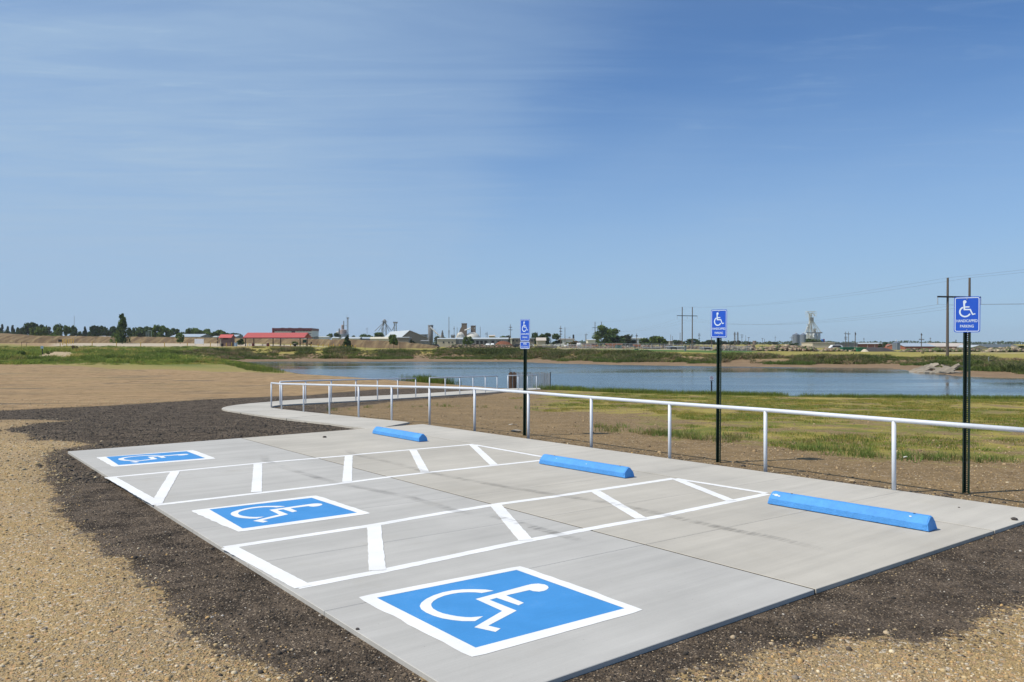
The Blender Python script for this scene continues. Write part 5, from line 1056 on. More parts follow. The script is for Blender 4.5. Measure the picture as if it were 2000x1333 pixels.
mb = MB(); lattice(mb, 0, 0, 0, zz(632, D), 2.6, 1.8, .28); part('lattice_frame', mb, M['steel'], r, local=True)
mb = MB(); mb.bx(-1.7, 1.9, -1.4, 1.4, zz(632, D), zz(629, D)); part('head_house', mb, M['steel'], r, local=True)
mb = MB(); mb.cyl((-.3, 0, zz(634, D)), (-2.6, 0, zz(645, D)), .3, n=6); part('spout', mb, M['steel'], r, local=True)
D = 900; r = thing('grain_elevator', (xx(670, D), D, 0), 'cluster of weathered grey bins with a thin tall leg, right of the dark trees', 'grain elevator'); q = lambda px: xx(px, D) - xx(670, D)
for a, b, yt, mt in ((661, 682, 653, 'binsteel'), (664, 677, 645, 'pinkbin'), (666.5, 671, 636, 'pinkbin'), (661, 664, 643, 'steel'), (673, 679, 650, 'whiteroof'), (656, 662, 649, 'dome')):
    mb = MB(); mb.cyl((q((a + b) / 2), 0, 0), (q((a + b) / 2), 0, zz(yt, D)), (q(b) - q(a)) / 2, n=14); mb.cyl((q((a + b) / 2), 0, zz(yt, D)), (q((a + b) / 2), 0, zz(yt - 1.4, D)), (q(b) - q(a)) / 2, .3, 14); part('bin', mb, M[mt], r, local=True)
mb = MB(); mb.bar((q(671.4), 0, 0), (q(671.4), 0, zz(628, D)), .9); mb.bar((q(671.4), 0, zz(628, D)), (q(671.4), 0, zz(627, D)), .5); part('inner_leg', mb, M['steel'], r, local=True)
mb = MB(); lattice(mb, q(679), 0, 0, zz(622, D), 1.2, 1.2, .25, 3); part('tall_leg', mb, M['steel'], r, local=True)
mb = MB(); mb.box((q(679.4), 0, zz(621.5, D)), (2.6, 1.6, 1.2)); part('head_house', mb, M['steel'], r, local=True)
mb = MB(); mb.bar((q(672), 0, zz(636.5, D)), (q(679), 0, zz(636.5, D)), .25); mb.bar((q(677.5), 0, zz(621, D)), (q(677.5), 0, zz(614, D)), .15); part('catwalk', mb, M['steel'], r, local=True)
# silo with conveyor
D = 520; r = thing('silo', (xx(841, D), D, 0), 'dark grey upright silo with a white conveyor tube running down to the right', 'silo'); q = lambda px: xx(px, D) - xx(841, D)
mb = MB(); mb.cyl((0, 0, 0), (0, 0, zz(637.5, D)), q(846), n=24); part('barrel', mb, M['silo'], r, True, True)
mb = MB(); mb.cyl((0, 0, zz(637.5, D)), (0, 0, zz(635.3, D)), q(846) + .15, n=24); part('top_ring', mb, M['steel'], r, local=True)
mb = MB(); mb.cyl((0, -1.9, zz(639, D)), (q(855), -2.4, zz(652.5, D)), .5, n=10); mb.cyl((q(855), -2.4, zz(652.5, D)), (q(862), -2.6, zz(657.5, D)), .42, n=10); part('conveyor_tube', mb, M['whitepipe'], r, local=True)
for px, yt in ((845.5, 640), (850.5, 644), (854.5, 649)): mb = MB(); mb.bar((q(px), -2.3, 0), (q(px), -2.3, zz(yt, D)), .22); part('support', mb, M['steel'], r, local=True)
r = thing('storage_vessel', (xx(864, D), D, 0), 'small stacked grey vessel between the silo and the tall stack', 'vessel')
for a, b, yb, yt in ((861, 867, 672, 655), (861.8, 866.2, 655, 650), (862.8, 865.2, 650, 646)): mb = MB(); mb.cyl((xx((a + b) / 2, D) - xx(864, D), 0, zz(yb, D)), (xx((a + b) / 2, D) - xx(864, D), 0, zz(yt, D)), (b - a) / 2 / F * D, n=10); part('section', mb, M['silo'], r, local=True)
r = thing('stack', (xx(876.8, D), D, 0), 'tall thin dark smokestack in the industrial skyline', 'smokestack')
for yb, yt, w_ in ((674, 650, 1.9), (650, 645.5, 2.6), (645.5, 619.5, 1.3)): mb = MB(); mb.cyl((0, 0, zz(yb, D)), (0, 0, zz(yt, D)), w_ / 2 / F * D * .95, n=10); part('section', mb, M['steel'], r, local=True)
# domes and head towers
D = 560
def dome(px, rpx, yt, lab):
    x = xx(px, D); t = thing('storage_dome', (x, D + rpx / F * D, 0), lab, 'storage dome', 'white storage domes'); R_ = rpx / F * D; zt = zz(yt, D)
    mb = MB(); mb.cyl((0, 0, -.5), (0, 0, zt * .42), R_, n=32); part('ring_wall', mb, M['dome'], t, True, True)
    mb = MB(); mb.dome((0, 0, zt * .42), R_ + .12, zt * .58, 32, 8); part('dome_shell', mb, M['dome'], t, True, True)
    for k in range(8):
        a = k * math.pi / 4 + .2; pts = [(R_ * 1.012 * math.cos(e) * math.cos(a), R_ * 1.012 * math.cos(e) * math.sin(a), zt * .42 + zt * .585 * math.sin(e)) for e in np.linspace(0, 1.45, 8)]
        mb = MB(); mb.tube(pts, .12, 4); part('rib', mb, M['dome'], t, local=True)
dome(922.5, 15.5, 649.3, 'larger dirty white storage dome under the right head tower'); dome(899, 9.5, 648.8, 'smaller dirty white storage dome under the left head tower')
r = thing('head_tower', (xx(905.5, D), D + 3, 0), 'taller brown concrete head tower with a slanted left flank, over the white domes', 'tower', 'brown head towers over the domes'); q = lambda px: xx(px, D) - xx(905.5, D)
mb = MB(); mb.bx(q(901), q(911), 0, 4, 0, zz(632, D)); part('shaft', mb, M['silobrown'], r, local=True)
mb = MB(); mb.extrude([(q(893), 0), (q(901), 0), (q(901), zz(638, D)), (q(898.5), zz(642, D)), (q(895), zz(652, D))], .5, 3.5); part('flank', mb, M['silobrown'], r, local=True)
mb = MB(); mb.bx(q(900.6), q(911.4), -.2, 4.2, zz(632.6, D), zz(631.6, D)); part('parapet', mb, M['silobrown'], r, local=True)
mb = MB(); mb.cyl((q(907), -1, zz(645.7, D)), (q(918.5), -1, zz(641.3, D)), .42, n=10); part('conveyor_tube', mb, M['whitepipe'], r, local=True)
r = thing('head_tower', (xx(923.5, D), D + 6, 0), 'shorter brown concrete head tower on the larger white dome', 'tower', 'brown head towers over the domes'); q = lambda px: xx(px, D) - xx(923.5, D)
mb = MB(); mb.bx(q(918.7), q(928), 0, 4, 0, zz(636.3, D)); part('shaft', mb, M['silobrown'], r, local=True)
mb = MB(); mb.bx(q(918.4), q(928.3), -.2, 4.2, zz(636.9, D), zz(635.9, D)); part('parapet', mb, M['silobrown'], r, local=True)
mb = MB(); mb.bx(q(925), q(927), -.1, .2, zz(642.5, D), zz(639.5, D)); part('vent', mb, M['galv'], r, local=True)
shed('small_grey_house', 'small grey plant house between the stack and the domes', 881, 887.5, 657, 654.5, 600, 5, M['greywall'], M['slate'], 'building')
# long low shed
shed('tan_office', 'tan office with small windows at the left end of the long low shed', 854, 890, 663, 661, 400, 14, M['tan'], M['whiteroof'], 'building', extras=[('window', 865, 867.5, 667.5, 671, M['glass']), ('window', 875.5, 878, 668, 671, M['glass']), ('window', 882, 884.5, 668, 671, M['glass'])])
shed('long_low_shed', 'long low dark walled shed with a thin white roof below the domes', 890.3, 992, 663, 660, 402, 20, M['greywall'], M['whiteroof'], extras=[('bay_door', a, a + 5, 666, 672.5, M['black']) for a in (930, 938, 946, 960, 972)] + [('wall_panel', a, a + .7, 663.3, 672, M['galv']) for a in (897, 904, 911, 918, 925, 955, 967, 980)])
shed('yellow_plant_building', 'yellowish plant building behind the long low shed', 955, 966, 657, 655, 620, 10, material('yellow_siding', (.42, .36, .12), .7), M['tanroof'], 'building', base=674)
shed('grey_windowed_building', 'grey building with small dark windows behind the van sign', 1000, 1043.5, 661.5, 661, 380, 12, M['taupe'], M['whiteroof'], 'building', extras=[('window', 1001, 1004, 664, 667.5, M['glass']), ('window', 1008, 1011, 664, 667.5, M['glass']), ('window', 1037.5, 1040.5, 664.5, 667.5, M['glass'])])
shed('white_mast_base', 'narrow white block at the left end of the windowed building', 997, 1000, 662, 661.5, 379, 3, M['cream'], M['cream'], 'building')
shed('cream_shed', 'small cream shed with a pitched roof right of the van sign', 1048.5, 1065.5, 665.5, 660.5, 330, 4.5, M['tan'], M['tanroof'])
shed('white_blue_shed', 'white walled shed with a flat brown roof behind the tall utility pole', 1091, 1122, 664, 662, 450, 12, M['whitewall'], M['taupe']); shed('cream_wide_building', 'cream building in front of the largest round tree', 1148, 1163, 665, 663.6, 380, 8, M['cream'], M['whiteroof'], 'building')
shed('white_block_building', 'white building between two green trees beside a dark pole', 1229, 1258, 661.5, 660.8, 430, 10, M['whitewall'], M['whitewall'], 'building', extras=[('side_door', 1247, 1252, 665, 672, M['galv'])])
shed('brown_block_building', 'brown and white block building right of the wide spreading tree', 1297, 1314, 666.6, 666, 430, 8, M['taupe'], M['whiteroof'], 'building', extras=[('white_strip', 1296.5, 1298, 666.5, 674, M['cream']), ('white_strip', 1306, 1308.5, 666.5, 674, M['cream'])])
shed('tan_warehouse', 'tan flat warehouse below the tall white elevator tower', 1587, 1630.5, 670, 669.6, 420, 16, M['tan'], M['tan'], 'warehouse'); shed('dark_grey_warehouse', 'dark grey flat warehouse between the tan and red brown ones', 1630.8, 1675, 671, 670.4, 421, 16, M['greywall'], M['slate'], 'warehouse', extras=[('door_opening', 1635, 1641, 673.5, 677, M['black'])])
shed('red_brown_shed', 'long red brown shed with a white roof behind the green dumpsters', 1675.3, 1738, 672.5, 670.3, 423, 18, M['redbrown'], M['whiteroof'], extras=[('post', a, a + .8, 672.6, 680, M['tan']) for a in (1694, 1708, 1716)])
shed('long_blue_roof_shed', 'very long low shed with a pale blue grey roof right of the steel bin', 1768, 1826, 677.3, 671.2, 330, 16, M['redbrown'], M['blueroof']); shed('long_tan_roof_shed', 'long low shed with a rust streaked roof behind the tall wooden poles', 1826.5, 1898, 677.6, 671.2, 331, 16, M['redbrown'], M['tanroof'])
shed('white_gable_shed', 'low shed with a curved white gable behind the closest sign', 1899, 1926, 679, 675.2, 320, 14, M['tan'], M['whiteroof'], ridge='y'); shed('slate_roof_barn', 'long dark slate roofed barn at the right end of the skyline', 1912, 1996, 679, 673.3, 380, 18, M['greywall'], M['slate'], 'barn')
D = 340; r = thing('red_barn', (xx(1762, D), D, 0), 'small red barn with an arched dark roof right of the steel bin', 'barn'); A = np.linspace(0, math.pi, 11); Rb = 8.5 / F * D; z0 = hz(xx(1762, D), D)
mb = MB(); mb.extrude([(Rb * math.cos(a), z0 - .3 + (zz(670.5, D) - z0) * (math.sin(a) ** .8 if 0 < a < math.pi else 0)) for a in A], 0, 12); part('wall', mb, M['redbrown'], r, local=True)
mb = MB()
for a, b in zip(A[:6], A[1:7]):
    f = lambda a: (Rb * 1.04 * math.cos(a), z0 - .3 + (zz(670.1, D) - z0) * (math.sin(a) ** .8 if 0 < a < math.pi else 0)); p, q_ = f(a), f(b); mb.add([(p[0], -.4, p[1]), (q_[0], -.4, q_[1]), (q_[0], 12.4, q_[1]), (p[0], 12.4, p[1])], [(0, 1, 2, 3)])
part('roof', mb, M['slate'], r, local=True)
def grain_bin(px, rpx, ye, yt, D, lab, base=None):
    x = xx(px, D); R_ = rpx / F * D; zb = hz(x, D); ze = zz(ye, D) - zb; zt = zz(yt, D) - zb; t = thing('grain_bin', (x, D, zb), lab, 'grain bin', 'corrugated steel grain bins')
    mb = MB(); rings = []; n = 28; k = max(6, int(ze / .6))
    for i in range(2 * k + 1): z = -.3 + (ze + .3) * i / (2 * k); rr = R_ * (1.0 if i % 2 else .988); rings.append([(rr * math.cos(6.2832 * j / n), rr * math.sin(6.2832 * j / n), z) for j in range(n)])
    mb.loft(rings); part('wall', mb, M['binsteel'], t, local=True)
    mb = MB(); mb.cyl((0, 0, ze), (0, 0, zt), R_ * 1.04, R_ * .12, 28); part('roof_cone', mb, M['binsteel'], t, local=True)
    mb = MB(); mb.cyl((0, 0, zt), (0, 0, zt + .5), R_ * .14, n=10); part('cap', mb, M['whitepipe'], t, local=True)
    for a in (-1.9, -1.0): mb = MB(); mb.bar((R_ * 1.01 * math.cos(a), R_ * 1.01 * math.sin(a), 0), (R_ * 1.01 * math.cos(a), R_ * 1.01 * math.sin(a), ze), .18); part('ladder', mb, M['galv'], t, local=True)
grain_bin(1555, 7.2, 654.5, 651.2, 580, 'left one of the paired tall grain bins by the white tower'); grain_bin(1568.8, 5.8, 654.5, 651, 570, 'right one of the paired tall grain bins by the white tower'); grain_bin(1750.5, 7.2, 670.5, 666.6, 300, 'short round grain bin beside the red barn')
# tall white elevator tower
D = 600; r = thing('white_elevator_tower', (xx(1583, D), D, -.5), 'tall white lattice elevator tower with many spouts and a wide head platform', 'grain elevator'); q = lambda px: xx(px, D) - xx(1583, D); zq = lambda py: zz(py, D) + .5
mb = MB(); lattice(mb, 0, 0, 0, zq(612), 3.2, 1.2, .22); part('lattice_frame', mb, M['palesteel'], r, local=True)
for px, rp, yt in ((1579.5, 3.6, 653), (1586.5, 3.2, 656)): mb = MB(); mb.cyl((q(px), 3, 0), (q(px), 3, zq(yt)), rp / F * D, n=18); mb.cyl((q(px), 3, zq(yt)), (q(px), 3, zq(yt - 3)), rp / F * D, .3, 18); part('bin', mb, M['whiteroof'], r, local=True)
mb = MB(); lattice(mb, q(1584), 0, zq(621), zq(609), 5.4, 6.2, .11, 4.0); mb.bx(q(1575), q(1591.5), -1.6, 1.6, zq(609.6), zq(608.8)); part('head_platform', mb, M['palesteel'], r, local=True)
for a, b in (((1577, 611), (1583, 616)), ((1585, 611), (1591, 616.5))): mb = MB(); mb.cyl((q(a[0]), -1, zq(a[1])), (q(b[0]), -1, zq(b[1])), .35, n=8); part('spout', mb, M['whitepipe'], r, local=True)
for px, py in ((1571, 652), (1575, 650), (1578, 652), (1579, 660), (1588, 656), (1592, 646), (1597, 648), (1602, 649), (1586, 660)): mb = MB(); mb.cyl((q(1584), random.uniform(-1, 1), zq(622)), (q(px), random.uniform(-1, 1), zq(py)), .24, n=6); part('spout', mb, M['palesteel'], r, local=True)
mb = MB(); mb.bx(q(1581.5), q(1588), -1.2, 1.2, zq(627), zq(620.5)); part('distributor', mb, M['steel'], r, local=True)
for k in range(10): mb = MB(); zz_ = zq(634 + k * 2.6); mb.box((q(1579.5 + (k % 2) * 2.5), 0, zz_), (3.0, 2.0, .3)); part('landing', mb, M['palesteel'], r, local=True)
r = thing('white_silo', (xx(1598.5, D), D + 4, -.5), 'pair of white round silos right of the tall elevator tower', 'silo')
for px in (1594.5, 1602): mb = MB(); mb.cyl((xx(px, D) - xx(1598.5, D), 0, 0), (xx(px, D) - xx(1598.5, D), 0, zq(649)), 4.2 / F * D, n=20); part('barrel', mb, M['whiteroof'], r, True, True)
mb = MB(); mb.bx(-2.2, -.6, -1, 1, zq(649), zq(642)); part('roof_house', mb, M['steel'], r, local=True)
r = thing('catwalk_bridge', (xx(1563, D), 578, 0), 'steel catwalk bridging the tops of the paired grain bins', 'catwalk'); mb = MB(); mb.bar((-3.4, 0, zz(650.3, 578)), (8, 0, zz(650.3, 578)), .5, .9); part('deck', mb, M['steel'], r, local=True)
for x in (-2.8, 2.2): mb = MB(); mb.bar((x, 0, zz(652, 578)), (x, 0, zz(648.5, 578)), .3); part('post', mb, M['steel'], r, local=True)
r = thing('painted_tank', (xx(1607.5, 560), 560, -.4), 'small blue and red painted tank right of the white silos', 'tank'); mb = MB(); mb.cyl((-.5, 0, 0), (-.5, 0, zz(663, 560) + .4), .95, n=12); part('blue_drum', mb, material('blue_tank_paint', (.02, .12, .42), .5), r, local=True)
mb = MB(); mb.cyl((.7, .3, 0), (.7, .3, zz(662.5, 560) + .4), .6, n=12); part('red_drum', mb, material('red_tank_paint', (.30, .05, .12), .5), r, local=True)
r = thing('water_tank', (xx(1473.5, 700), 700, 0), 'small dark tank on the skyline right of the middle sign', 'tank'); mb = MB(); mb.cyl((0, 0, 0), (0, 0, zz(666, 700)), 1.55, n=14); part('barrel', mb, M['silobrown'], r, local=True)
# yard things
def capsule(px, py, D, L, R_, lab, mat, rz=0.0):
    x = xx(px, D); zb = hz(x, D); t = thing('storage_tank', (x, D, zb), lab, 'tank', None, rz); mb = MB(); rings = []
    for i in range(13): u = -1 + 2 * i / 12; rr = R_ * (1 - max(0, abs(u) - .7) ** 2 * 9.5) ** .5; rings.append([(u * L / 2, rr * math.cos(a), R_ * 1.3 + rr * math.sin(a)) for a in np.linspace(0, 6.2832, 15)[:-1]])
    mb.loft(rings); part('barrel', mb, mat, t, True, True)
    for u in (-.5, .5): mb = MB(); mb.box((u * L / 2, 0, R_ * .25), (.25, R_ * 1.4, R_ * .7)); part('saddle', mb, M['dark'], t, local=True)
capsule(953, 674, 330, 1.9, .75, 'white tank lying in front of the long low shed, left of the rust heap', M['white_car']); capsule(962, 673, 345, 1.6, .8, 'white tank partly behind the rusty brown heap', M['white_car']); capsule(1104.5, 678, 310, 1.2, .5, 'small white tank left of the half brown shrub', M['white_car']); capsule(1130.5, 678, 305, 1.6, .9, 'white tank right of the half brown shrub', M['white_car'])
r = thing('white_pump', (xx(1109, 305), 305, hz(xx(1109, 305), 305)), 'slim white upright pump with a yellow foot in the yard', 'pump'); mb = MB(); mb.box((0, 0, 1.3), (.5, .4, 1.1)); part('head', mb, M['white_car'], r, local=True); mb = MB(); mb.box((0, 0, .35), (.2, .2, .8)); part('foot', mb, M['yellow'], r, local=True)
def hopper(px0, px1, yt, yb, D, mat, lab, open_=True):
    x0, x1 = xx(px0, D), xx(px1, D); zb = zz(yb, D); h = zz(yt, D) - zb; w_ = x1 - x0; t = thing('hopper_trailer', ((x0 + x1) / 2, D, zb), lab, 'hopper trailer', 'orange hopper trailers in the yard')
    mb = MB(); mb.loft([[(-w_ * .30, -.8, h * .25), (w_ * .30, -.8, h * .25), (w_ * .30, .8, h * .25), (-w_ * .30, .8, h * .25)], [(-w_ / 2, -1.25, h * .8), (w_ / 2, -1.25, h * .8), (w_ / 2, 1.25, h * .8), (-w_ / 2, 1.25, h * .8)], [(-w_ / 2, -1.25, h), (w_ / 2, -1.25, h), (w_ / 2, 1.25, h), (-w_ / 2, 1.25, h)]]); part('hopper', mb, mat, t, local=True)
    for i in range(7): mb = MB(); x = -w_ / 2 + w_ * (i + .5) / 7; mb.bar((x, -1.28, h), (x * .66, -.84, h * .28), .10); part('rib', mb, mat, t, local=True)
    mb = MB(); mb.bx(-w_ * .46, w_ * .46, -1.0, 1.0, .25, .42); part('chassis', mb, M['dark'], t, local=True)
    for x in (-w_ * .35, w_ * .22, w_ * .35): mb = MB(); mb.cyl((x, -1.1, .3), (x, -.8, .3), .42, n=10); part('wheel', mb, M['tyre'], t, local=True)
hopper(1136, 1168, 671.3, 676.5, 345, M['rust'], 'long rusty orange trailer behind another one, left of the pole pair'); hopper(1139, 1168, 674.8, 681, 320, M['orange'], 'front orange trailer left of the wooden pole pair')
hopper(1183, 1215.5, 671.3, 679, 330, M['orange'], 'wide bright orange hopper trailer in front of the largest round tree'); hopper(1237, 1251, 673.5, 680, 330, M['orange'], 'small orange hopper beside the wide spreading tree')
shed('flat_car', 'long dark brown flat trailer below the cream shed', 1053, 1088, 677, 676.6, 300, 2.6, M['brown'], M['taupe'], 'trailer', base=680.5)
shed('dark_trailer', 'long dark blue grey trailer behind the chain link fence', 1303, 1338, 678.6, 678, 280, 2.6, M['greywall'], M['blueroof'], 'trailer', base=684); shed('flat_dark_trailer', 'low dark grey trailer behind the fence, left of the middle sign', 1370, 1391, 680.8, 680.3, 275, 2.4, M['greywall'], M['blueroof'], 'trailer', base=684.5); shed('dark_long_trailer', 'low dark trailer in front of the wide spreading tree', 1258, 1290, 680, 679.6, 285, 2.4, M['slate'], M['greywall'], 'trailer', base=684)
def dumpster(px0, px1, yt, yb, D, lab):
    x0, x1 = xx(px0, D), xx(px1, D); zb = zz(yb, D); h = zz(yt, D) - zb; w_ = x1 - x0; t = thing('dumpster', ((x0 + x1) / 2, D, zb), lab, 'dumpster', 'green dumpsters by the rubble')
    mb = MB(); mb.loft([[(-w_ * .42, -.8, 0), (w_ * .36, -.8, 0), (w_ * .36, .8, 0), (-w_ * .42, .8, 0)], [(-w_ * .5, -1.0, h), (w_ * .5, -1.0, h), (w_ * .5, 1.0, h), (-w_ * .5, 1.0, h)]]); part('body', mb, M['dumpgreen'], t, local=True)
    mb = MB(); mb.bx(-w_ * .52, w_ * .52, -1.05, -.95, h * .9, h); part('rim', mb, M['dumpgreen'], t, local=True)
    for i in range(4): mb = MB(); x = (-.36 + .24 * i) * w_; mb.bar((x, -.86, .05), (x * 1.12, -1.03, h * .9), .1); part('rib', mb, M['dumpgreen'], t, local=True)
dumpster(1643, 1666, 678.5, 688.3, 236, 'green dumpster right of the white truck'); dumpster(1671, 1690, 678.8, 688.3, 234, 'green dumpster next to the dark heap')
# heaps
def heap(name, px0, px1, yt, yb, D, mat, label, depth=8, jag=.25, kind=None, cat='heap'):
    x0, x1 = xx(px0, D), xx(px1, D); n, m = 36, 10; zb = zz(yb, D); h = zz(yt, D) - zb; V = []
    for i in range(n + 1):
        u = i / n
        for j in range(m + 1):
            v = j / m; e = (math.sin(math.pi * u) ** .7) * (math.sin(math.pi * v) ** .8) if 0 < u < 1 and 0 < v < 1 else 0
            x = x0 + (x1 - x0) * u; f = float(fbm(np.array([x / 1.7]), np.array([v * 5.0]), 61)[0]); V.append((x, D + depth * v, zb - .4 + (h + .4) * e * (1 - jag + 2 * jag * f)))
    i = (np.arange(n)[:, None] * (m + 1) + np.arange(m)[None]).ravel(); me = fast_mesh(name, np.array(V), np.stack([i, i + m + 1, i + m + 2, i + 1], 1), mat, None, False)
    o = bpy.data.objects.new(name, me); link(o); return tag(o, label, cat, kind=kind)
heap('dark_heap', 1680, 1768, 678.3, 689.5, 232, M['mound'], 'long dark heap of asphalt millings in front of the red brown shed'); heap('rust_heap', 962, 1004, 666.5, 678, 325, M['rust'], 'rusty brown scrap heap left of the van sign'); heap('pale_heap', 1687, 1702, 682.5, 688.5, 229, M['tan'], 'small pale heap of rubble in front of the dark heap', 4); heap('grassy_rise', -260, 62, 649, 657, 330, em.materials[0], 'low dry grassy rise at the left end above the embankment', 20, .12)
def rubble(px0, px1, yt, yb, D, n, cols, label, seed, smax=.9, prof=None):
    r = np.random.default_rng(seed); T = np.array([(-1, -1, -1), (1, -1, -1), (1, 1, -1), (-1, 1, -1), (-.8, -.9, 1), (.9, -.7, .8), (.8, .9, 1), (-.9, .8, .7)]) * .5; TFq = np.array([(3, 2, 1, 0), (4, 5, 6, 7), (0, 1, 5, 4), (1, 2, 6, 5), (2, 3, 7, 6), (3, 0, 4, 7)])
    u = r.uniform(0, 1, n); px = px0 + (px1 - px0) * u; Dn = D + r.uniform(0, 14, n); x = (px - 1000) / F * Dn; zb = height(x, Dn) - .2
    top = zz(yt, D) - zb; env = np.clip(.45 + .75 * fbm(u * (px1 - px0) / 28, u * 0, seed), .15, 1.05) * np.minimum(1, np.minimum(u, 1 - u) * 9) * np.sin(np.clip((Dn - D) / 14, .12, .88) * math.pi) ** .5
    z = zb + top * env * r.uniform(0, 1, n) ** .5
    V = np.stack([x, Dn, z], 1); c = np.array(cols)[r.integers(0, len(cols), n)] * r.uniform(.7, 1.25, n)[:, None]
    sc = r.uniform(.25, smax, (n, 3)) * np.array([1.3, 1, .7])
    me = scatter('rubble', T, TFq, V, sc, r.uniform(0, 6.28, n), M['rubble'], c); return stuff('rubble_pile', me, label, 'rubble')
RC = [(.34, .27, .19), (.28, .22, .16), (.42, .35, .25), (.22, .16, .12), (.10, .11, .05), (.12, .10, .07), (.30, .20, .15), (.09, .12, .04)]
rubble(1392, 1480, 673.5, 687.5, 238, 900, RC[:4] + RC[3:6] + RC[:2], 'long pile of pale broken rubble behind the lawn, right of the middle sign', 71, 1.0)
rubble(1470, 1600, 674, 688, 236, 1500, RC + [RC[5], RC[7]], 'weedy rubble pile below the paired grain bins and white tower', 72, 1.1)
rubble(1600, 1690, 677.5, 688.5, 234, 900, RC + [RC[7]], 'rubble pile around the white truck and dumpsters', 73, .9)
rubble(1755, 1925, 680, 689.5, 220, 1500, [RC[3], RC[4], RC[5], RC[7], RC[1], RC[7]], 'low weedy rubble berm behind the yellow field', 74, .9)
rubble(1920, 2060, 678, 689.5, 215, 1300, RC[:2] + [RC[2], RC[4], RC[7], RC[5]], 'rubble berm with pale blocks at the right edge', 75, .9)
rubble(868, 1010, 672.5, 678.5, 300, 900, [RC[3], RC[4], RC[5], RC[6], RC[0], RC[7]], 'scattered scrap and weeds before the long low shed', 76, .7)
rubble(1010, 1060, 674, 680, 300, 300, [RC[4], RC[5], RC[7], RC[0]], 'weedy scrap in front of the windowed building', 77, .6)
rubble(1090, 1240, 675, 682, 300, 900, [RC[4], RC[5], RC[3], RC[6], RC[0], (.35, .12, .05)], 'mixed scrap and weeds in the equipment yard', 78, .7)
rubble(1240, 1400, 675, 683, 300, 1000, [RC[5], RC[3], RC[6], RC[0], (.26, .15, .09), RC[4]], 'brown scrap and soil piles behind the chain link fence', 79, .7)

# ------------------------------------------------------------------ poles and power lines
def pole(px, yt, yb, D, label, arms=(), group='distant utility poles', r=.15, mat='wood', name='utility_pole', cat='utility pole'):
    x = xx(px, D); zt = zz(yt, D); zb = hz(x, D) - .3; t = thing(name, (x, D, zb), label, cat, group); mb = MB(); mb.cyl((0, 0, 0), (0, 0, zt - zb), r * 1.2, r * .8, 8); part('shaft', mb, M[mat], t, local=True)
    for y, wpx in arms:
        mb = MB(); w_ = wpx / F * D / 2; z = zz(y, D) - zb; mb.bar((-w_, -.2, z), (w_, -.2, z), .16, .2); a = part('crossarm', mb, M[mat], t, local=True)
        for k in (-.9, -.4, .4, .9): mb = MB(); mb.cyl((w_ * k, -.2, z + .1), (w_ * k, -.2, z + .4), .08, n=6); part('insulator', mb, M['dark'], a, local=True)
    return t
PG = 'thin utility pole standing among the yards on the skyline'
PL_ = [(887, 638, 560, ((643, 3),)), (892.8, 640, 560, ()), (938, 638.5, 520, ()), (949.5, 648.5, 600, ((653, 5),)), (952, 648.5, 600, ()), (1046, 649, 700, ((651, 9),)), (1049.5, 648.5, 700, ()), (1112.5, 658, 620, ((660, 5),)), (1145, 651, 600, ((654.5, 6),)), (1143.5, 654, 600, ()), (1310, 654, 640, ()), (1313.3, 656.5, 640, ()), (1328.3, 650, 520, ()), (1365.5, 650.5, 560, ((653.5, 4), (656.5, 5), (662, 3))), (1389.7, 655, 330, ()), (1449, 653.5, 620, ((655, 6), (659, 4))), (1456.5, 655, 800, ()), (1462.3, 659.5, 560, ((660, 4),)), (1489, 661.5, 600, ((662, 3),)), (1493, 662, 600, ()), (1514, 656, 800, ((660, 2.5),)), (1546, 657, 560, ((660.5, 8),)), (1687.3, 660, 700, ((663, 3),)), (1817, 659.5, 600, ((662, 3),)), (1867, 663.5, 600, ((665.5, 3),)), (1930.5, 672, 500, ()), (1950, 668, 600, ((670, 5),)), (1977, 669, 620, ((671, 5),)), (745, 640, 1000, ((642, 4),)), (621.8, 646, 1000, ((649, 3),)), (611, 645, 1000, ()), (717, 640, 900, ((643, 5),))]
for px, yt, D, arms in PL_:
    pole(px, yt, 672, D, placed(px, [q_[0] for q_ in PL_], 'thin skyline utility pole', PSEG), arms)
pole(997, 634, 673, 420, 'tall thin pole with short crossarms just left of the van sign', ((640, 6), (645, 7)), None); pole(1095, 637, 673, 400, 'tall utility pole with three short side arms right of the round dark tree', ((642.5, 5), (648, 5), (653.5, 5)), None); pole(1103.5, 640, 673, 420, 'bare tall pole right beside the utility pole with three side arms', (), None)
pole(1243.5, 652, 673, 380, 'dark pole in front of the white building between the trees', ((657, 4),), None); pole(1670.3, 648.8, 688, 238, 'nearer wooden pole rising in front of the green dumpsters', ((654, 2),), None, .13); pole(1651.5, 648.5, 678, 420, 'left pole of a close pair above the dark grey warehouse', ((652.5, 6), (659.5, 6), (663, 5)), None); pole(1657.3, 648.3, 678, 415, 'right pole of a close pair above the dark grey warehouse', ((653, 6),), None)
pole(1799.5, 651, 679, 300, 'utility pole with a long crossarm above the pale blue roof', ((664, 10), (655, 2.5)), None)
r = thing('lattice_pole_pair', (xx(1438, 620), 620, 0), 'pair of lattice poles joined by a crossarm right of the middle sign', 'utility pole'); q = lambda px: xx(px, 620) - xx(1438, 620)
for px in (1435, 1441): mb = MB(); lattice(mb, q(px), 0, 0, zz(649, 620), .8, .6, .16, 1.6); part('mast', mb, M['wood'], r, local=True)
mb = MB(); mb.bar((q(1432), 0, zz(653, 620)), (q(1443), 0, zz(653, 620)), .3); part('crossarm', mb, M['wood'], r, local=True)
pole(1120, 654, 672, 480, 'short black stack behind the half brown shrub', (), None, .6, 'black', 'stack', 'smokestack')
pole(145, 617, 660, 1500, 'hair thin radio mast above the left treeline', (), None, .35, 'steel', 'radio_mast', 'mast')
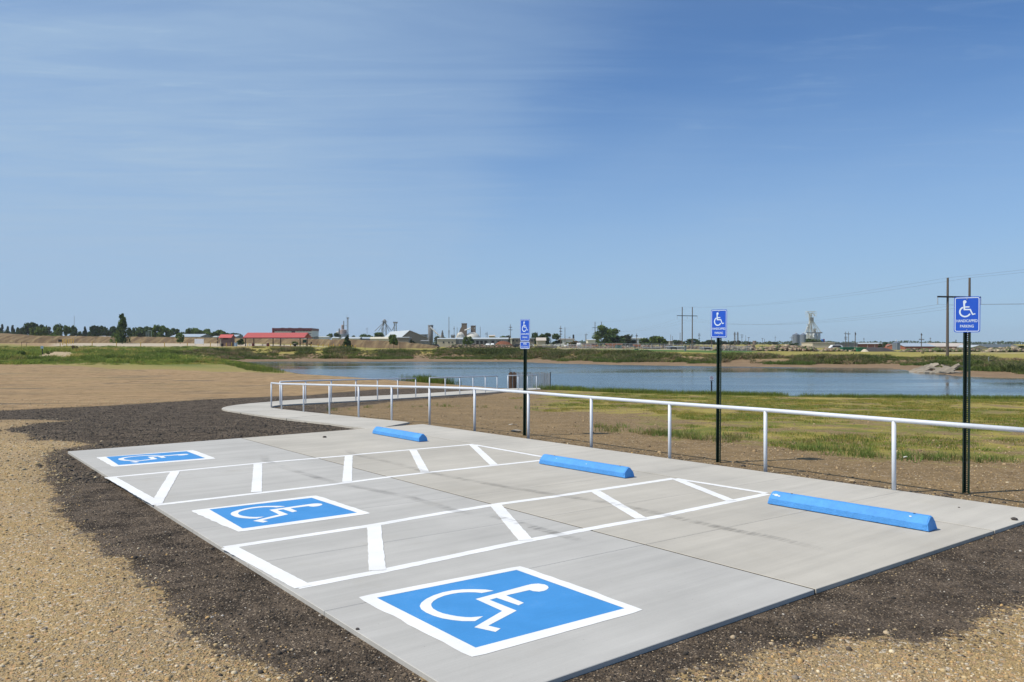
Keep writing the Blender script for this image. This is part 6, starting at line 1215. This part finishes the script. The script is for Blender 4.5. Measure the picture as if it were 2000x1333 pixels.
r = thing('street_lamp', (xx(1078, 400), 400, hz(xx(1078, 400), 400)), 'pale lamp post in front of the round dark tree', 'street lamp'); mb = MB(); mb.cyl((0, 0, 0), (0, 0, zz(655.5, 400) - .2), .09, .07, 8); part('pole', mb, M['galv'], r, local=True); mb = MB(); mb.box((0, 0, zz(654.5, 400) - .2), (.5, .4, .5)); part('lamp_head', mb, M['board'], r, local=True)
r = thing('pole_frame', (xx(291, 330), 330, 3.5), 'group of four slim pale green poles with a top bar behind the embankment', 'pole frame')
for px, yt in ((285.5, 648), (289, 646), (291, 645), (295.5, 645.5)): mb = MB(); mb.cyl((xx(px, 330) - xx(291, 330), 0, 0), (xx(px, 330) - xx(291, 330), 0, zz(yt, 330) - 3.5), .09, n=6); part('pole', mb, M['mast'], r, local=True)
mb = MB(); mb.bar((xx(289, 330) - xx(291, 330), 0, zz(645.5, 330) - 3.5), (xx(295.6, 330) - xx(291, 330), 0, zz(645.5, 330) - 3.5), .14); part('top_bar', mb, M['mast'], r, local=True)
def hframe(pl, pr, yt, ya, pa0, pa1, yb, D, label, r_=.17):
    xc = xx((pl + pr) / 2, D); zb = CH - (yb - HY) / F * D - .4; q = lambda px: xx(px, D) - xc; z_ = lambda py: zz(py, D) - zb
    t = thing('power_pole_frame', (xc, D, zb), label, 'power pole', 'wooden pole pairs of the power line')
    for p in (pl, pr): mb = MB(); mb.cyl((q(p), 0, 0), (q(p) + .06, 0, z_(yt)), r_ * 1.15, r_ * .8, 10); part('pole', mb, M['wood'], t, local=True)
    mb = MB(); mb.bar((q(pa0), -.2, z_(ya)), (q(pa1), -.2, z_(ya) - .12), .16, .24); a = part('crossarm', mb, M['dark'], t, local=True); pts = []
    for px in (pa0 + .3, (pl + pr) / 2, pa1 - .3):
        mb = MB(); p0 = Vector((q(px), -.2, z_(ya) - .15)); L = 1.05
        for k in range(7): mb.cyl(p0 - Vector((0, 0, L * k / 7)), p0 - Vector((0, 0, L * (k + .6) / 7)), .09, .11, 8)
        part('insulator_string', mb, M['galv'], t, local=True); pts.append(Vector((xc, D, zb)) + p0 - Vector((0, 0, L)))
    for p in (pl, pr): pts.append(Vector((xc + q(p), D, zb + z_(yt))))
    return pts
H1 = hframe(1850.3, 1893, 543, 580, 1829.5, 1914, 703, 122, 'closest wooden pole pair of the power line, behind the closest sign', .19)
H2 = hframe(1332.2, 1352, 600, 617, 1322, 1362, 685, 300, 'middle wooden pole pair of the power line, left of the middle sign', .2); H3 = hframe(1162, 1174.5, 629, 640.5, 1157, 1182, 677, 470, 'far wooden pole pair of the power line, in front of the largest round tree', .22)
H0 = [Vector((p.x + 3.5, -70, p.z + 1.0)) for p in H1]; H4 = [Vector((p.x - 20, 660, p.z - .5)) for p in H3]
for k in range(5):
    pts = []
    for a, b in ((H0, H1), (H1, H2), (H2, H3), (H3, H4)):
        for i in range(20): u = i / 20; p = a[k].lerp(b[k], u); p.z -= 4 * (2.6 if k < 3 else 1.5) * u * (1 - u); pts.append(p)
    pts.append(H4[k]); mb = MB(); mb.tube(pts, .011, 4)
    single('power_line', mb, M['wire'], ['lower overhead wire on the left arm ends of the pole pairs', 'lower overhead wire hung midway between the two poles', 'lower overhead wire on the right arm ends of the pole pairs', 'top overhead wire over the left poles of the pairs', 'top overhead wire over the right poles of the pairs'][k], 'power line', 'overhead wires of the power line')
# chain link fence of the park on the far side
def chain_fence(pxs, D0, D1, h, label):
    n = len(pxs); P = [Vector((xx(px, D0 + (D1 - D0) * i / (n - 1)), D0 + (D1 - D0) * i / (n - 1), 0)) for i, px in enumerate(pxs)]
    for p in P: p.z = hz(p.x, p.y)
    t = thing('chain_link_fence', P[0], label, 'fence', 'chain link fences of the park')
    for p in P: mb = MB(); mb.cyl(p - Vector((0, 0, .2)), p + Vector((0, 0, h)), .045, n=6); part('post', mb, M['galv'], t)
    mb = MB(); mb.tube([p + Vector((0, 0, h)) for p in P], .03, 5); part('top_rail', mb, M['galv'], t)
    mb = MB()
    for a, b in zip(P[:-1], P[1:]): mb.add([a, b, b + Vector((0, 0, h)), a + Vector((0, 0, h))], [(0, 1, 2, 3)])
    part('wire_mesh', mb, M['chain'], t)
chain_fence([1128 + 8.5 * i for i in range(32)], 262, 262, 1.8, 'chain link fence running behind the bright lawn'); chain_fence([1060 + 12 * i for i in range(9)], 275, 262, 1.4, 'low chain link fence left of the pole pair by the yard'); chain_fence([1395 + 9 * i for i in range(9)], 240, 225, 1.4, 'chain link fence at the right end of the bright lawn')
def bench(px, yb, D, lab):
    o = W(px, yb, D); o.z = hz(o.x, o.y); t = thing('park_bench', o, lab, 'bench'); mb = MB(); mb.bx(-.9, .9, -.2, .2, .42, .48); part('seat', mb, M['dark'], t, local=True); mb = MB(); mb.bx(-.9, .9, .2, .25, .5, .85); part('backrest', mb, M['dark'], t, local=True)
    for x in (-.7, .7): mb = MB(); mb.box((x, 0, .2), (.08, .4, .42)); part('leg', mb, M['dark'], t, local=True)
bench(1316, 688.5, 232, 'dark bench on the bright lawn in front of the long dark trailer'); bench(1382, 689, 228, 'dark bench on the bright lawn left of the middle sign')
r = thing('waste_station', (xx(1338.5, 215), 215, hz(xx(1338.5, 215), 215)), 'grey upright box on the lawn between the two wooden poles', 'waste station'); mb = MB(); mb.box((0, 0, .7), (.5, .4, 1.4)); part('box', mb, M['greywall'], r, local=True); mb = MB(); mb.box((0, -.05, 1.43), (.56, .5, .07)); part('hood', mb, M['dark'], r, local=True)
r = thing('planter_box', (xx(1208, 290), 290, hz(xx(1208, 290), 290)), 'dark teal box below the wide orange hopper', 'box'); mb = MB(); mb.box((0, 0, .6), (2.2, 1.4, 1.2)); part('body', mb, M['green_bin'], r, local=True); mb = MB(); mb.box((0, 0, 1.23), (2.3, 1.5, .08)); part('lid', mb, M['dark'], r, local=True)

# ------------------------------------------------------------------ broken slabs at the pond edge
SL = [(1779, 727.5, 2.2, -.5, .3), (1786, 726, 2.0, -.55, .5), (1792, 727, 2.4, -.45, .2), (1797, 721.5, 1.7, -.5, .6), (1801, 725.5, 2.5, -.6, .35), (1806, 728.5, 2.2, -.2, .1), (1808, 718.5, 1.8, -.5, .4), (1812, 723, 2.4, -.7, .5), (1817, 727, 2.0, .3, .2), (1818, 716, 2.2, -.55, .5), (1822, 729, 2.6, .1, .1), (1826, 720.5, 1.6, .2, .4), (1829, 725.5, 2.0, -.6, .3), (1833, 730, 2.2, .1, .05), (1838, 727, 1.8, -.4, .3), (1843, 724.5, 2.5, -.62, .2), (1846, 729.5, 2.6, .12, .1), (1852, 719, 1.6, .3, .3), (1848, 716, 1.5, .25, .2), (1855, 726, 2.1, -.3, .2), (1858, 722, 2.6, -.65, .3), (1868, 728.5, 1.6, .05, .1), (1877, 716.5, 1.7, .1, .05), (1826, 713.5, 1.5, .15, .3)]
BASE = []
for n in range(4):
    mb = MB(); s = 8; ring = [(x + random.uniform(-.07, .07), y + random.uniform(-.05, .05)) for x, y in ((-.55, -.28), (.1, -.36), (.55, -.25), (.6, .1), (.4, .32), (-.1, .3), (-.5, .36), (-.62, .05))]
    mb.loft([[(x, y, -.045) for x, y in ring], [(x * random.uniform(.95, 1.02), y * random.uniform(.95, 1.02), +.045 + random.uniform(-.006, .006)) for x, y in ring]]); m_ = mb.mesh('broken_slab'); m_.materials.append(M['slab']); BASE.append(m_)
for i, (px, py, s, tilt, roll) in enumerate(SL):
    D = float(np.interp(px, [1770, 1790, 1840, 1870, 1920], [101.5, 94.5, 89.5, 84.5, 81])) + .4 + max(0, (729.5 - py)) * .42; z = CH - (py - HY) / F * D + .05
    o = bpy.data.objects.new('concrete_slab', BASE[i % 4]); link(o); o.location = ((px - 1000) / F * D, D, z)
    o.scale = (s * .66, s * .42, s * .85); o.rotation_euler = (roll * 1.2 + random.uniform(-.15, .15), tilt * .75 + random.uniform(-.1, .1), random.uniform(-.5, .5)); tag(o, 'broken tan concrete slab tilted in the heap at the pond edge', 'concrete slab', 'broken concrete slabs at the pond edge')

# ------------------------------------------------------------------ grass, weeds and loose gravel
def blades(n, h, spread, width, lean, seed, droop=.25):
    r = np.random.default_rng(seed); V, Fq = [], []
    for i in range(n):
        a = r.uniform(0, 6.28); q = spread * math.sqrt(r.random()); bx_, by_ = q * math.cos(a), q * math.sin(a); la = r.uniform(0, 6.28); L = lean * r.random(); hh = h * r.uniform(.55, 1.05); w_ = width * r.uniform(.7, 1.2); wa = r.uniform(0, 3.14); cx_, cy_ = math.cos(wa) * w_ / 2, math.sin(wa) * w_ / 2
        b = len(V); V += [(bx_ - cx_, by_ - cy_, -.02), (bx_ + cx_, by_ + cy_, -.02), (bx_ + L * .45 * math.cos(la) + cx_ * .7, by_ + L * .45 * math.sin(la) + cy_ * .7, hh * .6), (bx_ + L * .45 * math.cos(la) - cx_ * .7, by_ + L * .45 * math.sin(la) - cy_ * .7, hh * .6), (bx_ + L * (1 + droop) * math.cos(la), by_ + L * (1 + droop) * math.sin(la), hh * (1 - droop * .3 * L / max(lean, .01)))]
        Fq += [(b, b + 1, b + 2), (b, b + 2, b + 3), (b + 3, b + 2, b + 4)]
    return np.array(V), np.array(Fq)
def pick(n, cols, jit=.25, seed=0):
    r = np.random.default_rng(seed); c = np.array(cols)[r.integers(0, len(cols), n)]; return c * r.uniform(1 - jit, 1 + jit, n)[:, None]
def scatter_region(n, gen, keep, seed):
    r = np.random.default_rng(seed); x, y = gen(r, n); k = keep(x, y, r); x, y = x[k], y[k]; return np.stack([x, y, height(x, y)], 1)
def along(line, n, r, off0, off1):                       # points scattered beside a polyline
    P = np.array([(p[0], p[1]) for p in line]); L = np.linalg.norm(np.diff(P, axis=0), axis=1); c = np.r_[0, np.cumsum(L)]; t = r.uniform(0, c[-1], n); i = np.clip(np.searchsorted(c, t) - 1, 0, len(L) - 1)
    f = ((t - c[i]) / L[i])[:, None]; p = P[i] * (1 - f) + P[i + 1] * f; d = (P[i + 1] - P[i]) / L[i][:, None]; nn = np.stack([d[:, 1], -d[:, 0]], 1); p = p + nn * r.uniform(off0, off1, n)[:, None]; return p[:, 0], p[:, 1]
GREEN = [(.16, .23, .045), (.135, .195, .04), (.20, .24, .06), (.11, .165, .04)]; STRAW = [(.42, .34, .10), (.36, .30, .08), (.29, .27, .065)]
# tall grass along the near shore
sh = [p for p in near_shore if 1000 + F * p.x / p.y > 1085]
T, TFq = blades(12, .46, .22, .014, .22, 1)
pos = scatter_region(16000, lambda r, n: along(sh, n, r, -.4, 3.4), lambda x, y, r: (r.random(len(x)) < .35 + .75 * sstep(1000 + F * x / y, 1250, 1500)) & (fbm(x / 1.8, y / 1.8, 5) > .36), 11); r_ = np.random.default_rng(2)
stuff('shore_grass', scatter('shore_grass', T, TFq, pos, r_.uniform(.6, 1.25, len(pos)), r_.uniform(0, 6.28, len(pos)), M['grass'], pick(len(pos), GREEN[:3] + [(.16, .17, .06)], .25, 3)), 'tall green grass along the near edge of the pond', 'grass')
# reeds: left tip of the pond, clump behind the far rail, shore right of the pickets
rd = [(Gw(465, 709), Gw(500, 716), Gw(540, 724), Gw(570, 730), Gw(600, 734))]
T2, T2F = blades(14, .95, .4, .03, .35, 4)
p1 = scatter_region(2600, lambda r, n: along(rd[0], n, r, -.4, 5.0), lambda x, y, r: r.random(len(x)) < .6 * sstep(1000 + F * x / y, 575, 500), 12)
p2 = scatter_region(420, lambda r, n: along([Gw(800, 746.5), Gw(850, 750), Gw(885, 752.5)], n, r, -.6, 1.0), lambda x, y, r: r.random(len(x)) < .3 + .7 * np.exp(-((1000 + F * x / y - 832) / 16) ** 2), 13)
p3 = scatter_region(500, lambda r, n: along([Gw(1120, 767), Gw(1200, 770.5), Gw(1260, 773.5)], n, r, -.5, 1.0), lambda x, y, r: r.random(len(x)) < .2 + .8 * np.exp(-((1000 + F * x / y - 1205) / 30) ** 2), 14)
pos = np.concatenate([p1, p2, p3]); rs_ = np.r_[np.full(len(p1), .5), np.full(len(p2), .85), np.full(len(p3), .5)]; stuff('reeds', scatter('reeds', T2, T2F, pos, rs_ * r_.uniform(.6, 1.15, len(pos)), r_.uniform(0, 6.28, len(pos)), M['grass'], pick(len(pos), GREEN + [(.17, .18, .06)], .2, 4)), 'green reeds in clumps at the water edge', 'reeds')
# short lawn tufts
T3, T3F = blades(9, .055, .10, .010, .10, 6)
def lawn_keep(x, y, r):
    s_ = sdf(lawn_poly, x, y); n1 = fbm(x / 1.4, y / 1.4, 15); n2 = fbm(x / 6, y / 6, 16)
    return (s_ + (n1 - .5) * 9 + (n2 - .5) * 5 > 1.3) & (fbm(x / .55, y / .55, 18) + .25 * (r.random(len(x)) - .5) > .42) & (fbm(x / 2.3, y / 1.9, 28) > .40)
pos = scatter_region(60000, lambda r, n: (lambda Y_: ((r.uniform(-.02, .70, n)) * Y_, Y_))(11 + 33 * r.random(n) ** .75), lambda x, y, r: lawn_keep(x, y, r) & (r.random(len(x)) < 1.0), 17)
st = .6 * sstep(fbm(pos[:, 0] / 4, pos[:, 1] / 2.2, 21), .42, .62) * sstep(pos[:, 1], 17, 26); rr = np.random.default_rng(8).random(len(pos)); c1 = pick(len(pos), [(.19, .26, .055), (.155, .22, .05), (.26, .27, .065)], .25, 9); c2 = pick(len(pos), STRAW, .2, 10)
stuff('lawn_grass', scatter('lawn_grass', T3, T3F, pos, r_.uniform(.55, 1.35, len(pos)), r_.uniform(0, 6.28, len(pos)), M['grass'], np.where((rr < .30 + .65 * st)[:, None], c2, c1)), 'short patchy grass on the bare soil behind the rail', 'grass')
# loose tufts on the dirt
T4, T4F = blades(16, .17, .16, .012, .2, 7)
tp = [(1065, 792), (1063, 790), (1030, 796), (1040, 797), (938, 797), (872, 795), (866, 796), (880, 794), (1092, 795), (1110, 792), (1168, 834), (1180, 836), (1196, 843), (1268, 848), (1280, 850), (1295, 850), (1310, 851), (1322, 852), (1335, 852), (1345, 856), (1362, 858), (1376, 858), (1270, 846), (1300, 846), (1330, 848), (1418, 858), (1430, 860), (1440, 856), (1400, 852), (1462, 812), (1560, 868), (1575, 876), (1590, 880), (1604, 880), (1620, 879), (1642, 884), (1660, 888), (1688, 893), (1720, 893), (1760, 893), (1790, 896), (1812, 899), (1860, 897), (1890, 899), (1930, 899), (1950, 900), (1640, 862), (1690, 862), (655, 803), (670, 800), (720, 797), (760, 796), (800, 796), (850, 792)]
pos = []
for px, py in tp:
    b = GZ(px, py, -.05) if px < 1000 else G(px, py, -.05); b = G(px, py, hz(b.x, b.y)); b = G(px, py, hz(b.x, b.y))
    for _ in range(7 if px > 1150 else 3): pos.append((b.x + random.gauss(0, .22), b.y + random.gauss(0, .16)))
pos = np.array(pos); pos = np.c_[pos, height(pos[:, 0], pos[:, 1])]
stuff('weed_tufts', scatter('weed_tufts', T4, T4F, pos, r_.uniform(.4, 1.1, len(pos)), r_.uniform(0, 6.28, len(pos)), M['grass'], pick(len(pos), [(.15, .23, .06), (.18, .23, .065), (.25, .23, .085)], .2, 12)), 'loose green tufts scattered over the brown soil', 'weeds')
# rank weeds on the left beyond the sandy lot
T5, T5F = blades(24, .80, .8, .10, .8, 9)
def wk_(x, y, r):
    s_ = sdf(weed_poly, x, y); b = np.maximum(sdf(bare1, x, y), sdf(bare2, x, y)); rd_ = sdf(road_poly, x, y); n1 = fbm(x / 9, y / 13, 19)
    return (s_ > .3) & (b < 1) & (rd_ < 2) & (n1 > .40 + .12 * sstep(y, 175, 220) + .25 * (1 - sstep(s_, 0, 9)) * (r.random(len(x)) < .8)) & (y < 232)
pos = scatter_region(13000, lambda r, n: (lambda Y_: (r.uniform(-.72, -.27, n) * Y_, Y_))(104 + 130 * r.random(n) ** 1.2), wk_, 20)
hs = .22 + 1.05 * sstep(fbm(pos[:, 0] / 5, pos[:, 1] / 8, 23), .42, .68) * np.random.default_rng(15).uniform(.5, 1.2, len(pos)); hs *= (1 - .55 * sstep(pos[:, 1], 165, 215)) * (1 - .6 * sstep(1000 + F * pos[:, 0] / pos[:, 1], 400, 470))
wp = np.array([(.33, .27, .10), (.23, .225, .06), (.16, .20, .045), (.12, .165, .04), (.085, .12, .03), (.15, .19, .045), (.22, .20, .07)]); wi = np.clip((fbm(pos[:, 0] / 7, pos[:, 1] / 12, 27) - .2) * 11 + np.random.default_rng(13).normal(0, .9, len(pos)), 0, 6).astype(int)
stuff('rank_weeds', scatter('rank_weeds', T5, T5F, pos, np.stack([np.maximum(hs, .4), np.maximum(hs, .4), hs], 1), r_.uniform(0, 6.28, len(pos)), M['grass'], 1.35 * wp[wi] * np.random.default_rng(14).uniform(.75, 1.3, len(pos))[:, None]), 'rank green weeds beyond the sandy lot', 'weeds')
# weeds and scrub on the far bank
CB = np.random.default_rng(99); bx0 = CB.uniform(-80, 135, 260000); by0 = CB.uniform(72, 190, 260000); kk = (pdist(far_shore, bx0, by0) < 26); bx0, by0 = bx0[kk], by0[kk]; kk = (sdf(pond, bx0, by0) < -.5) & (pdist(far_shore, bx0, by0) < pdist(near_shore, bx0, by0)); bx0, by0 = bx0[kk], by0[kk]; bd0 = pdist(far_shore, bx0, by0)
def bank(n, seed, o0, o1, thr, sc, cols, name, label, tmpl, tf, keepx=None):
    rr = np.random.default_rng(seed); k = (bd0 > o0) & (bd0 < o1) & (fbm(bx0 / 6, by0 / 5, seed) > thr)
    if keepx is not None: k &= keepx(1000 + F * bx0 / by0)
    ix = np.flatnonzero(k); ix = rr.permutation(ix)[:n]; x, y = bx0[ix], by0[ix]; pos = np.stack([x, y, height(x, y)], 1)
    s_ = rr.uniform(.5, 1.2, len(pos)) * sc * (.35 + 1.3 * sstep(fbm(x / 4.5, y / 4.5, seed + 1), .3, .7)); c = np.array(cols); ci = np.clip((fbm(x / 5, y / 5, seed + 2) - .25) * 2 * len(cols) + rr.normal(0, .8, len(x)), 0, len(cols) - 1).astype(int)
    stuff(name, scatter(name, tmpl, tf, pos, np.stack([s_ * 1.3, s_ * 1.3, s_], 1), rr.uniform(0, 6.28, len(pos)), M['grass'], 1.3 * c[ci] * rr.uniform(.75, 1.25, len(x))[:, None]), label, 'weeds')
T6, T6F = blades(30, .9, .75, .12, .8, 10)
bank(9500, 31, 6.2, 16.5, .30, .62, [(.085, .105, .04), (.13, .15, .05), (.17, .155, .08), (.105, .125, .045), (.24, .185, .11), (.14, .16, .05), (.09, .12, .035)], 'bank_scrub', 'scrubby weeds covering the far bank of the pond', T6, T6F)
bank(4500, 33, 15, 24, .38, .34, [(.30, .26, .09), (.24, .22, .08), (.30, .25, .10), (.19, .18, .06), (.25, .19, .12)], 'bank_top_grass', 'dry grass along the top of the far bank', T6, T6F)
bank(1500, 35, 4.2, 7.0, .50, .42, [(.10, .145, .04), (.085, .12, .035), (.13, .16, .05)], 'bank_foot_weeds', 'green weeds at the foot of the far bank', T6, T6F)

# loose gravel and millings close to the camera
ico = np.array([(0, 0, 1), (.9, 0, .45), (.28, .85, .45), (-.72, .53, .45), (-.72, -.53, .45), (.28, -.85, .45), (.72, .53, -.4), (-.28, .85, -.4), (-.9, 0, -.4), (-.28, -.85, -.4), (.72, -.53, -.4)]) * np.array([1, .8, .62])
icf = np.array([(0, 1, 2), (0, 2, 3), (0, 3, 4), (0, 4, 5), (0, 5, 1), (1, 6, 2), (2, 7, 3), (3, 8, 4), (4, 9, 5), (5, 10, 1), (2, 6, 7), (3, 7, 8), (4, 8, 9), (5, 9, 10), (1, 10, 6)])
r = np.random.default_rng(77); N = 150000; Yv = 3.6 + 13 * r.random(N) ** 2.0; Xv = r.uniform(-.70, .70, N) * Yv
padp = [(p.x, p.y) for p in pad_outline]
k = sdf(padp, Xv, Yv) < -.012; Xv, Yv = Xv[k], Yv[k]; wkp = [(p.x, p.y) for p in outer] + [(p.x, p.y) for p in inner[::-1]]
k = (sdf(wkp, Xv, Yv) < -.02); Xv, Yv = Xv[k], Yv[k]
ms = np.maximum.reduce([sdf(mill1, Xv, Yv), sdf(mill2, Xv, Yv), .16 - np.abs(pdist(edge_line, Xv, Yv) - .06)]); dz_ = sdf([G(728, 839), G(800, 825), G(2000, 992.5), G(2400, 1046), (40, 30), (0, 30)], Xv, Yv) > .3
mm = ms + (fbm(Xv * .7, Yv * .7, 91) - .5) * .7 + r.normal(0, .17, len(Xv)) > .10
keep = np.where(dz_ & ~mm, r.random(len(Xv)) < .12, r.random(len(Xv)) < .85); Xv, Yv, mm, dz_ = Xv[keep], Yv[keep], mm[keep], dz_[keep]; n = len(Xv)
tan_c = pick(n, [(.42, .30, .15), (.36, .25, .12), (.49, .37, .20), (.34, .26, .15), (.42, .31, .165), (.60, .50, .34), (.46, .295, .125), (.26, .215, .165)], .18, 41); mil_c = pick(n, [(.055, .045, .035), (.085, .065, .048), (.11, .083, .058), (.048, .040, .032), (.13, .098, .066)], .25, 42); pale_bits = r.random(n) < .02; mil_c[pale_bits] = pick(int(pale_bits.sum()), [(.42, .33, .22), (.5, .46, .4)], .15, 43)  # a few millings stones are pale in their own colour
sz = np.exp(r.normal(math.log(.0050), .50, n)).clip(.0028, .026) * (1 + .035 * np.maximum(Yv - 5, 0)); 
scv = sz[:, None] * r.uniform(.75, 1.25, (n, 3)); pz = np.stack([Xv, Yv, height(Xv, Yv) + sz * .1], 1)
r2 = np.random.default_rng(78); n2_ = 60000; Y2 = 11 + 26 * r2.random(n2_) ** 1.3; X2 = r2.uniform(-.72, .12, n2_) * Y2; k = (sdf(padp, X2, Y2) < -.03) & (sdf(wkp, X2, Y2) < -.04) & (sdf([G(728, 839), G(800, 825), G(2000, 992.5), (60, 30), (60, 60), (-8, 60), (-6, 34), (-8.3, 29.5)], X2, Y2) < 0); X2, Y2 = X2[k], Y2[k]
m2_ = np.maximum(sdf(mill1, X2, Y2), -9) + (fbm(X2 * .7, Y2 * .7, 91) - .5) * .7 + r2.normal(0, .2, len(X2)) > .1; k = np.where(m2_, r2.random(len(X2)) < .95, r2.random(len(X2)) < .35); X2, Y2, m2_ = X2[k], Y2[k], m2_[k]; s2_ = np.exp(r2.normal(math.log(.013), .45, len(X2))).clip(.006, .05)
c2_ = np.where(m2_[:, None], pick(len(X2), [(.05, .043, .035), (.08, .066, .05), (.11, .088, .064), (.042, .036, .03), (.14, .11, .078)], .25, 44), pick(len(X2), [(.40, .30, .155), (.30, .225, .125), (.22, .17, .10), (.50, .41, .26)], .2, 45))
n3_ = 30000; Y3 = 8 + 34 * r2.random(n3_) ** 1.2; X3 = r2.uniform(-.25, .72, n3_) * Y3; k = (sdf([G(728, 839), G(800, 825), G(2000, 992.5), G(2400, 1046), W(3500, 790, 44), W(1400, 775, 50), W(1060, 766, 56), GZ(900, 772), GZ(700, 790), GZ(560, 796)], X3, Y3) > .12) & (sdf(wkp, X3, Y3) < -.05); X3, Y3 = X3[k], Y3[k]; s3_ = np.exp(r2.normal(math.log(.011), .5, len(X3))).clip(.005, .045); e3 = pdist(edge_line, X3, Y3) < .45
k = r2.random(len(X3)) < np.where(e3, 1, .55); X3, Y3, s3_, e3 = X3[k], Y3[k], s3_[k], e3[k]; c3_ = np.where(e3[:, None], pick(len(X3), [(.09, .07, .05), (.16, .12, .08), (.38, .30, .19), (.06, .05, .04)], .2, 46), pick(len(X3), [(.30, .21, .115), (.22, .155, .09), (.36, .26, .15), (.17, .12, .07)], .2, 47))
stuff('soil_clods', scatter('soil_clods', ico, icf, np.stack([X3, Y3, height(X3, Y3) + s3_ * .1], 1), s3_[:, None] * r2.uniform(.7, 1.3, (len(X3), 3)), r2.uniform(0, 6.28, len(X3)), M['stones'], c3_), 'small clods and stones on the brown soil behind the rail', 'clods')
stuff('far_gravel', scatter('far_gravel', ico, icf, np.stack([X2, Y2, height(X2, Y2) + s2_ * .1], 1), s2_[:, None] * r2.uniform(.7, 1.3, (len(X2), 3)), r2.uniform(0, 6.28, len(X2)), M['stones'], c2_), 'clods and loose stones on the dark millings and sandy lot further back', 'gravel')
stuff('loose_gravel', scatter('loose_gravel', ico, icf, pz, scv, r.uniform(0, 6.28, n), M['stones'], np.where(mm[:, None], mil_c, tan_c)), 'loose tan gravel and dark asphalt millings around the concrete pad', 'gravel')
